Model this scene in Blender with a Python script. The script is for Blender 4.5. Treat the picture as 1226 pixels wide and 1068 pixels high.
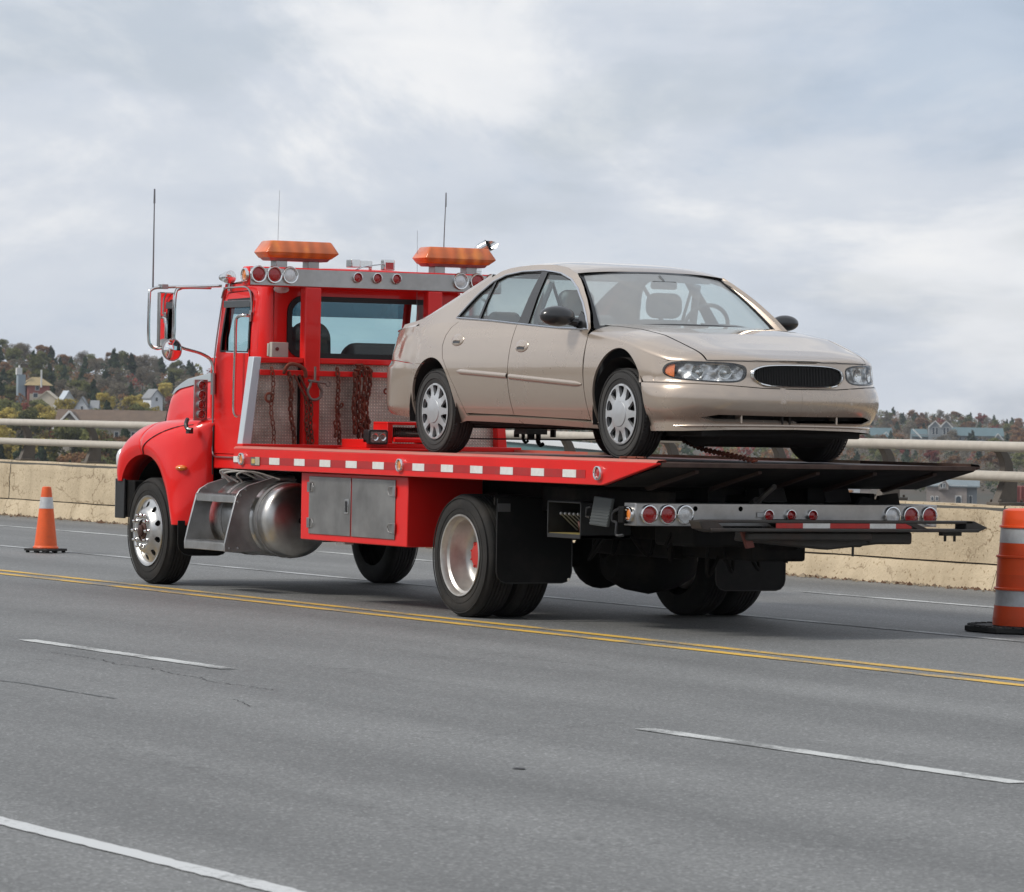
import bpy, bmesh, math, random
import numpy as np
from mathutils import Vector, Matrix, noise
from mathutils.geometry import delaunay_2d_cdt
for _o in list(bpy.data.objects): bpy.data.objects.remove(_o)
S = bpy.context.scene; C = S.collection
R = math.radians; PI = math.pi
random.seed(4)
# ---------------------------------------------------------------- camera
CAM = Vector((27.265, -14.509, 1.4615)); TH, PT, RL, FPX = R(28.738), R(-0.369), R(1.034), 5038.1
_fw = Vector((-math.cos(TH)*math.cos(PT), math.sin(TH)*math.cos(PT), math.sin(PT)))
_r0 = _fw.cross(Vector((0, 0, 1))).normalized(); _u0 = _r0.cross(_fw)
_r = _r0*math.cos(RL) + _u0*math.sin(RL); _u = _u0*math.cos(RL) - _r0*math.sin(RL)
cd = bpy.data.cameras.new('camera'); co = bpy.data.objects.new('camera', cd); C.objects.link(co)
cd.sensor_width = 36; cd.lens = FPX/1226*36; cd.clip_start = .5; cd.clip_end = 12000
co.matrix_world = Matrix(((_r.x, _u.x, -_fw.x, CAM.x), (_r.y, _u.y, -_fw.y, CAM.y), (_r.z, _u.z, -_fw.z, CAM.z), (0, 0, 0, 1)))
S.camera = co
cd.dof.use_dof = True; cd.dof.focus_distance = 31.5; cd.dof.aperture_fstop = 15
# ---------------------------------------------------------------- world: nishita sky under a broken cloud sheet
SUN_EL, SUN_AZ = R(44), R(258)      # azimuth measured from +X towards +Y: where the sun stands
W = bpy.data.worlds.new('World'); S.world = W; W.use_nodes = True
def NT(nt):
    n, l = nt.nodes, nt.links
    def N(t, **k):
        o = n.new(t)
        for a, b in k.items():
            if a.startswith('i_'): o.inputs[a[2:].replace('_', ' ')].default_value = b
            elif a.startswith('n'): o.inputs[int(a[1:])].default_value = b
            else: setattr(o, a, b)
        return o
    return n, l, N
nt = W.node_tree; nt.nodes.clear(); n, l, N = NT(nt)
out = N('ShaderNodeOutputWorld'); sky = N('ShaderNodeTexSky', sky_type='NISHITA', sun_disc=False, sun_elevation=SUN_EL, sun_rotation=PI/2-SUN_AZ, altitude=20, air_density=1.0, dust_density=1.5)
tc = N('ShaderNodeTexCoord')
def mapn(sc, loc=(0, 0, 0)):
    m = N('ShaderNodeMapping'); m.inputs['Scale'].default_value = sc; m.inputs['Location'].default_value = loc
    l.new(tc.outputs['Generated'], m.inputs['Vector']); return m
def ramp(stops, src, interp='EASE'):
    r = N('ShaderNodeValToRGB'); r.color_ramp.interpolation = interp; e = r.color_ramp.elements
    while len(e) > 1: e.remove(e[-1])
    e[0].position = stops[0][0]; e[0].color = (*stops[0][1], 1)
    for p, c in stops[1:]:
        q = e.new(p); q.color = (*c, 1)
    l.new(src, r.inputs[0]); return r
m1 = mapn((4.8, 4.8, 10.5), (.4, 9.1, 2.7)); n1 = N('ShaderNodeTexNoise', i_Scale=1.0, i_Detail=9, i_Roughness=.60, i_Distortion=.35); l.new(m1.outputs[0], n1.inputs['Vector'])
m2 = mapn((11, 11, 34), (2.6, 8.2, .9)); n2 = N('ShaderNodeTexNoise', i_Scale=1.0, i_Detail=6, i_Roughness=.5, i_Distortion=.2); l.new(m2.outputs[0], n2.inputs['Vector'])
CLD_A, CLD_B, CLD_C = (.535, .62, .735), (.68, .73, .805), (.90, .915, .935)
cl = ramp([(.37, CLD_A), (.49, CLD_B), (.60, CLD_C)], n1.outputs[0])
cl2 = ramp([(.34, (.86, .88, .92)), (.66, (1.08, 1.06, 1.04))], n2.outputs[0])
mx = N('ShaderNodeMix', data_type='RGBA', blend_type='MULTIPLY'); mx.inputs['Factor'].default_value = .8
l.new(cl.outputs[0], mx.inputs['A']); l.new(cl2.outputs[0], mx.inputs['B'])
bgs = N('ShaderNodeBackground'); bgs.inputs['Strength'].default_value = .10; l.new(sky.outputs[0], bgs.inputs['Color'])
bgc = N('ShaderNodeBackground'); bgc.inputs['Strength'].default_value = 1.0; l.new(mx.outputs['Result'], bgc.inputs['Color'])
cov = ramp([(.36, (.82, .82, .82)), (.5, (.96, .96, .96))], n2.outputs[0])
ms = N('ShaderNodeMixShader'); l.new(cov.outputs[0], ms.inputs[0]); l.new(bgs.outputs[0], ms.inputs[1]); l.new(bgc.outputs[0], ms.inputs[2])
l.new(ms.outputs[0], out.inputs['Surface'])
sd = bpy.data.lights.new('sun', 'SUN'); sd.energy = 2.7; sd.angle = R(12); sd.color = (1, .955, .88)
so = bpy.data.objects.new('sun', sd); C.objects.link(so)
_sd = Vector((math.cos(SUN_EL)*math.cos(SUN_AZ), math.cos(SUN_EL)*math.sin(SUN_AZ), math.sin(SUN_EL)))
so.rotation_euler = _sd.to_track_quat('Z', 'Y').to_euler(); so.location = (0, 0, 60)
S.view_settings.view_transform = 'Standard'; S.view_settings.look = 'None'; S.view_settings.exposure = 0; S.view_settings.gamma = 1
S.view_settings.use_curve_mapping = False
S.render.engine = 'CYCLES'; S.cycles.max_bounces = 8; S.cycles.transparent_max_bounces = 24; S.cycles.use_denoising = True
S.cycles.sample_clamp_indirect = 6
# ---------------------------------------------------------------- materials
MATS = {}
def mat(name, col, rough=.5, metal=0., coat=0., noise_=.0, nscale=8., bump=0., bscale=60., col2=None, alpha=None, trans=0., ior=1.45, spec=.5, emit=None, estr=0., coord='Object', dirt=0., dirtc=(.12, .09, .07), stretch=(1, 1, 1), crough=.03, bdist=.01):
    if name in MATS: return MATS[name]
    m = bpy.data.materials.new(name); m.use_nodes = True; nt = m.node_tree; nt.nodes.clear(); n, l, N = NT(nt)
    o = N('ShaderNodeOutputMaterial'); b = N('ShaderNodeBsdfPrincipled'); l.new(b.outputs[0], o.inputs[0])
    b.inputs['Base Color'].default_value = (*col, 1); b.inputs['Roughness'].default_value = rough; b.inputs['Metallic'].default_value = metal
    b.inputs['Coat Weight'].default_value = coat; b.inputs['Coat Roughness'].default_value = crough; b.inputs['IOR'].default_value = ior
    b.inputs['Specular IOR Level'].default_value = spec
    if trans: b.inputs['Transmission Weight'].default_value = trans
    if emit: b.inputs['Emission Color'].default_value = (*emit, 1); b.inputs['Emission Strength'].default_value = estr
    tcn = N('ShaderNodeTexCoord'); mp = N('ShaderNodeMapping'); mp.inputs['Scale'].default_value = stretch; l.new(tcn.outputs[coord], mp.inputs[0])
    vec = mp.outputs[0]
    if noise_ or col2 or dirt:
        a = N('ShaderNodeTexNoise', i_Scale=nscale, i_Detail=6, i_Roughness=.6); l.new(vec, a.inputs['Vector'])
        c2 = col2 or tuple(x*(1-noise_) for x in col)
        r = N('ShaderNodeValToRGB'); r.color_ramp.elements[0].position = .33; r.color_ramp.elements[1].position = .67
        r.color_ramp.elements[0].color = (*c2, 1); r.color_ramp.elements[1].color = (*col, 1); l.new(a.outputs[0], r.inputs[0])
        src = r.outputs[0]
        if dirt:
            d = N('ShaderNodeTexNoise', i_Scale=nscale*.45, i_Detail=8, i_Roughness=.7); l.new(vec, d.inputs['Vector'])
            rr = N('ShaderNodeValToRGB'); rr.color_ramp.elements[0].position = .48; rr.color_ramp.elements[1].position = .75
            rr.color_ramp.elements[0].color = (0, 0, 0, 1); rr.color_ramp.elements[1].color = (dirt,)*3+(1,); l.new(d.outputs[0], rr.inputs[0])
            mm = N('ShaderNodeMix', data_type='RGBA'); l.new(rr.outputs[0], mm.inputs['Factor']); l.new(src, mm.inputs['A']); mm.inputs['B'].default_value = (*dirtc, 1)
            src = mm.outputs['Result']
        l.new(src, b.inputs['Base Color'])
        q = N('ShaderNodeMapRange'); q.inputs['To Min'].default_value = max(.02, rough*.8); q.inputs['To Max'].default_value = min(1, rough*1.25+.02); l.new(a.outputs[0], q.inputs[0]); l.new(q.outputs[0], b.inputs['Roughness'])
    if bump:
        a = N('ShaderNodeTexNoise', i_Scale=bscale, i_Detail=5, i_Roughness=.6); l.new(vec, a.inputs['Vector'])
        bp = N('ShaderNodeBump', i_Strength=bump, i_Distance=bdist); l.new(a.outputs[0], bp.inputs['Height']); l.new(bp.outputs[0], b.inputs['Normal'])
    MATS[name] = m; return m
def glassmat(name, tint, refl=1.0, rough=.0, sky_veil=0.):
    """thin window pane: tinted see-through plus a fresnel reflection"""
    if name in MATS: return MATS[name]
    m = bpy.data.materials.new(name); m.use_nodes = True; nt = m.node_tree; nt.nodes.clear(); n, l, N = NT(nt)
    o = N('ShaderNodeOutputMaterial'); t = N('ShaderNodeBsdfTransparent'); t.inputs[0].default_value = (*tint, 1)
    g = N('ShaderNodeBsdfGlossy'); g.inputs['Roughness'].default_value = rough; g.inputs['Color'].default_value = (refl, refl, refl, 1)
    f = N('ShaderNodeFresnel'); gg = N('ShaderNodeNewGeometry'); mr_ = N('ShaderNodeMapRange'); mr_.inputs['To Min'].default_value = 1.5; mr_.inputs['To Max'].default_value = 1/1.5; l.new(gg.outputs['Backfacing'], mr_.inputs[0]); l.new(mr_.outputs[0], f.inputs['IOR']); x = N('ShaderNodeMixShader')
    l.new(f.outputs[0], x.inputs[0]); l.new(t.outputs[0], x.inputs[1]); l.new(g.outputs[0], x.inputs[2])
    if sky_veil:
        df = N('ShaderNodeBsdfDiffuse'); df.inputs[0].default_value = (.55, .56, .56, 1); x2 = N('ShaderNodeMixShader'); x2.inputs[0].default_value = sky_veil; l.new(x.outputs[0], x2.inputs[1]); l.new(df.outputs[0], x2.inputs[2]); l.new(x2.outputs[0], o.inputs[0])  # grey diffuse veil painted over the pane for hazy sky reflection
    else: l.new(x.outputs[0], o.inputs[0])
    MATS[name] = m; return m
# ---------------------------------------------------------------- objects
ORG = {}
def setp(o, label=None, cat=None, group=None, kind=None):
    if label: o['label'] = label
    if cat: o['category'] = cat
    if group: o['group'] = group
    if kind: o['kind'] = kind
    return o
def thing(name, label, cat, loc=(0, 0, 0), group=None):
    o = bpy.data.objects.new(name, None); C.objects.link(o); o.location = loc; o.empty_display_size = .2
    ORG[o.name] = Vector(loc); return setp(o, label, cat, group)
def empty(name, parent):
    o = bpy.data.objects.new(name, None); C.objects.link(o); o.parent = parent; ORG[o.name] = ORG[parent.name]; return o
class MB:
    def __init__(s): s.v = []; s.f = []; s.m = []; s.nrm = {}
    def add(s, vs, fs, mi=0, nr=None):
        b = len(s.v); s.v += [tuple(p) for p in vs]; s.f += [tuple(b+i for i in q) for q in fs]; s.m += [mi]*len(fs)
        if nr is not None:
            for i, q in enumerate(nr): s.nrm[b+i] = tuple(q)
        return s
    def box(s, x0, x1, y0, y1, z0, z1, mi=0):
        return s.add([(x0, y0, z0), (x1, y0, z0), (x1, y1, z0), (x0, y1, z0), (x0, y0, z1), (x1, y0, z1), (x1, y1, z1), (x0, y1, z1)],
                     [(0, 3, 2, 1), (4, 5, 6, 7), (0, 1, 5, 4), (1, 2, 6, 5), (2, 3, 7, 6), (3, 0, 4, 7)], mi)
    def obox(s, c, sx, sy, sz, M, mi=0):
        b = len(s.v); s.box(-sx/2, sx/2, -sy/2, sy/2, -sz/2, sz/2, mi); c = Vector(c)
        for i in range(b, len(s.v)): s.v[i] = tuple(M @ Vector(s.v[i]) + c)
        return s
    def prism(s, poly, ax, a, b, mi=0):
        k = len(poly)
        def P(u, w, t): return {'X': (t, u, w), 'Y': (u, t, w), 'Z': (u, w, t)}[ax]
        vs = [P(u, w, a) for u, w in poly]+[P(u, w, b) for u, w in poly]
        fs = [tuple(range(k))[::-1], tuple(range(k, 2*k))]+[(i, (i+1) % k, k+(i+1) % k, k+i) for i in range(k)]
        return s.add(vs, fs, mi)
    def tube(s, pts, r, n=8, mi=0, closed=False, caps=True):
        pts = [Vector(p) for p in pts]; k = len(pts); rr = r if isinstance(r, (list, tuple)) else [r]*k
        vs = []; up = None
        for i, p in enumerate(pts):
            a = pts[(i-1) % k] if (closed or i) else p; b = pts[(i+1) % k] if (closed or i < k-1) else p
            d = (b-a).normalized()
            if up is None: up = d.orthogonal().normalized()
            up = (up-d*up.dot(d))
            if up.length < 1e-6: up = d.orthogonal()
            up.normalize(); w = d.cross(up)
            vs += [p+rr[i]*(math.cos(2*PI*j/n)*up+math.sin(2*PI*j/n)*w) for j in range(n)]
        fs = []
        for i in range(k if closed else k-1):
            for j in range(n):
                A = i*n; B = ((i+1) % k)*n; fs.append((A+j, A+(j+1) % n, B+(j+1) % n, B+j))
        if caps and not closed: fs += [tuple(range(n))[::-1], tuple((k-1)*n+j for j in range(n))]
        return s.add(vs, fs, mi)
    def lathe(s, prof, o=(0, 0, 0), ax='Z', n=32, mi=0, a0=0, a1=2*PI, cap=True):
        """prof = (radius, height) pairs, heights run along the axis"""
        full = abs(a1-a0-2*PI) < 1e-6; k = n if full else n+1; vs = []; o = Vector(o)
        for r_, h in prof:
            for j in range(k):
                a = a0+(a1-a0)*j/n; c, d = r_*math.cos(a), r_*math.sin(a)
                vs.append(o+Vector({'Z': (c, d, h), 'Y': (c, h, d), 'X': (h, c, d)}[ax]))
        fs = []
        for i in range(len(prof)-1):
            for j in range(n if full else n):
                q = (i*k+j, i*k+(j+1) % k if full else i*k+j+1, (i+1)*k+((j+1) % k if full else j+1), (i+1)*k+j)
                fs.append(q)
        b = len(s.v); s.add(vs, fs, mi)
        if cap and full:
            if prof[0][0] > 1e-5: s.f.append(tuple(b+j for j in range(n))[::-1]); s.m.append(mi)
            if prof[-1][0] > 1e-5: s.f.append(tuple(b+(len(prof)-1)*k+j for j in range(n))); s.m.append(mi)
        return s
    def cyl(s, p0, p1, r, n=12, r1=None, mi=0): return s.tube([p0, p1], [r, r if r1 is None else r1], n, mi)
    def grid(s, P, mi=0, wrap=False, nr=None):
        a, b = len(P), len(P[0]); vs = [q for row in P for q in row]
        fs = [(i*b+j, i*b+(j+1) % b, (i+1)*b+(j+1) % b, (i+1)*b+j) for i in range(a-1) for j in range(b if wrap else b-1)]
        return s.add(vs, fs, mi, nr)
    def ball(s, c, rx, ry=None, rz=None, n=12, m=8, mi=0):
        ry = ry or rx; rz = rz or rx; P = []
        for i in range(m+1):
            t = PI*i/m; P.append([(c[0]+rx*math.sin(t)*math.cos(2*PI*j/n), c[1]+ry*math.sin(t)*math.sin(2*PI*j/n), c[2]+rz*math.cos(t)) for j in range(n)])
        return s.grid(P, mi, True)
    def mirror(s, yc):
        """add a mirrored copy about the plane y=yc"""
        b = len(s.v); nv = [(x, 2*yc-y, z) for x, y, z in s.v]; nf = [tuple(b+i for i in q[::-1]) for q in s.f]
        for i in list(s.nrm): q = s.nrm[i]; s.nrm[i+b] = (q[0], -q[1], q[2])
        s.v += nv; s.f += nf; s.m += list(s.m); return s
    def xform(s, fn): s.v = [tuple(fn(Vector(p))) for p in s.v]; return s
    def build(s, name, mats, parent=None, bevel=0, smooth=32, segs=2, sub=0, org=None, fixn=True):
        o_ = Vector(org) if org is not None else (ORG[parent.name] if parent else Vector((0, 0, 0)))
        me = bpy.data.meshes.new(name); me.from_pydata([tuple(Vector(p)-o_) for p in s.v], [], s.f)
        for m_ in (mats if isinstance(mats, (list, tuple)) else [mats]): me.materials.append(m_)
        for p, i in zip(me.polygons, s.m): p.material_index = i
        if fixn and not s.nrm:
            bm = bmesh.new(); bm.from_mesh(me); bmesh.ops.recalc_face_normals(bm, faces=bm.faces); bm.to_mesh(me); bm.free()
        me.update()
        if smooth:
            me.shade_smooth()
            if not s.nrm: me.set_sharp_from_angle(angle=R(smooth))
        if s.nrm:
            me.validate()
            nn = [Vector(v.normal) for v in me.vertices]
            for i, q in s.nrm.items():
                if i < len(nn): nn[i] = Vector(q)
            me.normals_split_custom_set_from_vertices([tuple(q) for q in nn])
        o = bpy.data.objects.new(name, me); C.objects.link(o)
        if parent: o.parent = parent
        if org is not None and not parent: o.location = org
        ORG[o.name] = o_
        if bevel:
            b = o.modifiers.new('bevel', 'BEVEL'); b.width = bevel; b.segments = segs; b.limit_method = 'ANGLE'; b.angle_limit = R(40); b.harden_normals = False
        if sub:
            q = o.modifiers.new('sub', 'SUBSURF'); q.levels = sub; q.render_levels = sub
        return o
def part(name, mb, m, parent, **k):
    lab = k.pop('label', None); o = mb.build(name, m, parent, **k)
    if lab: o['label'] = lab
    return o
def solo(name, mb, m, label, cat, group=None, kind=None, loc=(0, 0, 0), **k):
    o = mb.build(name, m, None, org=loc, **k); return setp(o, label, cat, group, kind)
def copy_tree(o, loc=None, rz=None, sc=None, label=None, parent=None):
    c = o.copy(); C.objects.link(c)
    if parent is not None: c.parent = parent
    if loc is not None: c.location = loc
    if rz is not None: c.rotation_euler = (0, 0, rz)
    if sc is not None: c.scale = (sc,)*3 if not isinstance(sc, tuple) else sc
    if label: c['label'] = label
    for ch in o.children: copy_tree(ch, parent=c)
    return c
def lerp(a, b, t): return a+(b-a)*t
def interp(x, xs, ys): return float(np.interp(x, xs, ys))
def spline(pts, n=8, closed=False):
    """catmull-rom through the points"""
    P = [Vector(p) for p in pts]; k = len(P); o = []
    for i in range(k if closed else k-1):
        p0 = P[(i-1) % k] if (closed or i) else P[0]*2-P[1]; p1 = P[i]; p2 = P[(i+1) % k]; p3 = P[(i+2) % k] if (closed or i < k-2) else P[-1]*2-P[-2]
        for j in range(n):
            t = j/n; o.append(.5*((2*p1)+(p2-p0)*t+(2*p0-5*p1+4*p2-p3)*t*t+(3*p1-p0-3*p2+p3)*t**3))
    if not closed: o.append(P[-1])
    return o
def rrect(x0, x1, y0, y1, r, n=5):
    o = []
    for cx, cy, a in ((x1-r, y1-r, 0), (x0+r, y1-r, 90), (x0+r, y0+r, 180), (x1-r, y0+r, 270)):
        for i in range(n+1): t = R(a+90*i/n); o.append((cx+r*math.cos(t), cy+r*math.sin(t)))
    return o
def inpoly(x, y, poly):
    c = False; j = len(poly)-1
    for i in range(len(poly)):
        a, b = poly[i], poly[j]
        if (a[1] > y) != (b[1] > y) and x < (b[0]-a[0])*(y-a[1])/(b[1]-a[1])+a[0]: c = not c
        j = i
    return c
def densify(poly, step):
    o = []
    for i, a in enumerate(poly):
        b = poly[(i+1) % len(poly)]; d = math.dist(a, b); k = max(1, int(math.ceil(d/step)))
        for j in range(k): o.append((a[0]+(b[0]-a[0])*j/k, a[1]+(b[1]-a[1])*j/k))
    return o
def patch(mb, outer, holes, step, fn, mi=0, depth=.012, flip=False, mi_edge=None, off=0.):
    """a polygon with holes drawn in a surface's own coordinates, laid on the surface fn, with a returned edge"""
    outer = densify(outer, step); holes = [densify(h, step) for h in holes]
    pts = []; edges = []
    for lp in [outer]+holes:
        b = len(pts); pts += lp; edges += [(b+i, b+(i+1) % len(lp)) for i in range(len(lp))]
    xs = [p[0] for p in outer]; ys = [p[1] for p in outer]; nb = len(pts); bp_ = np.array(pts)
    x = min(xs)+step*.5
    while x < max(xs):
        y = min(ys)+step*.5
        while y < max(ys):
            if inpoly(x, y, outer) and not any(inpoly(x, y, h) for h in holes):
                if ((bp_[:, 0]-x)**2+(bp_[:, 1]-y)**2).min() > (step*.45)**2: pts.append((x, y))
            y += step
        x += step
    vs, es, fs, ov, oe, of = delaunay_2d_cdt([Vector(p) for p in pts], edges, [], 0, 1e-7)
    tri = []
    for f in fs:
        cx = sum(vs[i].x for i in f)/len(f); cy = sum(vs[i].y for i in f)/len(f)
        if inpoly(cx, cy, outer) and not any(inpoly(cx, cy, h) for h in holes): tri.append(tuple(f))
    h = 7e-3; P = []; Nn = []
    for q in vs:
        a = Vector(fn(q.x, q.y)); du = Vector(fn(q.x+h, q.y))-Vector(fn(q.x-h, q.y)); dv = Vector(fn(q.x, q.y+h))-Vector(fn(q.x, q.y-h))
        nn = du.cross(dv)
        nn = nn.normalized() if nn.length > 1e-12 else Vector((0, 0, 1))
        if flip: nn = -nn
        P.append(a+nn*off); Nn.append(nn)
    if flip: tri = [t[::-1] for t in tri]
    mb.add(P, tri, mi, Nn)
    if depth:
        base = 0; idx = {}
        for k_, q in enumerate(vs): idx.setdefault((round(q.x, 5), round(q.y, 5)), k_)
        for li, lp in enumerate([outer]+holes):
            ids = [idx.get((round(p[0], 5), round(p[1], 5))) for p in lp]; ids = [i for i in ids if i is not None]; k = len(ids)
            A = [P[i] for i in ids]; B = [P[i]-Nn[i]*depth for i in ids]; nr = []
            cw = 1
            for i in range(k):
                t = A[(i+1) % k]-A[i-1]; e = t.cross(Nn[ids[i]])
                nr.append((e.normalized() if e.length > 1e-9 else Nn[ids[i]])*(-1 if flip else 1))
            mb.add(A+B, [(i, (i+1) % k, k+(i+1) % k, k+i) for i in range(k)], mi if mi_edge is None else mi_edge, nr+nr)
    return mb
CRK = [(3.67, -4.73), (4.07, -4.7), (4.36, -4.7), (4.88, -4.79), (5.13, -4.74), (5.66, -4.82), (6.03, -4.83), (6.45, -4.91), (6.81, -4.87), (7.21, -4.89)]
CR2 = [(7.73, -5.46), (7.69, -5.37), (8.21, -5.53), (8.29, -5.45)]
STK = [(6.06, -6.0), (6.42, -5.96), (7.03, -5.97), (7.55, -5.96)]
CR4 = [(6.19, -0.82), (6.29, -0.73), (6.61, -0.76), (6.85, -0.72)]
# ================================================================ road, barrier, railing
def mat_asphalt():
    m = bpy.data.materials.new('asphalt'); m.use_nodes = True; nt = m.node_tree; nt.nodes.clear(); n, l, N = NT(nt)
    o = N('ShaderNodeOutputMaterial'); b = N('ShaderNodeBsdfPrincipled', i_Roughness=.68); l.new(b.outputs[0], o.inputs[0]); b.inputs['Specular IOR Level'].default_value = .5
    g = N('ShaderNodeNewGeometry')
    def mp(sc):
        q = N('ShaderNodeMapping'); q.inputs['Scale'].default_value = sc; l.new(g.outputs['Position'], q.inputs[0]); return q.outputs[0]
    def nz(sc, s, d=4, r=.6):
        q = N('ShaderNodeTexNoise', i_Scale=s, i_Detail=d, i_Roughness=r); l.new(mp(sc), q.inputs['Vector']); return q.outputs[0]
    def rp(src, st):
        r = N('ShaderNodeValToRGB'); e = r.color_ramp.elements
        while len(e) > 1: e.remove(e[-1])
        e[0].position = st[0][0]; e[0].color = (st[0][1],)*3+(1,)
        for p, c in st[1:]: q = e.new(p); q.color = (c,)*3+(1,)
        l.new(src, r.inputs[0]); return r.outputs[0]
    def mul(a, c, f=1.):
        x = N('ShaderNodeMix', data_type='RGBA', blend_type='MULTIPLY'); x.inputs['Factor'].default_value = f; l.new(a, x.inputs['A']); l.new(c, x.inputs['B']); return x.outputs['Result']
    base = N('ShaderNodeRGB'); base.outputs[0].default_value = (.160, .162, .159, 1)
    v = N('ShaderNodeTexVoronoi', i_Scale=85.0); l.new(mp((1, 1, 1)), v.inputs['Vector'])
    sepc = N('ShaderNodeSeparateColor'); l.new(v.outputs['Color'], sepc.inputs[0])
    c = mul(base.outputs[0], rp(sepc.outputs[0], [(0, .64), (.5, .94), (.88, 1.10), (1, 1.85)]))
    c = mul(c, rp(nz((1, 1, 1), 48, 3), [(.3, .90), (.7, 1.09)]))
    c = mul(c, rp(nz((.08, 1.3, 1), 1.0, 5), [(.3, .82), (.5, 1.0), (.72, 1.1)]))
    c = mul(c, rp(nz((.35, .35, .35), 1.0, 5), [(.3, .88), (.7, 1.08)]))
    # darker tyre-polished band and lighter, cleaner strips run along the lanes
    sp = N('ShaderNodeSeparateXYZ'); l.new(g.outputs['Position'], sp.inputs[0])
    wv = N('ShaderNodeMath', operation='MULTIPLY_ADD'); wv.inputs[1].default_value = 1/1.8; wv.inputs[2].default_value = .3; l.new(sp.outputs[1], wv.inputs[0])
    wm = N('ShaderNodeMath', operation='SINE'); w2 = N('ShaderNodeMath', operation='MULTIPLY'); w2.inputs[1].default_value = 2*PI; l.new(wv.outputs[0], w2.inputs[0]); l.new(w2.outputs[0], wm.inputs[0])
    mr = N('ShaderNodeMapRange'); mr.inputs['From Min'].default_value = -1; mr.inputs['To Min'].default_value = .88; mr.inputs['To Max'].default_value = 1.06; l.new(wm.outputs[0], mr.inputs[0])
    c = mul(c, mr.outputs[0])
    # hairline cracks following the lane direction
    cr = N('ShaderNodeTexVoronoi', feature='DISTANCE_TO_EDGE', i_Scale=1.0); dn = N('ShaderNodeTexNoise', i_Scale=2.2, i_Detail=6); l.new(mp((1, 1, 1)), dn.inputs['Vector'])
    ad = N('ShaderNodeVectorMath', operation='ADD'); l.new(mp((.13, .42, 0)), ad.inputs[0])
    sc_ = N('ShaderNodeVectorMath', operation='SCALE'); sc_.inputs['Scale'].default_value = .35; l.new(dn.outputs[1], sc_.inputs[0]); l.new(sc_.outputs[0], ad.inputs[1]); l.new(ad.outputs[0], cr.inputs['Vector'])
    ck = rp(cr.outputs['Distance'], [(0, .62), (.0045, 1.0)])
    gate = rp(nz((.25, .25, .25), 1.0, 3), [(.50, 0), (.60, 1)])
    x = N('ShaderNodeMix', data_type='RGBA', blend_type='MULTIPLY'); l.new(gate, x.inputs['Factor']); l.new(c, x.inputs['A']); l.new(ck, x.inputs['B'])
    l.new(x.outputs['Result'], b.inputs['Base Color'])
    bn = N('ShaderNodeTexNoise', i_Scale=110, i_Detail=3); l.new(mp((1, 1, 1)), bn.inputs['Vector'])
    bp = N('ShaderNodeBump', i_Strength=.35, i_Distance=.004); l.new(bn.outputs[0], bp.inputs['Height']); l.new(bp.outputs[0], b.inputs['Normal'])
    return m
def mat_paint(name, col, wear):
    m = bpy.data.materials.new(name); m.use_nodes = True; nt = m.node_tree; nt.nodes.clear(); n, l, N = NT(nt)
    o = N('ShaderNodeOutputMaterial'); b = N('ShaderNodeBsdfPrincipled', i_Roughness=.7); g = N('ShaderNodeNewGeometry')
    a = N('ShaderNodeTexNoise', i_Scale=38, i_Detail=6, i_Roughness=.75); l.new(g.outputs['Position'], a.inputs['Vector'])
    a2 = N('ShaderNodeTexNoise', i_Scale=1.4, i_Detail=5); l.new(g.outputs['Position'], a2.inputs['Vector'])
    s_ = N('ShaderNodeMath', operation='ADD'); l.new(a.outputs[0], s_.inputs[0]); l.new(a2.outputs[0], s_.inputs[1])
    r = N('ShaderNodeValToRGB'); e = r.color_ramp.elements; e[0].position = .5*wear; e[1].position = .5*wear+.10
    hf = N('ShaderNodeMath', operation='MULTIPLY'); hf.inputs[1].default_value = .5; l.new(s_.outputs[0], hf.inputs[0]); l.new(hf.outputs[0], r.inputs[0])
    mx = N('ShaderNodeMix', data_type='RGBA'); mx.inputs['A'].default_value = (.160, .162, .159, 1); mx.inputs['B'].default_value = (*col, 1); l.new(r.outputs[0], mx.inputs['Factor'])
    l.new(mx.outputs['Result'], b.inputs['Base Color']); l.new(b.outputs[0], o.inputs[0]); return m
ASPH = mat_asphalt(); WLINE = mat_paint('white road paint', (.50, .51, .50), .84); WLINE2 = mat_paint('clean white road paint', (.52, .53, .53), .74); YLINE = mat_paint('yellow road paint', (.62, .38, .06), .84); FAINT = mat_paint('worn white road paint', (.42, .43, .43), .93)
m = MB(); m.box(-420, 90, -44, 7.42, -.6, 0)
solo('road', m, ASPH, 'grey four lane asphalt bridge road', None, kind='structure', smooth=0)
def strip(name, y0, y1, xs, mt, lab, z=.004):
    m = MB(); rr = random.Random(int(abs(y0)*1000))
    for a, b in xs:
        x = a; P = []; e0 = e1 = 0
        while x < b:
            st = .07 if -30 < x < 20 else 1.5; e0 = rr.gauss(0, .0035); e1 = rr.gauss(0, .0035)
            P.append([(x, y0+e0+.002*math.sin(x*.7), z), (x, y1+e1+.002*math.sin(x*.7), z)]); x += st
        P.append([(b, y0, z), (b, y1, z)]); m.grid(P)
    return solo(name, m, mt, lab, None, kind='structure', smooth=0)
strip('yellow_line', -.245, -.125, [(-400, 88)], YLINE, 'far stripe of the double yellow centre line')
strip('yellow_line', -.535, -.415, [(-400, 88)], YLINE, 'near stripe of the double yellow centre line')
P7 = 7.72
strip('dashed_line', -4.40, -4.28, [(2.35+P7*k, 5.40+P7*k) for k in range(-22, 10)], WLINE, 'broken white lane line in the near lanes')
strip('edge_line', -8.955, -8.850, [(-400, 88)], WLINE2, 'solid white line nearest the camera')
strip('lane_line', 2.36, 2.47, [(-400, 88)], FAINT, 'faint white lane line under the truck')
strip('far_edge_line', 5.30, 5.42, [(-400, -5), (-3.6, 88)], WLINE, 'solid white edge line by the concrete barrier')
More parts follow.
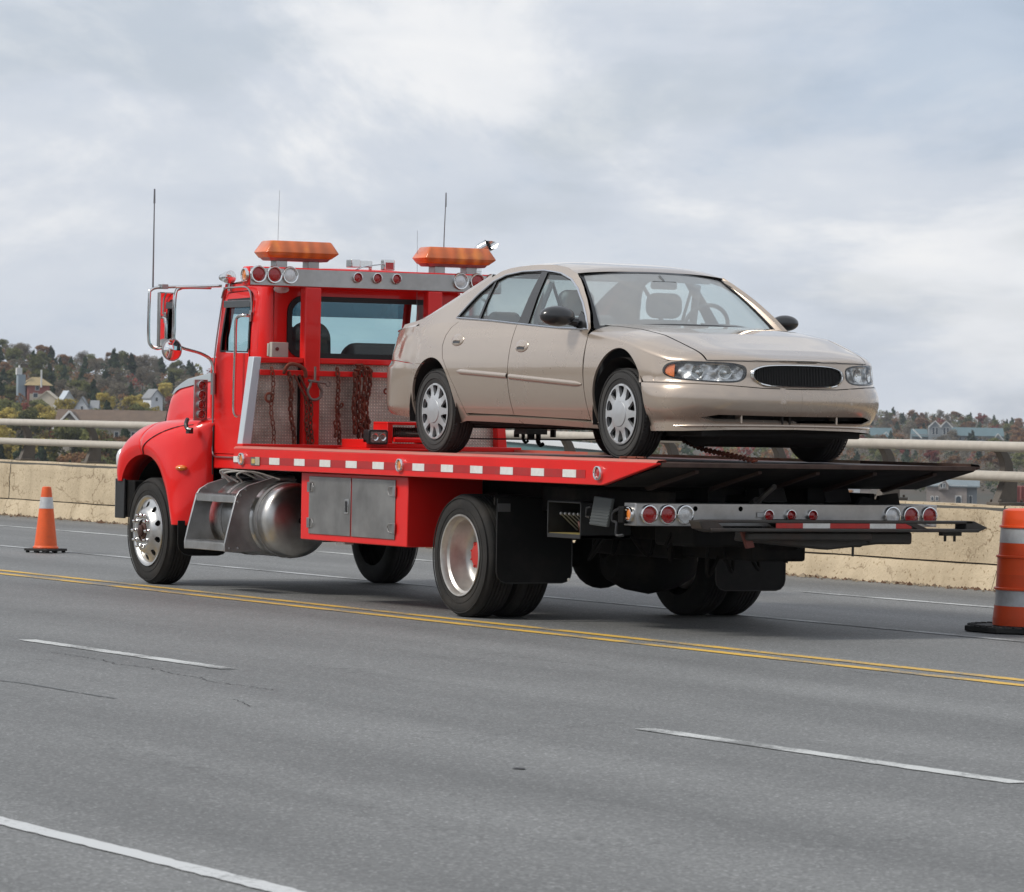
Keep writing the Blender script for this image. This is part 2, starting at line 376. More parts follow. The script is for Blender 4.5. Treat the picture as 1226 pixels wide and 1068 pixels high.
# barrier
CONC = mat('barrier concrete', (.54, .445, .31), .88, nscale=3.0, col2=(.475, .39, .27), bump=.6, bscale=22, dirt=.28, dirtc=(.22, .17, .11), coord='Object', bdist=.02)
def mat_conc():
    nt = CONC.node_tree; n, l, N = NT(nt); b = [q for q in n if q.type == 'BSDF_PRINCIPLED'][0]
    src = b.inputs['Base Color'].links[0].from_socket; g = N('ShaderNodeNewGeometry')
    def mp(sc, so='Position'):
        q = N('ShaderNodeMapping'); q.inputs['Scale'].default_value = sc; l.new(g.outputs[so], q.inputs[0]); return q.outputs[0]
    # vertical runs, cracks and pits
    st = N('ShaderNodeTexNoise', i_Scale=1.0, i_Detail=6, i_Roughness=.65); l.new(mp((2.2, 2.2, .35)), st.inputs['Vector'])
    r1 = N('ShaderNodeValToRGB'); e = r1.color_ramp.elements; e[0].position = .32; e[0].color = (.80, .78, .75, 1); e[1].position = .6; e[1].color = (1.04, 1.04, 1.04, 1); l.new(st.outputs[0], r1.inputs[0])
    dn = N('ShaderNodeTexNoise', i_Scale=5, i_Detail=6); l.new(g.outputs['Position'], dn.inputs['Vector'])
    sc_ = N('ShaderNodeVectorMath', operation='SCALE'); sc_.inputs['Scale'].default_value = .5; l.new(dn.outputs[1], sc_.inputs[0])
    ad = N('ShaderNodeVectorMath', operation='ADD'); l.new(mp((.9, .9, 2.6)), ad.inputs[0]); l.new(sc_.outputs[0], ad.inputs[1])
    cr = N('ShaderNodeTexVoronoi', feature='DISTANCE_TO_EDGE', i_Scale=1.0); l.new(ad.outputs[0], cr.inputs['Vector'])
    r2 = N('ShaderNodeValToRGB'); e = r2.color_ramp.elements; e[0].position = 0; e[0].color = (.42, .36, .3, 1); e[1].position = .016; e[1].color = (1, 1, 1, 1); l.new(cr.outputs['Distance'], r2.inputs[0])
    gt = N('ShaderNodeTexNoise', i_Scale=.8, i_Detail=3); l.new(g.outputs['Position'], gt.inputs['Vector'])
    r3 = N('ShaderNodeValToRGB'); e = r3.color_ramp.elements; e[0].position = .47; e[0].color = (0, 0, 0, 1); e[1].position = .56; l.new(gt.outputs[0], r3.inputs[0])
    pt = N('ShaderNodeTexNoise', i_Scale=34, i_Detail=2); l.new(g.outputs['Position'], pt.inputs['Vector'])
    r4 = N('ShaderNodeValToRGB'); e = r4.color_ramp.elements; e[0].position = .30; e[0].color = (.55, .5, .42, 1); e[1].position = .38; e[1].color = (1, 1, 1, 1); l.new(pt.outputs[0], r4.inputs[0])
    def mul(a, c, f=None):
        x = N('ShaderNodeMix', data_type='RGBA', blend_type='MULTIPLY'); x.inputs['Factor'].default_value = 1
        if f is not None: l.new(f, x.inputs['Factor'])
        l.new(a, x.inputs['A']); l.new(c, x.inputs['B']); return x.outputs['Result']
    c = mul(mul(mul(src, r1.outputs[0]), r2.outputs[0], r3.outputs[0]), r4.outputs[0]); l.new(c, b.inputs['Base Color'])
mat_conc()
wall = thing('concrete_barrier', 'tan weathered concrete barrier wall along the far edge of the road', 'barrier', (-10, 7.5, 0))
def noisy_wall(prof, x0, x1, dx, amp):
    m = MB(); P = []; k = int((x1-x0)/dx)
    for i in range(k+1):
        x = x0+(x1-x0)*i/k; row = []
        for j, (y, z) in enumerate(prof):
            d = amp*noise.noise(Vector((x*.9, z*6, 3.3+y)))+amp*.6*noise.noise(Vector((x*5, z*14, 1.3)))
            row.append((x, y+d, z+(d*.6 if z > .03 else 0)))
        P.append(row)
    return m.grid(P)
def seg(a, b, k): return [(lerp(a[0], b[0], i/k), lerp(a[1], b[1], i/k)) for i in range(k)]
jo = sorted([-60-9*k for k in range(5)]+[-51, -42, -33.5, -27.4, -21.4, -15.4, -9.6, -3.72, 2.2, 8.2, 14.2, 20.2, 29, 38])
for a, b in zip(jo[:-1], jo[1:]):
    part('panel', noisy_wall(seg((7.50, .235), (7.52, .70), 7)+seg((7.52, .70), (7.54, .76), 2)+seg((7.54, .76), (7.93, .76), 2)+[(7.95, .2)], a+.012, b-.012, .3, .007), CONC, wall, smooth=50, fixn=True)
    part('kerb_course', noisy_wall(seg((7.40, -.02), (7.44, .12), 4)+seg((7.44, .12), (7.47, .205), 3)+[(7.48, .218), (7.56, .222)], a+.004, b-.004, .22, .013), CONC, wall, smooth=50)
DARKJ = mat('dark joint', (.10, .095, .085), .9)
m = MB(); m.box(-96, 38, 7.525, 7.9, 0, .74); part('core', m, DARKJ, wall)
# debris and moss strip at the foot of the barrier
m = MB(); rnd = random.Random(5)
for i in range(2600):
    x = rnd.uniform(-32, 6); y = 7.40-abs(rnd.gauss(0, .10)); s = rnd.uniform(.006, .03)*(1 if rnd.random() < .93 else 2.0)
    a = rnd.uniform(0, PI); p = [(x+s*math.cos(a+t)*rnd.uniform(.6, 1.2), y+s*math.sin(a+t)*rnd.uniform(.6, 1.2), .004+.0) for t in (0, 2.1, 4.2)]
    m.add(p+[(x, y, .004+s*.8)], [(0, 1, 3), (1, 2, 3), (2, 0, 3)], 0 if rnd.random() < .6 else 1)
solo('grit', m, [mat('grit', (.25, .2, .14), .9), mat('dead leaf brown', (.13, .07, .04), .8)], 'tan grit and dead leaves lying along the barrier foot', None, kind='stuff', smooth=0)
# railing
RAILM = mat('rail paint', (.47, .43, .37), .5, nscale=14, noise_=.12, dirt=.25, dirtc=(.25, .2, .15)); POSTM = mat('post paint', (.125, .108, .09), .6, nscale=8, noise_=.2, dirt=.4, dirtc=(.2, .17, .13))
rail = thing('guard_rail', 'beige two pipe guard rail on curved brackets above the barrier', 'guard rail', (-10, 7.6, .76))
for z, r_, y in ((1.292, .047, 7.53), (1.025, .047, 7.56)):
    m = MB(); m.tube([(-98+2*i, y, z) for i in range(70)], r_, 20); part('rail_pipe', m, RAILM, rail)
    m = MB()
    for xx in (-20.3, -8.6, 3.4): m.cyl((xx-.11, y, z), (xx+.11, y, z), r_+.006, 20)
    part('pipe_sleeve', m, RAILM, rail)
prof = [(7.50, .765), (7.52, .765)]
def post_mesh():
    m = MB()
    low = [(7.585, .78), (7.68, 1.00), (7.69, 1.03), (7.80, 1.03), (7.80, .78)]
    m.prism(low, 'X', -.05, .05)
    a = [(7.66, 1.03), (7.665, 1.10), (7.65, 1.17), (7.615, 1.23), (7.57, 1.26), (7.53, 1.30)]
    b = [(7.58, 1.315), (7.65, 1.28), (7.71, 1.22), (7.75, 1.14), (7.765, 1.03)]
    m.prism(a+b, 'X', -.045, .045)
    m.box(-.10, .10, 7.565, 7.86, .762, .79)
    for sx in (-.075, .075):
        for yy in (7.60, 7.83): m.cyl((sx, yy, .79), (sx, yy, .815), .013, 8)
    return m
pm = None
for x in [-3.95, -5.84, -7.75, -9.80, -11.95, -14.0, -16.1, -18.2, -20.4, -22.6, -24.92, -27.25]+[-29.5-2.25*k for k in range(26)]+[-2.0+1.95*k for k in range(18)]:
    if pm is None:
        pm = part('bracket', post_mesh().xform(lambda v: v+Vector((-10, 0, 0))), POSTM, rail, bevel=.008); pm.location.x = x+10
    else: c = pm.copy(); C.objects.link(c); c.location.x = x+10; c.parent = rail
# tar patch / spot on the near lane
m = MB(); m.lathe([(0, .006), (.018, .006), (.028, .004)], (11.9, -6.02, 0), 'Z', 14); m.xform(lambda v: Vector((11.9+(v.x-11.9)*1.3, -6.02+(v.y+6.02)*(.9+.2*math.sin(v.x*90)), v.z)))
solo('tar_spot', m, mat('tar', (.03, .03, .032), .6), 'small black tar spot on the near lane', None, kind='structure', smooth=30)
# ================================================================ cone and barrel
ORNG = mat('cone orange', (.80, .115, .022), .45, nscale=9, noise_=.15, dirt=.6, dirtc=(.38, .10, .05), bump=.1, bscale=20)
ORNG2 = mat('barrel orange', (.80, .085, .018), .42, nscale=4, noise_=.2, dirt=.35, dirtc=(.3, .07, .03)); ORNG3 = mat('barrel bright orange', (.82, .09, .018), .35, nscale=5, noise_=.1, dirt=.3, dirtc=(.3, .07, .03))
REFL = mat('reflective sheeting', (.56, .57, .58), .42, .25, nscale=30, noise_=.12, dirt=.5, dirtc=(.32, .31, .28), bump=.12, bscale=200)
RUB = mat('black rubber', (.022, .021, .020), .75, nscale=12, noise_=.3, dirt=.5, dirtc=(.06, .055, .05), bump=.25, bscale=40)
t = thing('traffic_cone', 'orange traffic cone with one reflective collar on a black base, left of the truck', 'traffic cone', (-12.93, 2.09, 0))
cx, cy = -12.93, 2.09
m = MB(); sq = rrect(-.165, .165, -.165, .165, .03)
m.prism([(cx+a*math.cos(.5)-b*math.sin(.5), cy+a*math.sin(.5)+b*math.cos(.5)) for a, b in sq], 'Z', .022, .045)
for a in (-.13, 0, .13):
    for b in (-.13, 0, .13):
        if a or b: q = (cx+a*math.cos(.5)-b*math.sin(.5), cy+a*math.sin(.5)+b*math.cos(.5)); m.cyl((*q, .003), (*q, .024), .022, 8)
part('base', m, RUB, t, bevel=.004)
m = MB(); m.lathe([(.128, .045), (.132, .055), (.126, .065), (.117, .075), (.074, .455)], (cx, cy, 0), 'Z', 32, cap=False); m.lathe([(.060, .572), (.050, .655), (.045, .675), (.034, .68), (.032, .64)], (cx, cy, 0), 'Z', 32, cap=False); part('cone_body', m, ORNG, t)
m = MB(); m.lathe([(.0735, .455), (.0755, .456), (.0625, .571), (.0595, .573)], (cx, cy, 0), 'Z', 32, cap=False); part('reflective_collar', m, REFL, t)
t = thing('traffic_barrel', 'orange and white striped traffic barrel on a black base behind the truck', 'traffic barrel', (2.64, 3.29, 0)); cx, cy = 2.64, 3.29
def ringz(r0, z0, r1, z1): return [(r0, z0), (r1, z1)]
m = MB(); P = [(.5*math.cos(R(22.5+45*k))*1.02, .5*math.sin(R(22.5+45*k))*1.02) for k in range(8)]
m.prism([(cx+a, cy+b) for a, b in P], 'Z', .006, .045)
for k in range(40):
    a = 2*PI*k/40; m.obox((cx+.455*math.cos(a), cy+.455*math.sin(a), .048), .05, .022, .014, Matrix.Rotation(a, 3, 'Z'))
part('base', m, RUB, t, bevel=.006)
secs = [('foot', [(.300, .05), (.300, .105)], ORNG2), ('lower_band', [(.297, .105), (.290, .19)], ORNG2), ('white_band', [(.288, .19), (.281, .30)], REFL), ('rim', [(.281, .30), (.296, .306), (.296, .318), (.283, .324)], ORNG3),
        ('middle_band', [(.281, .324), (.277, .415)], ORNG2), ('middle_band', [(.277, .415), (.273, .53)], ORNG3), ('rim', [(.273, .53), (.282, .536), (.282, .548), (.268, .553)], ORNG2), ('upper_band', [(.265, .553), (.259, .64)], ORNG2), ('white_band', [(.260, .64), (.253, .745)], REFL),
        ('rim', [(.253, .745), (.264, .75), (.263, .762), (.250, .766)], ORNG3), ('top_band', [(.248, .766), (.245, .81)], ORNG3), ('top_band', [(.245, .81), (.236, .872), (.20, .884), (.0, .89)], ORNG2)]
for nm_, pr, mt in secs:
    m = MB(); m.lathe(pr, (cx, cy, 0), 'Z', 48, cap=False); part(nm_, m, mt, t, smooth=50)

# hairline cracks and a tar smear in the near lanes
for nm_, pts, w_, lab in (('road_crack', CRK, .009, 'thin wandering crack beside the first broken line'), ('road_crack', CR2, .008, 'short forked crack in the near lane'), ('tar_streak', STK, .03, 'dark smear along the near lane at the left edge'), ('road_crack', CR4, .007, 'faint crack near the yellow lines on the right')):
    rr = random.Random(len(lab)); Q = []
    for a, b in zip(pts[:-1], pts[1:]):
        for i in range(14): t_ = i/14; Q.append((lerp(a[0], b[0], t_), lerp(a[1], b[1], t_)+rr.gauss(0, .012 if nm_ == 'road_crack' else .004)))
    m = MB(); m.grid([[(x, y-w_*.5*rr.uniform(.3, 1.2), .0025), (x, y+w_*.5*rr.uniform(.3, 1.2), .0025)] for x, y in Q])
    solo(nm_, m, mat('crack dark', (.035, .035, .036), .9) if nm_ == 'road_crack' else mat('tar smear', (.10, .105, .107), .7), lab, None, kind='structure', smooth=0)
# ================================================================ tow truck
RED = mat('truck red paint', (.74, .014, .012), .34, coat=.45, nscale=2.5, noise_=.10, dirt=.22, dirtc=(.34, .03, .02), spec=.22)
REDW = mat('worn red deck paint', (.52, .10, .075), .5, nscale=6, col2=(.42, .14, .10), dirt=.65, dirtc=(.34, .23, .18), stretch=(.5, 2, 2))
REDT = mat('red reflective tape', (.42, .018, .018), .35, nscale=20, noise_=.15, dirt=.3)
WHT = mat('white reflective tape', (.70, .69, .66), .4, nscale=30, noise_=.10, dirt=.4, dirtc=(.42, .36, .30))
CHR = mat('chrome', (.80, .80, .79), .13, 1.0, nscale=5, noise_=.06)
ALU = mat('polished aluminium', (.66, .65, .63), .30, 1.0, nscale=9, noise_=.18, dirt=.35, dirtc=(.30, .24, .19))
ALUD = mat('dull aluminium', (.50, .50, .50), .40, .9, nscale=7, noise_=.25, dirt=.4, dirtc=(.22, .19, .16))
STL = mat('brushed stainless', (.50, .49, .48), .33, 1.0, nscale=5, noise_=.22, dirt=.35, dirtc=(.26, .22, .19), bump=.05, bscale=30)
BLK = mat('chassis black', (.008, .0075, .007), .7, spec=.2, nscale=6, noise_=.35, dirt=.55, dirtc=(.045, .036, .028), bump=.2, bscale=20)
TYR = mat('tyre rubber', (.026, .025, .024), .76, spec=.3, nscale=7, noise_=.25, dirt=.65, dirtc=(.062, .055, .048), bump=.12, bscale=60)
RUST = mat('rusty chain steel', (.23, .055, .03), .8, .2, nscale=14, col2=(.075, .03, .02), bump=.3, bscale=60)
RUBK = mat('mud flap rubber', (.006, .006, .006), .55, nscale=9, noise_=.3, dirt=.5, dirtc=(.03, .027, .024), spec=.3)
GRY = mat('grey plastic', (.10, .10, .10), .5); BLKP = mat('black plastic', (.02, .02, .021), .35, coat=.2)
LRED = mat('red lamp lens', (.46, .010, .010), .12, coat=.8, nscale=90, noise_=.35, bump=.3, bscale=120, bdist=.003); LWHT = mat('clear lamp lens', (.78, .78, .78), .15, .25, coat=.8, nscale=90, noise_=.25, bump=.4, bscale=120, bdist=.003)
LAMB = mat('amber lamp lens', (.75, .22, .03), .15, coat=.8, nscale=60, noise_=.2)
def mat_plate():
    m = mat('diamond plate', (.74, .68, .60), .42, .55, nscale=5, col2=(.46, .41, .35), dirt=.6, dirtc=(.15, .12, .09))
    nt = m.node_tree; n, l, N = NT(nt); b = [q for q in n if q.type == 'BSDF_PRINCIPLED'][0]; tcn = N('ShaderNodeTexCoord'); sp = N('ShaderNodeSeparateXYZ'); l.new(tcn.outputs['Object'], sp.inputs[0])
    def wave(sy, sz, k):
        a = N('ShaderNodeMath', operation='MULTIPLY'); a.inputs[1].default_value = sy; l.new(sp.outputs[1], a.inputs[0])
        c = N('ShaderNodeMath', operation='MULTIPLY_ADD'); c.inputs[1].default_value = sz; l.new(sp.outputs[2], c.inputs[0]); l.new(a.outputs[0], c.inputs[2])
        s_ = N('ShaderNodeMath', operation='SINE'); l.new(c.outputs[0], s_.inputs[0]); return s_.outputs[0]
    k = 2*PI/.052; p = N('ShaderNodeMath', operation='MULTIPLY'); l.new(wave(k, k, 0), p.inputs[0]); l.new(wave(k, -k, 0), p.inputs[1])
    q = N('ShaderNodeMapRange'); q.inputs['From Min'].default_value = .35; q.inputs['From Max'].default_value = .8; l.new(p.outputs[0], q.inputs[0])
    src = b.inputs['Base Color'].links[0].from_socket; wx = N('ShaderNodeMix', data_type='RGBA', blend_type='MULTIPLY'); wx.inputs['Factor'].default_value = 1; cr_ = N('ShaderNodeMapRange'); cr_.inputs['To Min'].default_value = .80; cr_.inputs['To Max'].default_value = 1.45; l.new(q.outputs[0], cr_.inputs[0]); l.new(src, wx.inputs['A']); l.new(cr_.outputs[0], wx.inputs['B']); l.new(wx.outputs['Result'], b.inputs['Base Color'])
    bp = N('ShaderNodeBump', i_Strength=1.0, i_Distance=.008); l.new(q.outputs[0], bp.inputs['Height']); l.new(bp.outputs[0], b.inputs['Normal']); return m
PLATE = mat_plate()
def mat_amber():
    m = bpy.data.materials.new('amber beacon lens'); m.use_nodes = True; nt = m.node_tree; nt.nodes.clear(); n, l, N = NT(nt)
    o = N('ShaderNodeOutputMaterial'); b = N('ShaderNodeBsdfPrincipled', i_Roughness=.16); b.inputs['Coat Weight'].default_value = .6; tcn = N('ShaderNodeTexCoord'); sp = N('ShaderNodeSeparateXYZ'); l.new(tcn.outputs['Object'], sp.inputs[0])
    a = N('ShaderNodeTexNoise', i_Scale=9, i_Detail=3); l.new(tcn.outputs['Object'], a.inputs['Vector'])
    mp = N('ShaderNodeMapping'); mp.inputs['Scale'].default_value = (.4, 7, 1.2); l.new(tcn.outputs['Object'], mp.inputs[0]); v = N('ShaderNodeTexVoronoi', i_Scale=1.0); l.new(mp.outputs[0], v.inputs['Vector'])
    r = N('ShaderNodeValToRGB'); e = r.color_ramp.elements; e[0].position = .15; e[0].color = (1.0, .31, .035, 1); e[1].position = .8; e[1].color = (.72, .15, .025, 1)
    s_ = N('ShaderNodeMath', operation='MULTIPLY'); l.new(a.outputs[0], s_.inputs[0]); l.new(v.outputs['Distance'], s_.inputs[1]); s2 = N('ShaderNodeMath', operation='MULTIPLY'); s2.inputs[1].default_value = 3.8; l.new(s_.outputs[0], s2.inputs[0]); l.new(s2.outputs[0], r.inputs[0])
    wb = N('ShaderNodeTexWave', i_Scale=2.6, i_Distortion=3.0); wb.bands_direction = 'Y'; l.new(tcn.outputs['Object'], wb.inputs['Vector']); wr = N('ShaderNodeMapRange'); wr.inputs['To Min'].default_value = .62; wr.inputs['To Max'].default_value = 1.1; l.new(wb.outputs['Color'], wr.inputs[0]); wm = N('ShaderNodeMix', data_type='RGBA', blend_type='MULTIPLY'); wm.inputs['Factor'].default_value = .6; l.new(r.outputs[0], wm.inputs['A']); l.new(wr.outputs[0], wm.inputs['B'])
    l.new(wm.outputs['Result'], b.inputs['Base Color']); b.inputs['Transmission Weight'].default_value = .0; b.inputs['Subsurface Weight'].default_value = .0
    w = N('ShaderNodeTexWave', i_Scale=42); l.new(tcn.outputs['Object'], w.inputs['Vector']); w.bands_direction = 'Y'; bp = N('ShaderNodeBump', i_Strength=.35, i_Distance=.003); l.new(w.outputs[0], bp.inputs['Height']); l.new(bp.outputs[0], b.inputs['Normal'])
    l.new(b.outputs[0], o.inputs[0]); return m
AMBER = mat_amber()
YC = 1.22
T = thing('tow_truck', 'red flatbed tow truck with amber beacons, carrying a tan sedan', 'tow truck', (-2, YC, 0))
def mir(mb): return mb.mirror(YC)
# ---- deck
m = MB(); side = [(-3.70, 1.017), (2.26, 1.017), (2.30, 1.022), (3.0, 1.172), (3.0, 1.184), (-3.70, 1.184)]
SCUF = mat('scuffed dark steel', (.085, .05, .04), .55, .4, nscale=8, noise_=.4, dirt=.5)
m = MB(); m.prism(side, 'Y', -.10, -.06); part('side_rail', m, RED, T, bevel=.006)
m = MB(); m.prism([(-3.70, 1.017), (2.22, 1.017), (2.22, 1.184), (-3.70, 1.184)], 'Y', 2.50, 2.54); part('side_rail', m, RED, T, bevel=.006)
m = MB(); m.prism([(2.222, 1.017), (2.26, 1.017), (2.30, 1.022), (3.0, 1.172), (3.0, 1.184), (2.222, 1.184)], 'Y', 2.50, 2.54); part('tail_wedge', m, SCUF, T, bevel=.004)
BRN = mat('worn brown deck steel', (.30, .055, .040), .6, .2, nscale=4, col2=(.16, .06, .045), dirt=.5, dirtc=(.2, .16, .13), stretch=(.4, 2, 2))
for y0, y1, y2, y3, xa, xb, mt in ((-.10, -.085, -.02, -.02, -3.70, 3.0, REDW), (2.54, 2.525, 2.46, 2.46, -3.70, -2.4, REDW), (2.54, 2.525, 2.46, 2.46, -2.4, 1.6, mat('bare worn flange', (.36, .27, .20), .5, .3, nscale=6, noise_=.3, dirt=.5)), (2.54, 2.525, 2.46, 2.46, 1.6, 3.0, SCUF)):
    m = MB(); m.grid([[(lerp(xa, xb, i/30), y, z+.0015*noise.noise(Vector((i*.9, y*9, 2)))) for y, z in ((y0, 1.184), (y1, 1.199), (y2, 1.204), (y3, 1.180))] for i in range(31)]); part('top_flange', m, mt, T, smooth=40)
m = MB()
m.box(-3.70, .6, -.02, 2.46, 1.160, 1.182)
part('deck_plate', m, BRN, T)
m = MB(); m.box(.602, 2.98, -.02, 2.46, 1.160, 1.182); part('tail_plate', m, SCUF, T)
m = MB(); m.prism([(2.24, 1.019), (2.30, 1.022), (2.985, 1.158), (2.985, 1.150), (2.30, 1.012), (2.24, 1.008)], 'Y', -.058, 2.498); part('tail_underplate', m, BLK, T)
m = MB()
for x in [-3.5+.42*k for k in range(14)]: m.box(x, x+.05, -.055, 2.495, 1.03, 1.158)
part('deck_crossmembers', m, BLK, T)['kind'] = 'stuff'
for y in (.25, .75, 1.22, 1.69, 2.19):
    m = MB(); m.prism([(2.26, 1.004), (2.93, 1.136), (2.93, 1.116), (2.30, .985)], 'Y', y, y+.03); part('tail_rib', m, mat('rusty brown rib', (.05, .025, .018), .7, nscale=9, noise_=.4), T)
m = MB(); m.tube([(2.05, 1.02, .70), (2.5, 1.02, .92)], .035, 12); m.tube([(2.5, 1.02, .92), (2.72, 1.02, 1.03)], .018, 10); part('tilt_ram', m, mat('ram steel', (.16, .15, .14), .4, .7), T)
m = MB(); m.box(2.98, 3.004, -.058, 2.498, 1.155, 1.186); part('tail_edge', m, SCUF, T, bevel=.003)
# raised guide bars on the deck
m = MB(); m.box(-3.76, -3.64, -.05, 2.53, 1.183, 1.222); part('front_sill', m, RED, T, bevel=.005)
# tape
m = MB(); m.box(-3.69, 2.05, -.1025, -.1, 1.062, 1.119); part('red_tape', m, REDT, T)
for x in [-2.923+.455*k for k in range(5)]+[-.445+.455*k for k in range(6)]:
    m = MB(); m.box(x-.094, x+.094, -.105, -.1025, 1.0635, 1.1175); part('white_tape', m, WHT, T)
m = MB(); m.box(-3.69, -3.60, -.105, -.1025, 1.072, 1.120); part('white_tape', m, WHT, T)
m = MB(); m.box(-3.36, -3.20, -.106, -.1025, 1.052, 1.118); part('tag_plate', m, GRY, T)
m = MB(); m.box(-3.34, -3.28, -.108, -.106, 1.068, 1.105); part('yellow_sticker', m, mat('yellow sticker', (.5, .36, .12), .5), T)
m = MB(); m.box(-3.27, -3.19, -.109, -.1062, 1.055, 1.120); part('beige_sticker', m, mat('beige sticker', (.45, .40, .30), .5, nscale=30, noise_=.3), T)
def ringlamp(c, ax, sgn, r, lens, parent=T, name='lamp', tall=1.0, depth=.02):
    """round lamp: chromed ring and a domed lens; ax = facing axis"""
    e = empty(name, parent); c = Vector(c)
    pr = [(r*.76, 0), (r*.76, depth*.9), (r*.84, depth*1.25), (r*.93, depth*1.2), (r, depth*.5), (r, 0)]
    m = MB(); m.lathe([(a, sgn*h) for a, h in pr], (0, 0, 0), ax, 24, cap=False); m.xform(lambda v: v+c); part('bezel', m, CHR, e, smooth=60)
    m = MB(); m.lathe([(r*.77, 0), (r*.77, sgn*depth*.3), (r*.6, sgn*depth*.62), (r*.3, sgn*depth*.75), (.0, sgn*depth*.8)], (0, 0, 0), ax, 24, cap=False); m.xform(lambda v: v+c); part('lens', m, lens, e, smooth=60)
    return e
for x in (-3.523, -.735, 2.24): ringlamp((x, -.1, 1.1), 'Y', -1, .052, LAMB if x < 1 else LRED, name='side_marker')
# ---- headboard
HX = -3.72
m = MB(); m.box(-3.86, -3.728, .025, 2.36, 2.505, 2.664); part('light_beam', m, RED, T, bevel=.012)
m = MB(); m.box(-3.728, -3.720, .034, 2.352, 2.513, 2.652); part('lamp_panel', m, STL, T, bevel=.002)
for y, r_, mt in ((.100, .073, LRED), (.243, .073, LRED), (.386, .073, LWHT), (.999, .046, LRED), (1.18, .046, LRED), (1.358, .046, LRED), (1.961, .073, LWHT), (2.119, .073, LRED), (2.262, .073, LRED)):
    ringlamp((-3.72, y, 2.600), 'X', 1, r_, mt, name='lamp')
ringlamp((-3.79, .025, 2.592), 'Y', -1, .060, LAMB, name='side_marker')
for y0, y1 in ((.524, .669), (1.656, 1.789)):
    m = MB(); m.box(-3.80, -3.70, y0, y1, 1.20, 2.506); part('headboard_post', m, RED, T, bevel=.010)
m = MB(); m.box(-3.79, -3.715, .12, .522, 1.886, 1.930); part('top_rail', m, RED, T, bevel=.006)
m = MB(); m.box(-3.79, -3.715, .671, 1.654, 1.886, 1.930); part('top_rail', m, RED, T, bevel=.006)
m = MB(); m.box(-3.79, -3.715, 1.791, 2.32, 1.886, 1.930); part('top_rail', m, RED, T, bevel=.006)
m = MB(); m.box(-3.70, -3.685, .12, 2.30, 1.782, 1.826); part('chain_rail', m, RED, T, bevel=.003)
for y in (.2, .5, .9, 1.3, 1.9): 
    m = MB(); m.box(-3.76, -3.70, y, y+.03, 1.79, 1.815); part('rail_spacer', m, RED, T)
for y0, y1 in ((.09, .523), (.67, 1.655), (1.79, 2.33)):
    m = MB(); m.box(-3.785, -3.775, y0, y1, 1.20, 1.884); part('diamond_plate', m, PLATE, T)
m = MB(); m.box(-3.774, -3.766, .50, .523, 1.22, 1.87); m.box(-3.774, -3.766, .67, .68, 1.22, 1.87); part('plate_trim', m, BLK, T)['kind'] = 'stuff'
m = MB(); a = [(.065, 1.93), (.135, 1.93), (.055, 1.205), (-.025, 1.205)]; m.prism(a, 'X', -3.80, -3.70); part('corner_brace', m, mat('pale painted brace', (.55, .60, .64), .4, .3), T, bevel=.006)
m = MB(); m.prism([(2.29, 1.93), (2.35, 1.93), (2.425, 1.205), (2.335, 1.205)], 'X', -3.80, -3.70); part('corner_brace', m, RED, T, bevel=.006)
m = MB(); m.box(-3.96, -3.93, .305, .335, 1.94, 2.045); m.box(-3.935, -3.885, .315, .465, 1.932, 2.055); part('junction_box', m, mat('beige enamel', (.42, .40, .35), .45, nscale=10, noise_=.1), T, bevel=.004)
m = MB(); m.lathe([(.014, 0), (.016, .01), (0, .014)], (-3.885, .36, 2.0), 'X', 12); part('lock', m, mat('dark red lock', (.12, .02, .02), .5), T)
# ---- beacons
def beacon(y0, y1):
    e = empty('beacon', T); xs = -3.90; z0, zm, z1 = 2.732, 2.790, 2.884
    def rp(hx, a, b, z, r=.02): return [(xs+px, py, z) for px, py in rrect(-hx, hx, a, b, r, 3)]
    m = MB(); R_ = [rp(.105, y0+.030, y1-.055, z0+.012), rp(.13, y0+.006, y1-.006, zm-.008), rp(.133, y0, y1, zm), rp(.13, y0+.006, y1-.006, zm+.012), rp(.10, y0+.05, y1-.05, z1-.008), rp(.092, y0+.06, y1-.06, z1)]
    m.grid(R_, wrap=True); m.f.append(tuple(range(len(m.v)-len(R_[0]), len(m.v)))); m.m.append(0); part('lens', m, AMBER, e, smooth=30)
    m = MB(); R_ = [rp(.085, y0+.06, y1-.08, z0-.010), rp(.100, y0+.035, y1-.060, z0+.013)]; m.grid(R_, wrap=True); m.f.append(tuple(range(len(R_[0])))[::-1]); m.m.append(0); part('base', m, ALUD, e)
    for yy in (y0+.17, y1-.20): m = MB(); m.box(xs-.05, xs+.06, yy-.05, yy+.05, 2.664, z0-.009); part('foot', m, STL, e, bevel=.004)
    m = MB()
    for k in range(9):
        yy = lerp(y0+.10, y1-.10, k/8); m.box(xs-.05, xs+.05, yy-.006, yy+.006, z0+.005, z1-.03)
    m.box(xs-.06, xs+.06, y0+.09, y1-.08, z0+.002, z0+.012); part('reflectors', m, CHR, e)['kind'] = 'stuff'
beacon(.20, .86); beacon(1.66, 2.33)
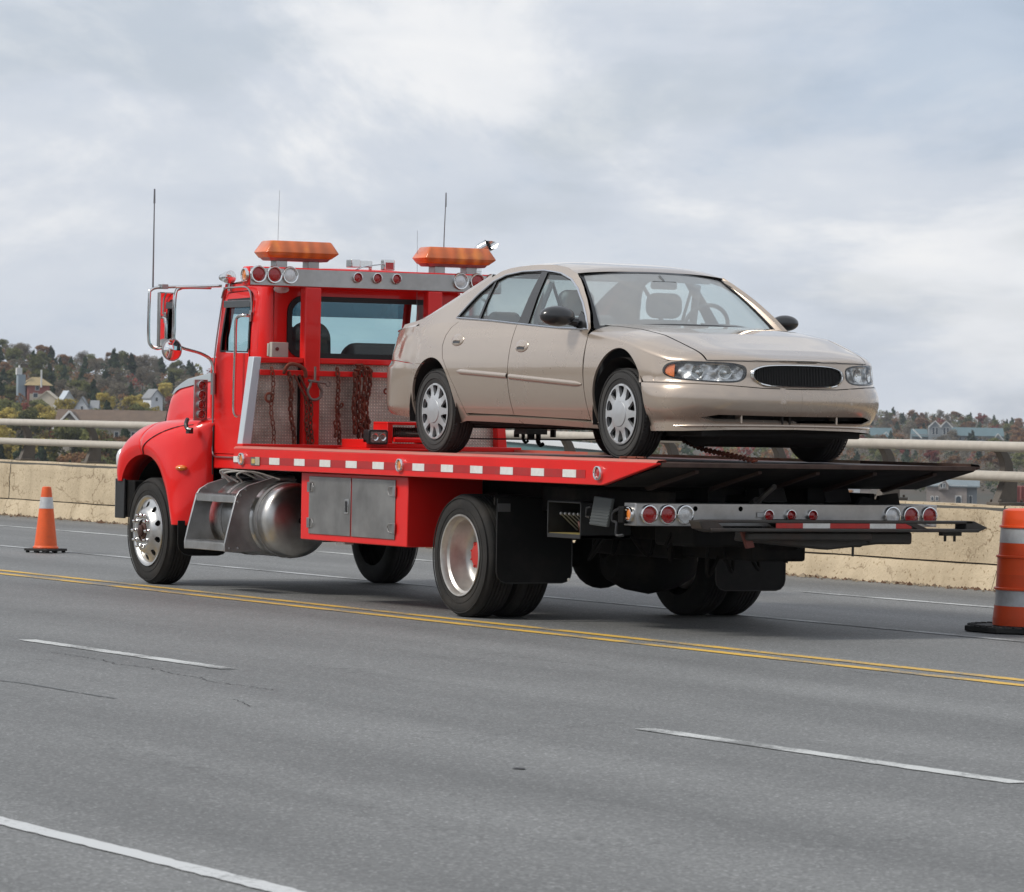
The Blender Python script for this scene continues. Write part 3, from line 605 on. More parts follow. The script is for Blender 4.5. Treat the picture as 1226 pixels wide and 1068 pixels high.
# ---- cab
GLS = glassmat('truck window glass', (.70, .86, .87)); GLT = glassmat('tinted band glass', (.10, .16, .20)); MIRM = mat('mirror glass', (.9, .9, .9), .02, 1.0)
TRIM = mat('black window rubber', (.015, .015, .015), .5); INT = mat('cab interior', (.035, .035, .036), .8); SEAT = mat('grey seat cloth', (.060, .060, .060), .85, bump=.2, bscale=200, nscale=6, noise_=.2)
cab = empty('cab', T)
def tum(z): return .035*max(0, (z-1.95)/.6)**1.6
def side_fn(x, z): return (x, .27+tum(z)+.010*((z-1.5)/.5)**2*0, z)
outer = [(-4.88, 1.01), (-4.875, 1.95), (-4.745, 2.535), (-4.07, 2.575), (-4.07, 1.01)]
door = [(-4.855, 1.13), (-4.853, 1.94), (-4.75, 2.40)]+[(-4.735+.05*(1-math.cos(R(a))), 2.42+.045*math.sin(R(a))) for a in (30, 60, 90)]+[(-4.30, 2.482)]+[(-4.30+.085*math.sin(R(a)), 2.397+.085*math.cos(R(a))) for a in (20, 45, 70, 90)]+[(-4.205, 1.2), (-4.22, 1.15), (-4.27, 1.13)]
grow = lambda poly, d: [(x+d*(1 if x > -4.53 else -1), z+d*(1 if z > 1.8 else -1)) for x, z in poly]
win = [(-4.775, 1.975), (-4.765, 2.08), (-4.705, 2.385), (-4.685, 2.41), (-4.26, 2.418), (-4.225, 2.39), (-4.217, 2.0), (-4.24, 1.965)]
win = [(x-.00, z) for x, z in win]
for s_ in (0, 1):
    f = (lambda x, z: side_fn(x, z)) if not s_ else (lambda x, z: (x, 2*YC-side_fn(x, z)[1], z))
    m = MB(); patch(m, outer, [grow(door, .006)], .12, f, depth=.03, flip=bool(s_)); part('side_panel', m, RED, cab)
    d = empty('door', T)
    m = MB(); patch(m, door, [win], .12, f, depth=.035, flip=bool(s_), off=.006); part('door_skin', m, RED, d)
    m = MB(); wi = [(lerp(x, -4.5, .02), lerp(z, 2.19, .02)) for x, z in win]; patch(m, grow(win, .006), [[(lerp(x, -4.49, .075), lerp(z, 2.19, .07)) for x, z in win]], .1, f, depth=.02, flip=bool(s_), off=.010); part('window_seal', m, TRIM, d)
    m = MB(); patch(m, wi, [], .2, f, depth=0, flip=bool(s_), off=-.01); part('window_pane', m, GLS, d)
    if not s_:
        # window frame bar across the top, grab handle, door handle
        m = MB(); m.box(-4.73, -4.215, .262, .275, 2.345, 2.405); part('vent_visor', m, mat('smoked visor', (.09, .10, .11), .15, coat=.6), d, bevel=.005)
        m = MB(); m.tube(spline([(-4.20, .268, 2.272), (-4.22, .21, 2.275), (-4.30, .195, 2.262), (-4.325, .19, 2.21), (-4.325, .19, 1.95), (-4.335, .19, 1.60), (-4.335, .20, 1.46), (-4.33, .262, 1.44)], 6), .014, 10); part('grab_handle', m, CHR, T)
        m = MB(); m.box(-4.218, -4.188, .258, .27, 2.225, 2.318); part('handle_bracket', m, STL, T, bevel=.003)
        m = MB(); m.tube(spline([(-4.80, .30, 2.52), (-4.885, .262, 1.95), (-4.893, .258, 1.5), (-4.888, .258, 1.17), (-4.84, .255, 1.105), (-4.7, .255, 1.10), (-4.30, .255, 1.10), (-4.08, .255, 1.10)], 6), .007, 6); part('door_trim', m, STL, T)
        m = MB(); m.tube(spline([(-4.78, .268, 2.43), (-4.70, .262, 2.505), (-4.5, .262, 2.512), (-4.28, .262, 2.508), (-4.192, .262, 2.44), (-4.178, .262, 2.30)], 6), .008, 6); part('drip_rail', m, STL, T)
for s_ in (0, 1):   # rear corners
    P = []
    for i in range(9):
        a = R(90*i/8); row = []
        for z in (1.01, 1.5, 1.95, 2.2, 2.4, 2.5, 2.56, 2.60, 2.63):
            ins = tum(z)+(.0 if z < 2.5 else .05*((z-2.5)/.13)**2); y = .37-(.10)*math.cos(a)+ins*math.cos(a); x = -4.07+.10*math.sin(a)-ins*.6*math.sin(a)
            row.append((x, y if not s_ else 2*YC-y, z))
        P.append(row)
    m = MB(); m.grid(P); part('rear_corner', m, RED, cab, smooth=60)
def rwall(y, z): return (-3.97-(.03*((z-2.5)/.13)**2 if z > 2.5 else 0), y, z)
rw = rrect(.50, 1.94, 1.945, 2.43, .13, 7)
m = MB(); patch(m, [(.37, 1.01), (2.07, 1.01), (2.07, 2.63), (.37, 2.63)], [rw], .1, rwall, depth=.04); part('rear_wall', m, RED, cab)
m = MB(); patch(m, rrect(.487, 1.953, 1.932, 2.443, .14, 7), [rrect(.53, 1.91, 1.975, 2.40, .11, 7)], .1, rwall, depth=.03, off=.012); part('window_seal', m, TRIM, cab)
m = MB(); patch(m, rrect(.52, 1.92, 1.965, 2.41, .12, 7), [], .3, rwall, depth=0, off=-.01); part('rear_window', m, GLS, cab)
P = []
for i in range(15):
    u = i/14; x = lerp(-4.80, -3.975, u); row = []
    for j in range(25):
        w = -1+2*j/24; hw = .955-.05*(1-u)**2-.06*max(0, (u-.85)/.15)**2; zz = 2.545+.035*u+.11*(1-abs(w)**3.2)*(1-(1-u)**3*.75)*(1 if u < .86 else 1-.35*((u-.86)/.14)**2); row.append((x, YC+hw*w, zz))
    P.append(row)
m = MB(); m.grid(P); part('roof', m, RED, cab, smooth=60)
for s_ in (0, 1):
    m = MB(); A = (-4.98, .36, 1.93); B = (-4.80, .40, 2.52); m.tube([A, B], .035, 8); m.tube([(-4.88, .29, 1.94), (-4.755, .31, 2.54)], .022, 8)
    if s_: m = MB().add([(x, 2*YC-y, z) for x, y, z in m.v], [f_[::-1] for f_ in m.f])
    part('windscreen_pillar', m, RED, cab)
def wsf(y, z): t_ = (z-1.93)/.59; return (-5.00+.19*t_-.05*(1-((y-YC)/.86)**2), y, z)
m = MB(); patch(m, [(.37, 1.94), (2.07, 1.94), (2.05, 2.42), (.39, 2.42)], [], .2, wsf, depth=0); part('windscreen', m, GLS, cab)
m = MB(); patch(m, [(.39, 2.30), (2.05, 2.30), (2.04, 2.52), (.40, 2.52)], [], .2, lambda y, z: Vector(wsf(y, z))+Vector((.006, 0, 0)), depth=0); part('tinted_band', m, GLT, cab)
m = MB(); m.box(-5.02, -4.84, .29, 2.15, 1.0, 1.93); part('firewall', m, RED, cab)
m = MB(); m.box(-4.86, -4.02, .31, 2.13, 1.02, 1.06); m.box(-4.84, -4.56, .32, 2.12, 1.75, 1.97); m.box(-4.80, -4.05, .31, 2.13, 2.535, 2.55); m.box(-4.08, -4.015, .31, 2.13, 1.05, 1.92); part('interior_trim', m, INT, cab)
m = MB(); m.tube([(-4.74+.04*math.sin(a), .80+.2*math.cos(a), 2.04+.17*math.sin(a)) for a in [2*PI*i/24 for i in range(24)]], .014, 6, closed=True); m.tube([(-4.78, .80, 1.9), (-4.74, .8, 2.04)], .02, 6); part('steering_wheel', m, INT, cab)
for y0, y1, zt, lab in ((.66, 1.04, 2.235, 0), (1.14, 1.86, 2.075, 1)):
    m = MB(); pf = rrect(y0, y1, 1.45, zt, .13, 6); m.prism([(lerp(y, (y0+y1)/2, .12*max(0, (z-1.9)/.3)), z) for y, z in pf], 'X', -4.34, -4.22); part('seat_back', m, SEAT, cab, bevel=.03, segs=3)
m = MB(); m.lathe([(0, -.03), (.042, -.028), (.045, 0), (.03, .02), (0, .025)], (-4.60, .62, 2.05), 'Y', 10); m.tube([(-4.60, .62, 1.9), (-4.60, .62, 2.05)], .02, 6); m.tube([(-4.56+.03*math.cos(a), .62, 2.05+.03*math.sin(a)) for a in [2*PI*i/10 for i in range(10)]], .008, 5, closed=True); part('dashboard_camera', m, INT, cab)
m = MB(); m.lathe([(0, 0), (.03, .0), (.034, .01), (.02, .02), (0, .022)], (-3.965, .425, 2.492), 'X', 12); m.xform(lambda v: Vector((v.x, .425+(v.y-.425)*2.1, v.z))); part('cargo_lamp', m, LWHT, T)
# roof spot lamps, horns
def pod(c, r, L, mt1, mt2, ang, name):
    e = empty(name, T); M = Matrix.Rotation(ang, 3, 'Z'); cc = Vector(c)
    m = MB(); m.lathe([(0, -L), (r*.45, -L*.92), (r*.85, -L*.45), (r, -.01), (r, .0)], (0, 0, 0), 'X', 20); m.xform(lambda v: M @ v+cc); part('shell', m, mt1, e, smooth=50)
    m = MB(); m.lathe([(r*.97, .001), (r*.6, .012), (0, .016)], (0, 0, 0), 'X', 20, cap=False); m.xform(lambda v: M @ v+cc); part('lens', m, mt2, e, smooth=50)
    m = MB(); m.cyl((c[0]-.03, c[1], c[2]-r-.06), (c[0]-.03, c[1], c[2]-r*.6), .014, 8); part('stem', m, CHR, e); return e
pod((-4.63, .28, 2.60), .055, .15, CHR, CHR, .2, 'marker_lamp')
e = empty('work_lamp', T); m = MB(); m.box(-3.93, -3.86, 1.32, 1.42, 2.675, 2.765); part('housing', m, CHR, e, bevel=.008); m = MB(); m.box(-3.861, -3.854, 1.335, 1.405, 2.685, 2.74); part('lens', m, LRED, e)
e = empty('work_lamp', T); m = MB(); m.box(-3.97, -3.86, 1.02, 1.10, 2.69, 2.755); m.box(-3.96, -3.90, 1.10, 1.23, 2.695, 2.75); m.cyl((-3.92, 1.22, 2.66), (-3.92, 1.22, 2.75), .015, 8); part('housing', m, CHR, e, bevel=.008)
m = MB(); m.tube(spline([(-3.90, 1.08, 2.67), (-3.9, 1.15, 2.70), (-3.9, 1.34, 2.73)], 5), .006, 6); part('lamp_wire', m, CHR, T)
# exhaust stack with a cut, curved tip
m = MB(); m.tube([(-4.05, 2.28, 1.15), (-4.05, 2.28, 2.70)], .052, 20)
P = []; path = spline([(-4.05, 2.28, 2.70), (-4.05, 2.28, 2.80), (-4.02, 2.31, 2.88), (-3.97, 2.37, 2.93)], 5)
for i, c in enumerate(path):
    d = (path[min(i+1, len(path)-1)]-path[max(0, i-1)]).normalized(); u1 = d.cross(Vector((0, 1, 0))).normalized(); u2 = d.cross(u1); row = []
    for k in range(20):
        a = 2*PI*k/20; q = c+.054*(u1*math.cos(a)+u2*math.sin(a))
        if i == len(path)-1: q = q+d*(-.075*math.sin(a)-.02)
        row.append(tuple(q))
    P.append(row)
m.grid(P, wrap=True); part('exhaust_stack', m, CHR, T, smooth=50, fixn=True)
# antennas
def whip(x, y, z0, z1, r_, lean=0): 
    m = MB(); m.tube([(x, y, z0), (x+lean*.3, y, lerp(z0, z1, .5)), (x+lean, y, z1)], [r_, r_*.8, r_*.6], 6)
    if r_ > .003: m.tube([(x+lean, y, z1-.12), (x+lean, y, z1)], [r_*1.2, r_*.9], 6)
    part('whip_antenna', m, mat('antenna steel', (.22, .22, .23), .35, .8), T)
# mirrors
for s_ in (0, 1):
    g = (lambda v: Vector((v.x, v.y+.05*min(1, max(0, (.27-v.y)/.4)), v.z))) if not s_ else (lambda v: Vector((v.x, 2*YC-v.y, v.z)))
    mr_ = empty('mirror', T); X0 = -4.87
    fr = spline([(X0, .20, 2.515), (X0, -.02, 2.512), (X0, -.12, 2.50), (X0, -.165, 2.45), (X0, -.17, 2.2), (X0, -.165, 2.06), (X0, -.10, 2.01), (X0, .10, 1.965), (X0, .20, 1.92), (X0, .235, 1.86), (X0, .24, 1.78)], 6)
    m = MB(); m.tube(fr, .015, 10); m.tube(spline([(X0, -.06, 2.517), (X0, -.30, 2.505), (X0, -.385, 2.48), (X0, -.40, 2.42), (X0, -.40, 2.10), (X0, -.38, 2.02), (X0, -.33, 1.995), (X0, -.28, 2.0)], 6), .014, 10); m.tube([(X0, -.17, 2.51), (X0+.10, .26, 2.53)], .013, 8); m.tube([(X0, -.33, 2.51), (X0, .05, 2.53)], .008, 6); m.xform(g); part('mirror_arm', m, CHR, mr_)
    m = MB(); Rz = Matrix.Rotation(R(5.8), 3, 'Z')
    mm = MB(); mm.box(-.045, .0, -.075, .085, -.235, .22); mm.xform(lambda v: g(Rz @ v+Vector((X0, -.235, 2.245)))); part('mirror_shell', mm, STL, mr_, bevel=.008)
    mm = MB(); mm.box(.0005, .004, -.066, .076, -.225, .21); mm.xform(lambda v: g(Rz @ v+Vector((X0, -.235, 2.245)))); part('mirror_glass', mm, MIRM, mr_)
    mm = MB(); mm.lathe([(0, -.05), (.06, -.04), (.092, -.01), (.095, .006), (.089, .010)], (0, 0, 0), 'X', 24); mm.xform(lambda v: g(Rz @ v+Vector((X0+.06, -.215, 1.985)))); part('convex_shell', mm, STL, mr_)
    mm = MB(); mm.lathe([(.089, .008), (.06, .020), (.03, .027), (0, .029)], (0, 0, 0), 'X', 24, cap=False); mm.xform(lambda v: g(Rz @ v+Vector((X0+.06, -.215, 1.985)))); part('convex_glass', mm, MIRM, mr_)
    mm = MB(); mm.box(X0-.03, X0+.05, -.31, -.25, 2.49, 2.53); mm.xform(g); part('antenna_mount', mm, STL, mr_, bevel=.004)
whip(-4.87, -.32, 2.50, 3.32, .008); whip(-4.45, .62, 2.62, 3.33, .0022, .02); whip(-3.95, 1.68, 1.95, 3.02, .0024, -.02); whip(-4.2, 2.05, 2.62, 3.36, .006, .03)
# ---- hood and fenders
def hood_sec(x):
    t_ = (x+6.40)/1.5; hw = lerp(.70, .785, min(1, max(0, t_))); zt = interp(x, [-6.46, -6.41, -6.33, -6.15, -5.7, -5.3, -4.88], [1.50, 1.66, 1.735, 1.79, 1.835, 1.865, 1.90]); return hw, zt
def hood_row(x):
    hw, zt = hood_sec(x); row = []
    for y, z in spline([(0, 0, zt), (hw*.5, 0, zt-.004), (hw-.16, 0, zt-.02), (hw-.06, 0, zt-.055), (hw-.012, 0, zt-.13), (hw+.004, 0, zt-.25), (hw+.012, 0, 1.32)], 5) and [(p.x, p.z) for p in spline([(0, 0, zt), (hw*.5, 0, zt-.004), (hw-.16, 0, zt-.02), (hw-.06, 0, zt-.055), (hw-.012, 0, zt-.13), (hw+.004, 0, zt-.25), (hw+.012, 0, 1.32)], 5)]: row.append((y, z))
    return row
xs = [-6.46, -6.43, -6.37, -6.29, -6.15, -6.0, -5.8, -5.6, -5.4, -5.2, -5.0, -4.90]
P = []
for x in xs: r_ = hood_row(x); P.append([(x, YC-y, z) for y, z in r_[::-1]]+[(x, YC+y, z) for y, z in r_[1:]])
P.insert(0, [(-6.47, lerp(p[1], YC, .12), min(p[2], 1.46)) for p in P[0]]); m = MB(); m.grid(P); part('hood', m, RED, T, smooth=60)
m = MB(); m.box(-6.45, -6.425, .72, 1.72, .95, 1.44); part('grille', m, CHR, T, bevel=.01)
for s_ in (0, 1):
    P = []
    for x in [-6.33+.07*i for i in range(21)]:
        hw, zt = hood_sec(x); row = []
        for a, b in ((hw-.085, zt-.040), (hw-.045, zt-.066), (hw-.012, zt-.125)): y = YC-a-.008; row.append((x, y if not s_ else 2*YC-y, b+.006))
        P.append(row)
    m = MB(); m.grid(P); part('hood_stripe', m, mat('silver grey stripe', (.30, .33, .34), .35, .3), T)
ST = [  # fender stations: (x, y, z) from the wheel-arch lip up to the hood side
 [(-6.17, -.01, .865), (-6.22, -.02, .865), (-6.30, .02, .865), (-6.36, .12, .865), (-6.40, .25, .865), (-6.42, .45, .865)],
 [(-6.15, -.01, .915), (-6.205, -.025, .94), (-6.285, .0, .97), (-6.35, .10, 1.0), (-6.39, .25, 1.02), (-6.42, .45, 1.02)],
 [(-6.06, -.01, 1.01), (-6.12, -.03, 1.065), (-6.20, -.01, 1.12), (-6.28, .08, 1.18), (-6.34, .22, 1.22), (-6.38, .47, 1.25)],
 [(-5.91, -.01, 1.075), (-5.95, -.03, 1.14), (-6.01, -.01, 1.21), (-6.07, .07, 1.28), (-6.12, .20, 1.34), (-6.18, .50, 1.38)],
 [(-5.72, -.01, 1.103), (-5.73, -.03, 1.17), (-5.75, -.01, 1.25), (-5.77, .07, 1.325), (-5.78, .20, 1.385), (-5.80, .50, 1.42)],
 [(-5.54, -.01, 1.08), (-5.505, -.03, 1.145), (-5.46, -.01, 1.23), (-5.40, .05, 1.32), (-5.33, .17, 1.40), (-5.30, .48, 1.44)],
 [(-5.386, -.01, 1.0), (-5.33, -.03, 1.055), (-5.24, -.005, 1.15), (-5.12, .06, 1.27), (-5.00, .17, 1.38), (-4.89, .34, 1.43)],
 [(-5.253, -.01, .845), (-5.19, -.028, .88), (-5.09, .0, .98), (-4.99, .09, 1.10), (-4.91, .19, 1.24), (-4.885, .268, 1.34)],
 [(-5.175, -.01, .70), (-5.12, -.025, .72), (-5.04, .01, .80), (-4.96, .10, .92), (-4.895, .20, 1.02), (-4.885, .268, 1.10)],
 [(-5.13, -.01, .58), (-5.07, -.022, .59), (-5.0, .015, .64), (-4.94, .10, .74), (-4.89, .20, .84), (-4.885, .268, .90)],
 [(-5.11, -.01, .52), (-5.06, -.02, .52), (-5.0, .015, .52), (-4.94, .10, .52), (-4.89, .20, .52), (-4.885, .268, .52)]]
def upsample(G, n):
    rows = [spline(r, n) for r in G]; cols = list(zip(*rows)); c2 = [spline(list(c), n) for c in cols]; return [list(r) for r in zip(*c2)]
FG = upsample(ST, 6)
nsp = 4*6
for s_ in (0, 1):
    for i0, i1, nm_ in ((0, nsp+1, 'front_fender'), (nsp, len(FG), 'rear_fender')):
        rows = [list(r) for r in FG[i0:i1]]
        rows = [[Vector((r[0].x, .13, r[0].z)), Vector((r[0].x, .03, r[0].z))]+r for r in rows]
        P = [[(p.x, p.y if not s_ else 2*YC-p.y, p.z) for p in r] for r in rows]
        m = MB(); m.grid(P); o = part('fender', m, RED, T, smooth=50); q = o.modifiers.new('thick', 'SOLIDIFY'); q.thickness = .006; q.offset = -1 if not s_ else 1
allp = [p for r_ in FG[18:] for p in r_]
def on_fender(x, z, it=3):
    c = sorted(allp, key=lambda p: (p.x-x)**2+(p.z-z)**2)[:4]; w = [1/((p.x-x)**2+(p.z-z)**2+1e-5) for p in c]; return Vector((x, sum(p.y*k for p, k in zip(c, w))/sum(w)-.004, z))
m = MB(); m.tube([on_fender(p.x, p.z) for p in spline([(-5.70, 0, 1.105), (-5.665, 0, 1.17), (-5.56, 0, 1.235), (-5.40, 0, 1.30), (-5.22, 0, 1.345), (-5.03, 0, 1.365)], 6)], .0045, 6)
m.tube([(-4.882, .262, 1.36), (-4.882, .258, 1.2), (-4.882, .258, .95)], .006, 6)
part('fender_seam', m, TRIM, T)
for s_ in (0, 1):   # wheel well liners
    m = MB(); m.lathe([(.60, .12), (.60, .62)], (-5.66, 0, .47), 'Y', 24, a0=-.1, a1=PI+.1, cap=False); m.add([(-5.66+.6*math.cos(a), .62, .47+.6*math.sin(a)) for a in [-.1+(PI+.2)*i/16 for i in range(17)]], [tuple(range(17))])
    if s_: m.xform(lambda v: Vector((v.x, 2*YC-v.y, v.z)))
    part('wheel_well', m, BLK, T)
m = MB(); m.ball((-5.04, .045, 1.0), .065, .05, .026); part('turn_signal', m, LAMB, T)
m = MB(); m.ball((-6.285, .035, 1.045), .05, .045, .10); part('headlamp', m, LWHT, T)
# front bumper with wrapped ends
m = MB(); m.prism([(-6.13, .0), (-6.32, .0), (-6.50, .12), (-6.56, .5), (-6.58, YC), (-6.56, 2*YC-.5), (-6.50, 2*YC-.12), (-6.32, 2*YC), (-6.13, 2*YC), (-6.13, 2*YC-.02), (-6.31, 2*YC-.02), (-6.48, 2*YC-.13), (-6.54, 2*YC-.5), (-6.56, YC), (-6.54, .5), (-6.48, .13), (-6.31, .02), (-6.13, .02)], 'Z', .545, .885); part('front_bumper', m, mat('black bumper', (.02, .02, .02), .4), T, bevel=.004)
m = MB(); m.box(-6.305, -5.98, .03, .55, .56, .875); part('bumper_bracket', m, BLK, T, bevel=.01)
m = MB(); m.box(-6.318, -6.31, -.003, .004, .55, .88); part('bumper_trim', m, CHR, T)
# lamp strip on the cowl
m = MB(); m.box(-5.0, -4.985, .125, .25, 1.40, 1.745); part('lamp_strip', m, STL, T, bevel=.004)
for k in range(4): ringlamp((-4.985, .188, 1.452+.082*k), 'X', 1, .040, LRED, name='marker_lamp')
m = MB(); m.tube(spline([(-4.97, .06, 1.41), (-4.93, .03, 1.37), (-4.90, .03, 1.33), (-4.86, .05, 1.32)], 4), .018, 8); m.box(-4.93, -4.87, .03, .07, 1.29, 1.34); part('hood_latch', m, BLKP, T)
m = MB(); m.cyl((-4.86, .24, 1.62), (-4.86, .24, 1.80), .022, 10); part('mirror_foot', m, STL, T)
# ---- tank and steps
tk = empty('fuel_tank', T); AT = (0, .46, .600); rT = .305
m = MB(); m.lathe([(.0, -5.0), (.22, -4.99), (.29, -4.95), (rT, -4.89), (rT, -3.70), (rT-.004, -3.675), (rT-.018, -3.645), (rT-.045, -3.622), (rT-.085, -3.608), (.12, -3.590), (.03, -3.585), (0, -3.585)], AT, 'X', 56, cap=False); part('shell', m, ALU, tk, smooth=60)
for x in (-4.50, -3.80): m = MB(); m.lathe([(rT+.002, x-.03), (rT+.007, x-.028), (rT+.007, x+.028), (rT+.002, x+.03)], AT, 'X', 40, cap=False); part('strap', m, ALUD, tk)
m = MB(); m.lathe([(.022, 0), (.026, .012), (.015, .02), (0, .022)], (-3.588, .46, .60), 'X', 12); part('drain_plug', m, BLK, tk)
arc = [(.46+.325*math.cos(R(a)), .60+.325*math.sin(R(a))) for a in range(75, 232, 9)]
brk = [(-.08, .337), (-.083, .40), (-.055, .52), (.015, .79), (.045, .835), (.12, .880), (.34, .945), (.56, .935)]+arc+[(.25, .337)]
for x in (-4.67, -3.89):
    m = MB(); m.prism(brk, 'X', x-.012, x+.012); b_ = part('step_bracket', m, ALUD, T, bevel=.003)
    for y, z in ((.055, .80), (.10, .845), (.03, .745), (-.04, .365), (.04, .365)):
        mm = MB(); mm.lathe([(.012, 0), (.011, .007), (0, .010)], (x+.012, y, z), 'X', 10); part('bolt', mm, ALUD, b_)
for z0, z1, y in ((.735, .795, .012), (.342, .408, -.083)):
    e = empty('step', T); m = MB(); m.box(-4.66, -3.90, y, y+.008, z0, z1-.004); part('face', m, ALU, e, bevel=.003)
    m = MB(); m.box(-4.66, -3.90, y, y+.20, z1-.004, z1+.002)
    for k in range(26): m.box(-4.64+.028*k, -4.632+.028*k, y+.01, y+.19, z1+.002, z1+.010)
    part('tread', m, ALUD, e)
m = MB(); m.box(-4.60, -4.2, .50, .70, .88, .96); part('battery_box', m, ALUD, T, bevel=.01)
rnd = random.Random(3); m = MB()
for k in range(3):
    x = -4.30+.12*k+rnd.uniform(-.03, .03); m.tube(spline([(x, .1+rnd.uniform(0, .1), .90), (x+rnd.uniform(-.1, .1), .08, .96+rnd.uniform(0, .05)), (x+rnd.uniform(-.05, .15), .2, .99), (x+rnd.uniform(0, .2), .4, .93)], 5), .008, 6)
part('battery_cables', m, mat('pale cable', (.35, .33, .30), .5), T)['kind'] = 'stuff'
m = MB(); m.cyl((-4.40, .14, .93), (-4.40, .14, 1.0), .02, 8); part('body_mount', m, STL, T)
def flap(x, y0, y1, z0, z1, r_=.07, tilt=0.):
    pf = [(y0, z1), (y0, z0+r_)]+[(y0+r_-r_*math.cos(R(a)), z0+r_-r_*math.sin(R(a))) for a in (30, 60, 90)]+[(y1-r_+r_*math.sin(R(a)), z0+r_-r_*math.cos(R(a))) for a in (0, 30, 60, 90)]+[(y1, z1)]
    m = MB(); m.prism(pf, 'X', x, x+.012); o = part('mud_flap', m, RUBK, T, bevel=.003)
    m = MB(); m.tube([(x+.013, y, z) for y, z in pf], .004, 6); part('edge_bead', m, BLKP, o)
    return o
flap(-4.98, -.01, .46, .268, .56, .1); flap(.60, -.005, .62, .275, .885, .08); flap(.60, 1.85, 2.46, .213, .60, .08)
m = MB(); m.box(.585, .60, -.02, .64, .84, .895); m.box(.585, .60, 1.80, 2.46, .60, .90); part('flap_hanger', m, BLK, T)
m = MB(); m.box(.613, .618, .0, .10, .79, .85); part('flap_plate', m, GRY, T)
m = MB(); m.cyl((.62, .585, .300), (.63, .585, .300), .012, 10); part('flap_stud', m, CHR, T)
# ---- tool box
tb = empty('tool_box', T); m = MB(); m.box(-2.60, -.77, -.02, .62, .485, 1.014); part('box_body', m, RED, tb, bevel=.008)
for x0, x1 in ((-2.44, -1.712), (-1.690, -.962)):
    m = MB(); m.box(x0, x1, -.030, -.0205, .535, .985); part('box_door', m, mat('stained stainless', (.40, .39, .375), .38, .85, nscale=3.2, noise_=.35, dirt=.5, dirtc=(.24, .22, .20), bump=.05, bscale=12, bdist=.006), tb, bevel=.003)
for x, sg in ((-2.435, 1), (-.965, -1)):
    for z in (.62, .90):
        m = MB(); m.box(x-.022, x+.022, -.040, -.030, z-.04, z+.04); m.tube([(x+sg*.02, -.04, z+.035), (x+sg*.075, -.04, z+.03), (x+sg*.095, -.04, z), (x+sg*.075, -.04, z-.03), (x+sg*.02, -.04, z-.035)], .004, 5); part('hinge', m, STL, tb, bevel=.002)
m = MB(); m.box(-1.80, -1.735, -.037, -.030, .705, .820); part('latch_plate', m, CHR, tb, bevel=.002); m = MB(); m.box(-1.785, -1.75, -.041, -.037, .72, .805); part('latch', m, BLKP, tb, bevel=.002)
m = MB(); m.box(-2.05, -1.9, .02, .1, .465, .485); part('under_lamp', m, LWHT, T, bevel=.004)
# ---- chassis
m = MB()
for y in (.80, 1.54): m.box(-6.3, 2.40, y, y+.10, .62, .88)
part('chassis_rails', m, BLK, T, bevel=.01)['kind'] = 'stuff'
m = MB()
for y in (.74, 1.56): m.box(-3.6, 2.3, y, y+.14, .885, 1.012)
part('subframe_rails', m, BLK, T)['kind'] = 'stuff'
m = MB()
for x in (-3.3, -2.2, -1.1, -.3, .4, 1.2, 1.9): m.box(x, x+.1, .9, 1.54, .66, .86)
part('cross_members', m, BLK, T)['kind'] = 'stuff'
m = MB(); m.cyl((0, .5, .453), (0, 1.94, .453), .085, 16); m.ball((0, YC, .44), .22, .23, .235, 20, 12); m.lathe([(.17, 0), (.10, .18), (.07, .3)], (.12, YC, .44), 'X', 16); part('rear_axle', m, BLK, T, smooth=40)
m = MB(); m.cyl((-3.9, YC, .62), (-.2, YC, .47), .055, 12); part('drive_shaft', m, BLK, T)
m = MB(); m.cyl((-5.672, .25, .42), (-5.672, 2.19, .42), .06, 10); m.box(-5.9, -4.4, .85, 1.6, .40, 1.1); m.box(-4.5, -3.6, .95, 1.5, .42, .85); part('engine_block', m, BLK, T, bevel=.04)
for y in (.70, 1.66):
    m = MB()
    for k in range(6): m.grid([[(x, yy, .56+.10*(x/.7)**2+.016*k+dz) for yy in (y, y+.08)] for x in [(-.7+.02*k)*(1-2*i/10) for i in range(11)] for dz in (0,)])
    m.box(-.08, .08, y-.01, y+.09, .50, .70); part('leaf_spring', m, BLK, T)
m = MB(); m.cyl((-3.6, 2.0, .62), (-2.3, 2.0, .62), .26, 24); part('right_tank', m, ALUD, T, bevel=.03).name = 'air_tank'
m = MB(); m.cyl((-1.3, 1.1, .55), (-.6, 1.1, .55), .13, 14); m.cyl((.9, 1.0, .60), (1.5, 1.0, .60), .12, 14); m.box(-.7, -.5, .6, 1.9, .55, .9); part('air_reservoir', m, BLK, T)['kind'] = 'stuff'
m = MB(); m.box(.75, 1.15, .70, 1.75, .50, .80); m.box(1.15, 2.45, 1.02, 1.46, .50, .84); m.box(1.9, 2.44, .55, 1.95, .60, .84); m.prism([(.95, .50), (2.35, .50), (2.5, .62), (2.5, .80), (.95, .80)], 'Y', 1.08, 1.40); part('lift_housing', m, BLK, T, bevel=.02)
m = MB(); m.prism([(.50, 1.0), (.9, .30), (1.1, .215), (1.5, .20), (1.9, .23), (2.1, .35), (2.2, .6)], 'Z', .40, .70) if False else m.lathe([(.0, -.36), (.13, -.34), (.2, -.2), (.235, 0), (.2, .2), (.13, .34), (0, .36)], (.70, YC, .43), 'Y', 20); part('differential_guard', m, BLK, T, smooth=50)
m = MB(); rnd = random.Random(8)
for k in range(16):
    y = rnd.uniform(.55, 1.9); x = rnd.uniform(.8, 2.2); m.tube(spline([(x, y, .82), (x+rnd.uniform(-.2, .2), y+rnd.uniform(-.2, .2), rnd.uniform(.36, .6)), (x+rnd.uniform(-.3, .3), y+rnd.uniform(-.3, .3), .8)], 6), .014, 6)
part('hydraulic_hoses', m, BLK, T)['kind'] = 'stuff'
m = MB(); 
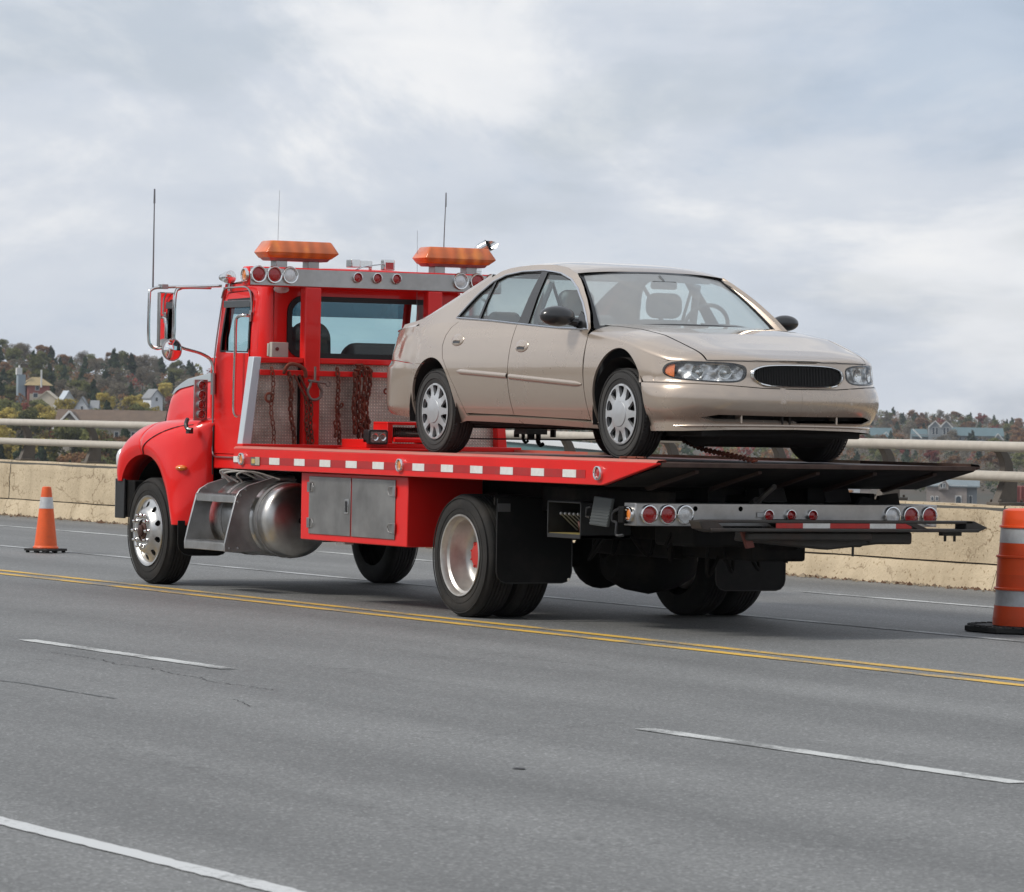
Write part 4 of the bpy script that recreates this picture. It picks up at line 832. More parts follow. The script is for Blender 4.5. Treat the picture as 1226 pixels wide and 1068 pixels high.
for y in (.36, 2.0): m.box(.62, 2.42, y, y+.05, .80, .98)
m.box(2.36, 2.44, -.02, 2.42, .76, .88); part('rear_frame', m, BLK, T, bevel=.01)
for y in (1.18, 1.72):   # deck hinge brackets
    m = MB(); m.prism([(1.80, 1.02), (2.24, 1.02), (2.30, .91), (1.70, .91)], 'Y', y, y+.22) ; part('hinge_bracket', m, mat('bracket grey', (.035, .032, .03), .55, nscale=9, noise_=.3), T, bevel=.01)
    m = MB(); m.cyl((2.1, y-.02, .965), (2.1, y+.24, .965), .022, 10); part('hinge_pin', m, BLK, T)
m = MB(); m.obox((2.05, .9, .97), .05, .9, .05, Matrix.Rotation(.08, 3, 'X')); part('tie_bar', m, BLK, T)
# control box with levers
cb = empty('control_box', T); m = MB(); XA, XB, ZA, ZB = 1.18, 1.66, .628, .888
for a in ((XA, XB, .09, .50, ZA, ZA+.030), (XA, XB, .09, .50, ZB-.012, ZB), (XA, XA+.012, .09, .50, ZA, ZB), (XB-.012, XB, .09, .50, ZA, ZB), (XA, XB, .49, .50, ZA, ZB)): m.box(*a)
part('housing', m, mat('dark grey steel', (.045, .045, .045), .45, .4, nscale=8, noise_=.3), cb, bevel=.003)
m = MB(); m.box(XA+.02, XB-.02, .10, .40, ZA+.031, ZA+.034); part('yellow_label', m, mat('faded yellow', (.30, .24, .07), .6, nscale=25, noise_=.5), cb)
for k in range(5):
    x = 1.25+.062*k; m = MB(); m.cyl((x, .30, .68), (x, .17, .79), .006, 6); m.ball((x, .165, .797), .013); part('lever', m, mat('lever grey', (.35, .35, .34), .3, .5), cb)
m = MB(); m.tube(spline([(1.3, .3, .66), (1.45, .2, .74), (1.5, .2, .70), (1.62, .3, .67)], 5), .012, 6); part('hose', m, mat('red brown hose', (.12, .04, .03), .6), cb)
m = MB(); pf = [(1.846, .934), (2.101, .923), (2.028, .724), (1.783, .734)]; m.prism([(x, z) for x, z in pf], 'Y', .09, .11); part('side_plate', m, mat('ribbed grey plate', (.10, .11, .11), .5, .3, nscale=20, noise_=.15), T, bevel=.003)
for k in range(9):
    t_ = (k+.5)/9; m = MB(); m.obox((lerp(1.98, 1.905, t_), .088, lerp(.925, .733, t_)), .24, .006, .009, Matrix.Rotation(.03, 3, 'Y')); part('plate_rib', m, mat('ribbed grey plate', (.10, .11, .11)), T)
m = MB(); m.tube([(1.79, .10, .86), (1.73, .10, .85), (1.72, .10, .79), (1.775, .10, .785)], .010, 6); part('plate_handle', m, BLKP, T)
m = MB(); m.tube(spline([(2.40, .0, .87), (2.33, -.03, .84), (2.31, -.03, .78), (2.35, -.02, .76), (2.35, -.02, .68), (2.41, 0, .68)], 4), .010, 6); part('side_cable', m, BLKP, T)
# ---- stainless rear lamp bar
BX = 2.546; m = MB(); m.box(BX-.012, BX, .018, 2.492, .748, .904); m.box(BX-.16, BX-.0125, .018, .030, .748, .904); m.box(BX-.16, BX-.0125, 2.48, 2.492, .748, .904); m.box(BX-.16, BX-.0125, .0305, 2.4795, .892, .904)
part('lamp_bar', m, STL, T, bevel=.004)
for y, r_, mt in ((.115, .070, LRED), (.262, .070, LRED), (.402, .070, LWHT), (1.075, .042, LRED), (1.258, .042, LRED), (1.436, .042, LRED), (2.106, .070, LWHT), (2.262, .070, LRED), (2.418, .070, LRED)):
    ringlamp((BX, y, .826), 'X', 1, r_, mt, name='tail_lamp')
ringlamp((BX-.075, .018, .826), 'Y', -1, .052, LAMB, name='side_marker')
for y in (.49, .855): m = MB(); m.lathe([(.0, .001), (.018, .001)], (BX, y, .868), 'X', 12); part('bolt_hole', m, TRIM, T)
m = MB(); m.box(BX, BX+.012, .985, 1.04, .81, .845); part('plug', m, ALUD, T, bevel=.003)
# ---- wheel-lift crossbar behind the lamp bar
WL = mat('grey lift steel', (.060, .055, .050), .5, .4, nscale=7, noise_=.35, dirt=.5, dirtc=(.10, .05, .035))
m = MB(); x0, x1 = 2.98, 3.10
fr_ = lambda a, b, z0, z1: m.box(x0, x1, a, b, z0, z1)
m.prism([(.19, .800), (2.42, .818), (2.53, .775), (2.45, .735), (.24, .722), (.22, .735), (2.36, .752), (2.36, .795), (.19, .780)], 'X', x0, x1) if False else None
m.box(x0, x1, .30, 2.42, .786, .806); m.box(x0-.04, x1+.02, .27, 2.46, .728, .750)
m.prism([(.185, .800), (.30, .806), (.34, .786), (.42, .728), (.30, .722), (.21, .745)], 'X', x0-.02, x1); m.prism([(2.36, .806), (2.43, .806), (2.545, .760), (2.46, .728), (2.36, .735)], 'X', x0-.02, x1)
m.prism([(.76, .806), (.86, .750), (1.96, .750), (1.88, .806)], 'X', x0, x1-.01); m.prism([(1.80, .806), (1.90, .806), (2.06, .745), (1.96, .745)], 'X', x0, x1-.002)
part('lift_crossbar', m, WL, T, bevel=.005)
ys = [.80, 1.06, 1.27, 1.60, 1.77]
for a, b, mt in ((.80, 1.015, REDT), (1.015, 1.235, WHT), (1.235, 1.56, REDT), (1.56, 1.775, WHT), (1.775, 1.905, REDT)):
    m = MB(); m.box(x1-.0105, x1-.004, a, b, .752, .801); part('crossbar_tape', m, mat('bright red tape', (.50, .03, .025), .4, nscale=25, noise_=.2, dirt=.3) if mt is REDT else WHT, T)
m = MB(); m.box(2.45, 3.0, 1.10, 1.36, .70, .80); m.box(2.88, 3.05, .60, 1.62, .665, .726); m.prism([(.62, .72), (.60, .66), (1.30, .60), (1.72, .64), (1.72, .70)], 'X', 2.86, 2.98); m.box(2.84, 3.0, 1.62, 1.98, .640, .725)
part('lift_boom', m, WL, T, bevel=.015)
m = MB(); m.prism([(.57, .73), (.64, .73), (.68, .62), (.62, .61)], 'X', 2.99, 3.02); part('hook_plate', m, mat('rust red steel', (.14, .04, .03), .7), T, bevel=.004)
m = MB(); m.cyl((2.96, 2.28, .735), (2.96, 2.28, .66), .010, 6); m.cyl((2.96, 2.36, .735), (2.96, 2.36, .66), .010, 6); m.box(2.94, 2.99, 2.24, 2.40, .700, .728); m.cyl((2.95, 1.52, .62), (2.95, 1.52, .555), .009, 6); part('lift_pins', m, WL, T)['kind'] = 'stuff'
m = MB(); m.prism([(2.02, .905), (2.26, .905), (2.26, .99), (2.12, .96), (2.10, .925), (2.02, .945)], 'X', 2.42, 2.46) if False else m.prism([(1.86, .905), (1.90, .960), (2.04, .935), (2.05, .965), (2.20, .985), (2.22, .905)], 'X', 2.44, 2.48); part('tail_bracket', m, BLK, T)
# ---- wheels (built at the origin, outer face towards -Y)
RT = .453
def tyre_mb(R_, w, rim, n=72, tread=6):
    pr = [(rim, .012), (rim+.012, .006), (rim+.03, .003), (lerp(rim, R_, .45), -.008 if False else .0), (lerp(rim, R_, .7), .001), (R_-.030, .010), (R_-.012, .022), (R_-.003, .036)]
    k = tread
    for i in range(k):
        a = lerp(.04, w-.04, i/k); b = lerp(.04, w-.04, (i+1)/k); pr += [(R_, a+.004), (R_, b-.004)]
        if i < k-1: pr += [(R_-.010, b-.003), (R_-.010, b+.003)]
    pr += [(R_-.003, w-.036), (R_-.012, w-.022), (R_-.03, w-.010), (lerp(rim, R_, .5), w), (rim+.01, w-.006), (rim, w-.012)]
    m = MB(); m.lathe(pr, (0, 0, 0), 'Y', n, cap=False)
    for rr, hh in ((lerp(rim, R_, .33), .002), (lerp(rim, R_, .80), .004)): m.lathe([(rr-.004, .004), (rr-.003, -.0025), (rr+.003, -.0025), (rr+.004, .004)], (0, 0, 0), 'Y', n, cap=False)
    return m
def place_wheel(parts_, x, y, z, flip, name='wheel', parent=T):
    w = empty(name, parent); 
    for mb, nm_, mt, sm in parts_:
        q = MB(); q.v = list(mb.v); q.f = list(mb.f); q.m = list(mb.m)
        q.xform(lambda v: Vector((x-v.x if flip else x+v.x, y-v.y if flip else y+v.y, z+v.z))); o_ = part(nm_, q, mt, w, smooth=sm)
        if nm_ == 'lug_nuts': o_['kind'] = 'stuff'
    return w
# rear rim: deep dished, red hub
def rear_parts(outer=True):
    t_ = tyre_mb(RT, .255, .296)
    r = MB(); r.lathe([(.296, .010), (.303, .002), (.300, -.004), (.289, -.002), (.283, .012), (.279, .040), (.262, .055), (.257, .10), (.252, .18), (.235, .205), (.20, .215), (.12, .22), (.10, .22)], (0, 0, 0), 'Y', 64, cap=False)
    h = MB(); h.lathe([(.105, .218), (.102, .160), (.092, .148), (.080, .145), (.074, .135), (.060, .131), (0, .130)], (0, 0, 0), 'Y', 32, cap=False)
    nt_ = MB()
    for k in range(10):
        a = 2*PI*k/10; nt_.lathe([(.015, .216), (.015, .185), (.010, .178), (0, .177)], (.140*math.cos(a), 0, .140*math.sin(a)), 'Y', 6)
    for k in range(8): a = 2*PI*(k+.5)/8; nt_.lathe([(.008, .148), (.008, .134), (0, .132)], (.084*math.cos(a), 0, .084*math.sin(a)), 'Y', 6)
    vs = MB(); vs.tube([(.25, .06, -.06), (.235, .04, -.055)], .006, 6)
    hubm = mat('red hub', (.50, .025, .02), .45, nscale=9, noise_=.25, dirt=.3)
    return [(t_, 'tyre', TYR, 35), (r, 'rim', mat('dull rim aluminium', (.62, .60, .57), .42, .85, nscale=9, noise_=.25, dirt=.5, dirtc=(.30, .24, .18)), 40), (h, 'hub', hubm, 35), (nt_, 'lug_nuts', hubm, 30), (vs, 'valve_stem', CHR, 30)]
def front_parts():
    t_ = tyre_mb(RT, .255, .296)
    r = MB(); r.lathe([(.296, .010), (.303, .002), (.300, -.005), (.288, -.003), (.280, .010), (.270, .018), (.262, .016)], (0, 0, 0), 'Y', 64, cap=False)
    def df(x, z): rr = math.hypot(x, z); return (x, interp(rr, [0, .12, .165, .175, .21, .262, .28], [-.050, -.050, -.050, -.044, -.006, .016, .024]), z)
    holes = [[(.225*math.cos(a)+.026*math.cos(b), .225*math.sin(a)+.026*math.sin(b)) for b in [2*PI*j/12 for j in range(12)]] for a in [2*PI*(k+.5)/10 for k in range(10)]]
    circ_ = lambda q, n_=48: [(q*math.cos(2*PI*j/n_), q*math.sin(2*PI*j/n_)) for j in range(n_)]
    d = MB(); patch(d, circ_(.268), holes+[circ_(.095, 32)], .022, df, depth=.03, flip=False)
    dd = MB(); dd.lathe([(.25, .10), (0, .10)], (0, 0, 0), 'Y', 24, cap=False)
    h = MB(); h.lathe([(.094, -.03), (.075, -.02), (.070, -.045), (.05, -.055), (.048, -.075), (.03, -.082), (0, -.083)], (0, 0, 0), 'Y', 28, cap=False)
    nn = MB()
    for k in range(10):
        a = 2*PI*k/10; nn.lathe([(.021, -.048), (.019, -.058), (.0145, -.062), (.0145, -.083), (.010, -.093), (0, -.096)], (.135*math.cos(a), 0, .135*math.sin(a)), 'Y', 14)
    return t_, r, d, dd, h, nn
ft = front_parts(); oh = mat('oily hub', (.10, .05, .04), .4, .6, nscale=14, noise_=.4)
def front_wheel(x, y, z, flip):
    w = place_wheel([(ft[0], 'tyre', TYR, 35), (ft[1], 'rim', ALU, 40), (ft[3], 'brake_drum', BLK, 35), (ft[4], 'hub', oh, 35), (ft[5], 'lug_nuts', CHR, 35)], x, y, z, flip)
    q = MB(); q.v = list(ft[2].v); q.f = list(ft[2].f); q.m = list(ft[2].m); nr = dict(ft[2].nrm)
    q.xform(lambda v: Vector((x-v.x if flip else x+v.x, y-v.y if flip else y+v.y, z+v.z)))
    q.nrm = {}; part('wheel_disc', q, ALU, w, smooth=40)
front_wheel(-5.672, .025, RT, False); front_wheel(-5.672, 2*YC-.025, RT, True)
rp_ = rear_parts()
place_wheel(rp_, 0, .02, RT, False); place_wheel([rp_[0], rp_[1]], 0, .31, RT, False)
place_wheel(rp_, 0, 2*YC-.02, RT, True); place_wheel([rp_[0], rp_[1]], 0, 2*YC-.31, RT, True)
# ---- winch and deck gear
wn = empty('winch', T)
m = MB(); m.box(-3.60, -3.00, .78, 1.62, 1.184, 1.205); m.box(-3.55, -3.10, .80, 1.0, 1.205, 1.275); m.box(-3.50, -3.05, 1.45, 1.66, 1.205, 1.27); part('mount', m, RED, wn, bevel=.005)
m = MB(); 
for y in (1.02, 1.40): m.box(-3.42, -3.16, y, y+.05, 1.205, 1.41)
m.box(-3.42, -3.16, 1.02, 1.45, 1.395, 1.42); m.box(-3.40, -3.14, 1.02, 1.45, 1.205, 1.245); part('frame', m, RED, wn, bevel=.006)
m = MB(); m.cyl((-3.28, 1.07, 1.32), (-3.28, 1.40, 1.32), .045, 16)
for k in range(16): m.lathe([(.052, k*.0195+1.075), (.058, k*.0195+1.083), (.052, k*.0195+1.091)], (-3.28, 0, 1.32), 'Y', 16, cap=False)
part('cable_drum', m, mat('greasy steel', (.16, .13, .11), .45, .7, nscale=12, noise_=.4), wn)
m = MB(); m.cyl((-3.14, 1.07, 1.275), (-3.14, 1.40, 1.275), .022, 12); part('roller', m, RED, wn, smooth=50)
m = MB(); m.tube([(-3.15, 1.18, 1.33), (-2.0, 1.21, 1.30), (-.6, 1.24, 1.31), (.30, 1.26, 1.33)], .006, 6); part('winch_cable', m, mat('dark cable', (.05, .045, .04), .6, .5), T)
e = empty('deck_lamp', T); m = MB(); m.prism(rrect(.80, .975, 1.235, 1.355, .018), 'X', -3.16, -3.06); part('housing', m, BLKP, e, bevel=.004)
m = MB(); m.prism(rrect(.818, .957, 1.252, 1.338, .010), 'X', -3.062, -3.055); part('lens', m, mat('dusty reflector', (.45, .38, .35), .25, .5, nscale=40, noise_=.3), e)
for y in (.853, .922): m = MB(); m.lathe([(.030, .004), (.02, -.006), (0, -.012)], (-3.055, y, 1.295), 'X', 14, cap=False); m.xform(lambda v: v+Vector((.004, 0, 0))); part('reflector', m, CHR, e)
# chains hung on the rail
def chain_mb(path, L=.052, r_=.0075):
    """oval links threaded along a polyline"""
    P = [Vector(p) for p in path]; m = MB(); cum = [0]
    for a, b in zip(P[:-1], P[1:]): cum.append(cum[-1]+(b-a).length)
    pos = 0; k = 0; pitch = L-2*r_*1.1
    while pos < cum[-1]:
        i = max(j for j in range(len(cum)-1) if cum[j] <= pos); t_ = (pos-cum[i])/max(1e-6, cum[i+1]-cum[i]); c = P[i].lerp(P[i+1], t_); d = (P[i+1]-P[i]).normalized()
        s1 = d.cross(Vector((1, 0, 0)) if abs(d.x) < .8 else Vector((0, 0, 1))).normalized(); s2 = d.cross(s1)
        w = (s1 if k % 2 else s2); w = (w+.25*(s2 if k % 2 else s1)).normalized(); pts = []
        for j in range(12):
            a = 2*PI*j/12; pts.append(c+d*((L/2-r_-.013)*(1 if math.cos(a) > 0 else -1)*min(1, abs(math.cos(a))*3)+.013*math.cos(a))+w*(.0135*math.sin(a)))
        m.tube(pts, r_, 5, closed=True); pos += pitch; k += 1
    return m
XH = -3.675
def hang(y0, z0, y1, z1, sway=.01, x=XH): return [(x, lerp(y0, y1, t_)+sway*math.sin(t_*9), lerp(z0, z1, t_)) for t_ in [i/10 for i in range(11)]]
gc = 'rusty chains hung on the headboard'
CH = [('rusty chain with a hook ring, leftmost on the left plate', [(.215, 1.83, .235, 1.22, .012)], .0055), ('thick rusty chain hanging straight beside the slanted bars on the left plate', [(.375, 1.79, .425, 1.21, .010), (.395, 1.62, .40, 1.66, 0)], .009),
      ('twin strand chain on a pair of slanted bars by the left red post', [(.555-.03, 1.60, .585-.03, 1.21, .006), (.60-.03, 1.58, .64-.05, 1.21, .006)], .007),
      ('single rusty chain with a knot, just right of the left red post', [(.775+.03, 1.84, .80+.03, 1.21, .008), (.79+.03, 1.52, .84+.01, 1.56, 0), (.81, 1.50, .79, 1.30, .01)], .008),
      ('thick bundle of red brown chains hanging above the winch', [(.96, 1.80, .965, 1.30, .008), (1.0, 1.85, 1.01, 1.28, .006), (1.05, 1.85, 1.05, 1.28, .01), (1.10, 1.84, 1.08, 1.27, .012), (1.03, 1.62, 1.09, 1.40, .02), (1.0, 1.88, 1.1, 1.86, .01), (.99, 1.84, 1.12, 1.83, .01), (1.02, 1.50, 1.05, 1.28, .02)], .0095)]
for lab, ps, r_ in CH:
    m = MB()
    for a in ps:
        q = chain_mb(hang(*a, x=XH+random.uniform(0, .03)), .060 if r_ > .008 else .052, r_); m.add(q.v, q.f)
    if 'slanted bars' in lab and 'twin' in lab:
        for dy in (0, .045): m.tube([(XH, .42+dy, 1.79), (XH, .535+dy, 1.585)], .010, 8)
    if 'leftmost' in lab: m.tube([(XH, .20+.035*math.cos(a), 1.60+.035*math.sin(a)) for a in [2*PI*i/12 for i in range(12)]], .011, 6, closed=True)
    solo('chain', m, RUST, lab, 'chain', loc=(XH, ps[0][0], 1.2), smooth=50)
m = MB(); m.tube(spline([(XH-.02, .33, 1.80), (XH+.02, .36, 1.87), (XH+.03, .43, 1.87), (XH+.03, .50, 1.83), (XH+.02, .515, 1.77)], 5), .016, 8); solo('tow_hook', m, RUST, 'curved rusty hook resting over the red rail on the left plate', 'hook', loc=(XH, .42, 1.8))
sh = thing('shackle', 'grey bow shackle hanging in front of the left red post', 'shackle', (XH, .60, 1.68)); GS = mat('galvanised grey', (.20, .16, .14), .5, .5, nscale=20, noise_=.3)
m = MB(); m.tube(spline([(XH+.02, .565, 1.74), (XH+.02, .555, 1.70), (XH+.02, .535, 1.655), (XH+.02, .56, 1.60), (XH+.02, .605, 1.588), (XH+.02, .65, 1.61), (XH+.02, .665, 1.66), (XH+.02, .64, 1.70), (XH+.02, .63, 1.74)], 4), .012, 8); part('bow', m, GS, sh)
m = MB(); m.cyl((XH+.02, .54, 1.745), (XH+.02, .70, 1.725), .011, 8); m.tube([(XH+.02, .72+.02*math.cos(a), 1.72+.02*math.sin(a)) for a in [2*PI*i/10 for i in range(10)]], .006, 5, closed=True); m.tube([(XH+.02, .6, 1.75), (XH+.02, .6, 1.86)], .010, 6); part('pin', m, GS, sh)
m = MB(); m.tube([(XH, 1.29, 1.665), (XH, 1.50, 1.65), (XH, 1.62, 1.64)], .012, 8); m.tube([(XH, 1.265+.02*math.cos(a), 1.67+.02*math.sin(a)) for a in [2*PI*i/10 for i in range(10)]], .009, 6, closed=True); solo('pry_bar', m, RUST, 'dark bar with a ring end behind the sedan bumper', 'bar', loc=(XH, 1.4, 1.65))
m = MB(); m.tube(spline([(XH, 1.54, 1.70), (XH+.02, 1.57, 1.55), (XH+.02, 1.58, 1.38)], 6), .010, 8); solo('hose', m, mat('dark hose', (.06, .03, .025), .6), 'dark hose hanging down beside the winch', 'hose', loc=(XH, 1.56, 1.5))
# ratchet hooks under the sedan and the chain at the deck's tail
m = chain_mb(spline([(1.62, .95, 1.33), (1.9, .95, 1.27), (2.2, .98, 1.235), (2.5, 1.0, 1.20)], 5), .045, .009); solo('chain', m, RUST, 'short rusty chain slanting down to the deck under the sedan nose', 'chain', loc=(1.9, .95, 1.19), smooth=50)
m = MB(); rnd = random.Random(2)
for k in range(6):
    a = rnd.uniform(0, PI); c = Vector((1.95+rnd.uniform(-.16, .16), .30+rnd.uniform(-.06, .06), 1.20)); m.tube([c+Vector((.05*math.cos(t_)*math.cos(a)-.02*math.sin(t_)*math.sin(a), .05*math.cos(t_)*math.sin(a)+.02*math.sin(t_)*math.cos(a), .006)) for t_ in [2*PI*i/10 for i in range(10)]], .010, 5, closed=True)
solo('chain', m, RUST, 'little heap of rusty links on the deck by the sedan front tyre', 'chain', loc=(1.95, .3, 1.19), smooth=50)
m = MB()
for x, y, r_, dz in ((-1.16, 1.17, .012, .02), (-1.10, 1.27, .017, 0)):
    m.tube(spline([(x, y, 1.37), (x+.01, y, 1.33), (x-.012, y+.01, 1.29+dz), (x+.01, y+.02, 1.262+dz), (x+.035, y+.03, 1.275+dz)], 4), [r_*(1.3-.03*i) for i in range(17)], 8)
m.box(-1.24, -1.04, 1.14, 1.32, 1.345, 1.385); m.cyl((-1.02, 1.36, 1.385), (-1.02, 1.36, 1.325), .024, 8); m.cyl((-1.24, 1.16, 1.37), (-1.24, 1.16, 1.32), .022, 8); m.cyl((-1.12, 1.22, 1.36), (-1.12, 1.22, 1.31), .03, 8)
solo('tie_down_hooks', m, BLKP, 'cluster of black tie down hooks hanging under the middle of the sedan', 'hook', loc=(-1.15, 1.26, 1.2))
# ================================================================ sedan carried on the deck (local axes: x from the rear axle towards its nose, z from the deck)
CX0, CY0, CZ0 = -1.22, 1.30, 1.186
BEI = mat('champagne metallic paint', (.50, .412, .335), .26, .6, coat=1.0, nscale=1.5, noise_=.04, spec=.5, crough=.02)
SMO = glassmat('sedan side glass', (.80, .92, .925), sky_veil=.08); WSG = glassmat('sedan windscreen glass', (.86, .95, .955), sky_veil=.44); HLG = glassmat('headlamp glass', (.95, .96, .96))  # sky-reflection haze is mixed into the side glass and windscreen colour
CHT = mat('bright window trim', (.70, .70, .72), .18, 1.0); BK2 = mat('sedan black trim', (.016, .016, .017), .35, coat=.3); UND = mat('sedan underbody', (.016, .014, .013), .75, nscale=5, noise_=.3, dirt=.4, dirtc=(.05, .035, .025))
CIN = mat('sedan interior grey', (.34, .34, .345), .85, bump=.1, bscale=150); CIN2 = mat('sedan dashboard', (.10, .105, .11), .6)
CAR = thing('sedan', 'champagne beige four door sedan loaded backwards on the truck deck', 'car', (CX0, CY0, CZ0))
def cw(p): return (CX0+p[0], CY0+p[1], CZ0+p[2])
def cpart(name, mb, mt, parent=CAR, **k):
    mb.v = [cw(p) for p in mb.v]; return part(name, mb, mt, parent, **k)
SHZ = lambda x: interp(x, [-1.1, -.85, -.6, -.2, .31, 1.25, 2.29, 2.366, 2.6, 2.8, 3.0, 3.2, 3.42, 3.8], [.93, .943, .968, .99, 1.005, .97, .905, .878, .858, .836, .802, .752, .700, .694])
HALF = [(3.80, 0), (3.795, .2), (3.765, .4), (3.70, .59), (3.58, .755), (3.42, .862), (3.20, .903), (2.9, .915), (2.4, .918), (1.9, .920), (1.4, .920), (.9, .919), (.4, .916), (0, .912), (-.3, .902), (-.6, .880), (-.82, .825), (-.98, .72), (-1.06, .55), (-1.10, .3), (-1.11, 0)]
OC = spline([(a, b, 0) for a, b in HALF], 10)
cum = [0.]
for a, b in zip(OC[:-1], OC[1:]): cum.append(cum[-1]+(b-a).length)
LTOT = cum[-1]
def O(s):
    s = max(0, min(LTOT, s)); i = min(len(OC)-2, max(0, int(np.searchsorted(cum, s))-1)); t_ = (s-cum[i])/(cum[i+1]-cum[i]); p = OC[i].lerp(OC[i+1], t_)
    i0 = max(0, i-2); i1 = min(len(OC)-1, i+3); d = (OC[i1]-OC[i0]); 
    # smooth tangent
    j = s; pa = OC[max(0, i-1)]; pb = OC[min(len(OC)-1, i+2)]; d = (OC[min(len(OC)-1, i+2)]-OC[max(0, i-1)]).lerp(OC[min(len(OC)-1, i+3)]-OC[min(len(OC)-1, i)], t_); d.normalize()
    return p, Vector((d.y*-1, d.x, 0))*-1
def s_of_x(x):
    xs = [p.x for p in OC]; return float(np.interp(-x, [-q for q in xs], cum))
def s_of_y_front(y): 
    k = s_of_x(3.42); idx = [i for i in range(len(OC)) if cum[i] <= k]; return float(np.interp(y, [OC[i].y for i in idx], [cum[i] for i in idx]))
S_F = s_of_x(3.15); S_R = s_of_x(-.55)
def sm(a, b, x): t_ = max(0, min(1, (x-a)/(b-a))); return t_*t_*(3-2*t_)
def ztop(x): return interp(x, [-1.1, -.8, -.5, 0, .3, .9, 1.35, 1.9, 2.29, 2.6, 3.0, 3.4, 3.8], [.80, .86, .92, .99, 1.00, .97, .95, .925, .90, .80, .735, .70, .695])
def doff(s, z):
    p, nn = O(s); x = p.x
    fr = sm(3.00, 3.45, x); rr = sm(-.35, -.75, x)
    # door side section
    d = -.085*max(0, (z-.62)/.40)**2.0-.080*max(0, (.62-z)/.36)**2.0
    # front: bumper bulge below .55, recess above
    bz = .046*max(-.45, 1-((z-.435)/.135)**2); f = bz*sm(.56, .53, z)-.012-.012*max(0, (z-.62)/.08)+.008*math.exp(-((z-.545)/.02)**2)
    r_ = .035*sm(.705, .665, z)*sm(.28, .36, z)-.06*max(0, (z-.70)/.25)**1.5-.03*sm(.33, .27, z)
    # bumper cheeks carry round behind the corners
    d2 = .018*sm(.56, .53, z)*sm(3.10, 3.25, x)
    return (d+d2)*(1-fr)*(1-rr)+f*fr+r_*rr
def shell(s, z):
    p, nn = O(s); d = doff(s, z)
    # light dents in the rear quarter
    if -.95 < p.x < -.25 and .70 < z < .98:
        d += -.014*math.exp(-((p.x+.66)/.09)**2-((z-.80)/.07)**2)+.008*math.exp(-((p.x+.52)/.05)**2-((z-.86)/.05)**2)-.008*math.exp(-((p.x+.50)/.05)**2-((z-.93)/.03)**2)+.005*noise.noise(Vector((p.x*9, z*11, 2)))
    return Vector((p.x+nn.x*d, p.y+nn.y*d, z))
def half(fn, sgn): return (lambda u, v: (lambda p: (p[0], sgn*p[1], p[2]))(fn(u, v)))
SX = s_of_x
def arch_pts(xc, zc, rx, rz, a0, a1, n=18): return [(SX(xc+rx*math.cos(R(lerp(a0, a1, i/n)))), zc+rz*math.sin(R(lerp(a0, a1, i/n)))) for i in range(n+1)]
ZB = .245
def upcurve(x0, x1, n=10): return [(SX(lerp(x0, x1, i/n)), ztop(lerp(x0, x1, i/n))) for i in range(n+1)]
XF, XR = 2.824, 0.0
FA = dict(xc=2.835, zc=.335, rx=.375, rz=.455); RA = dict(xc=-.005, zc=.335, rx=.360, rz=.400)
def circ_at(a, n=18, lo=-12, hi=192): return arch_pts(a['xc'], a['zc'], a['rx'], a['rz'], lo, hi, n)
G = .004
HLz = lambda pts: [(s_of_y_front(y), z) for y, z in pts]
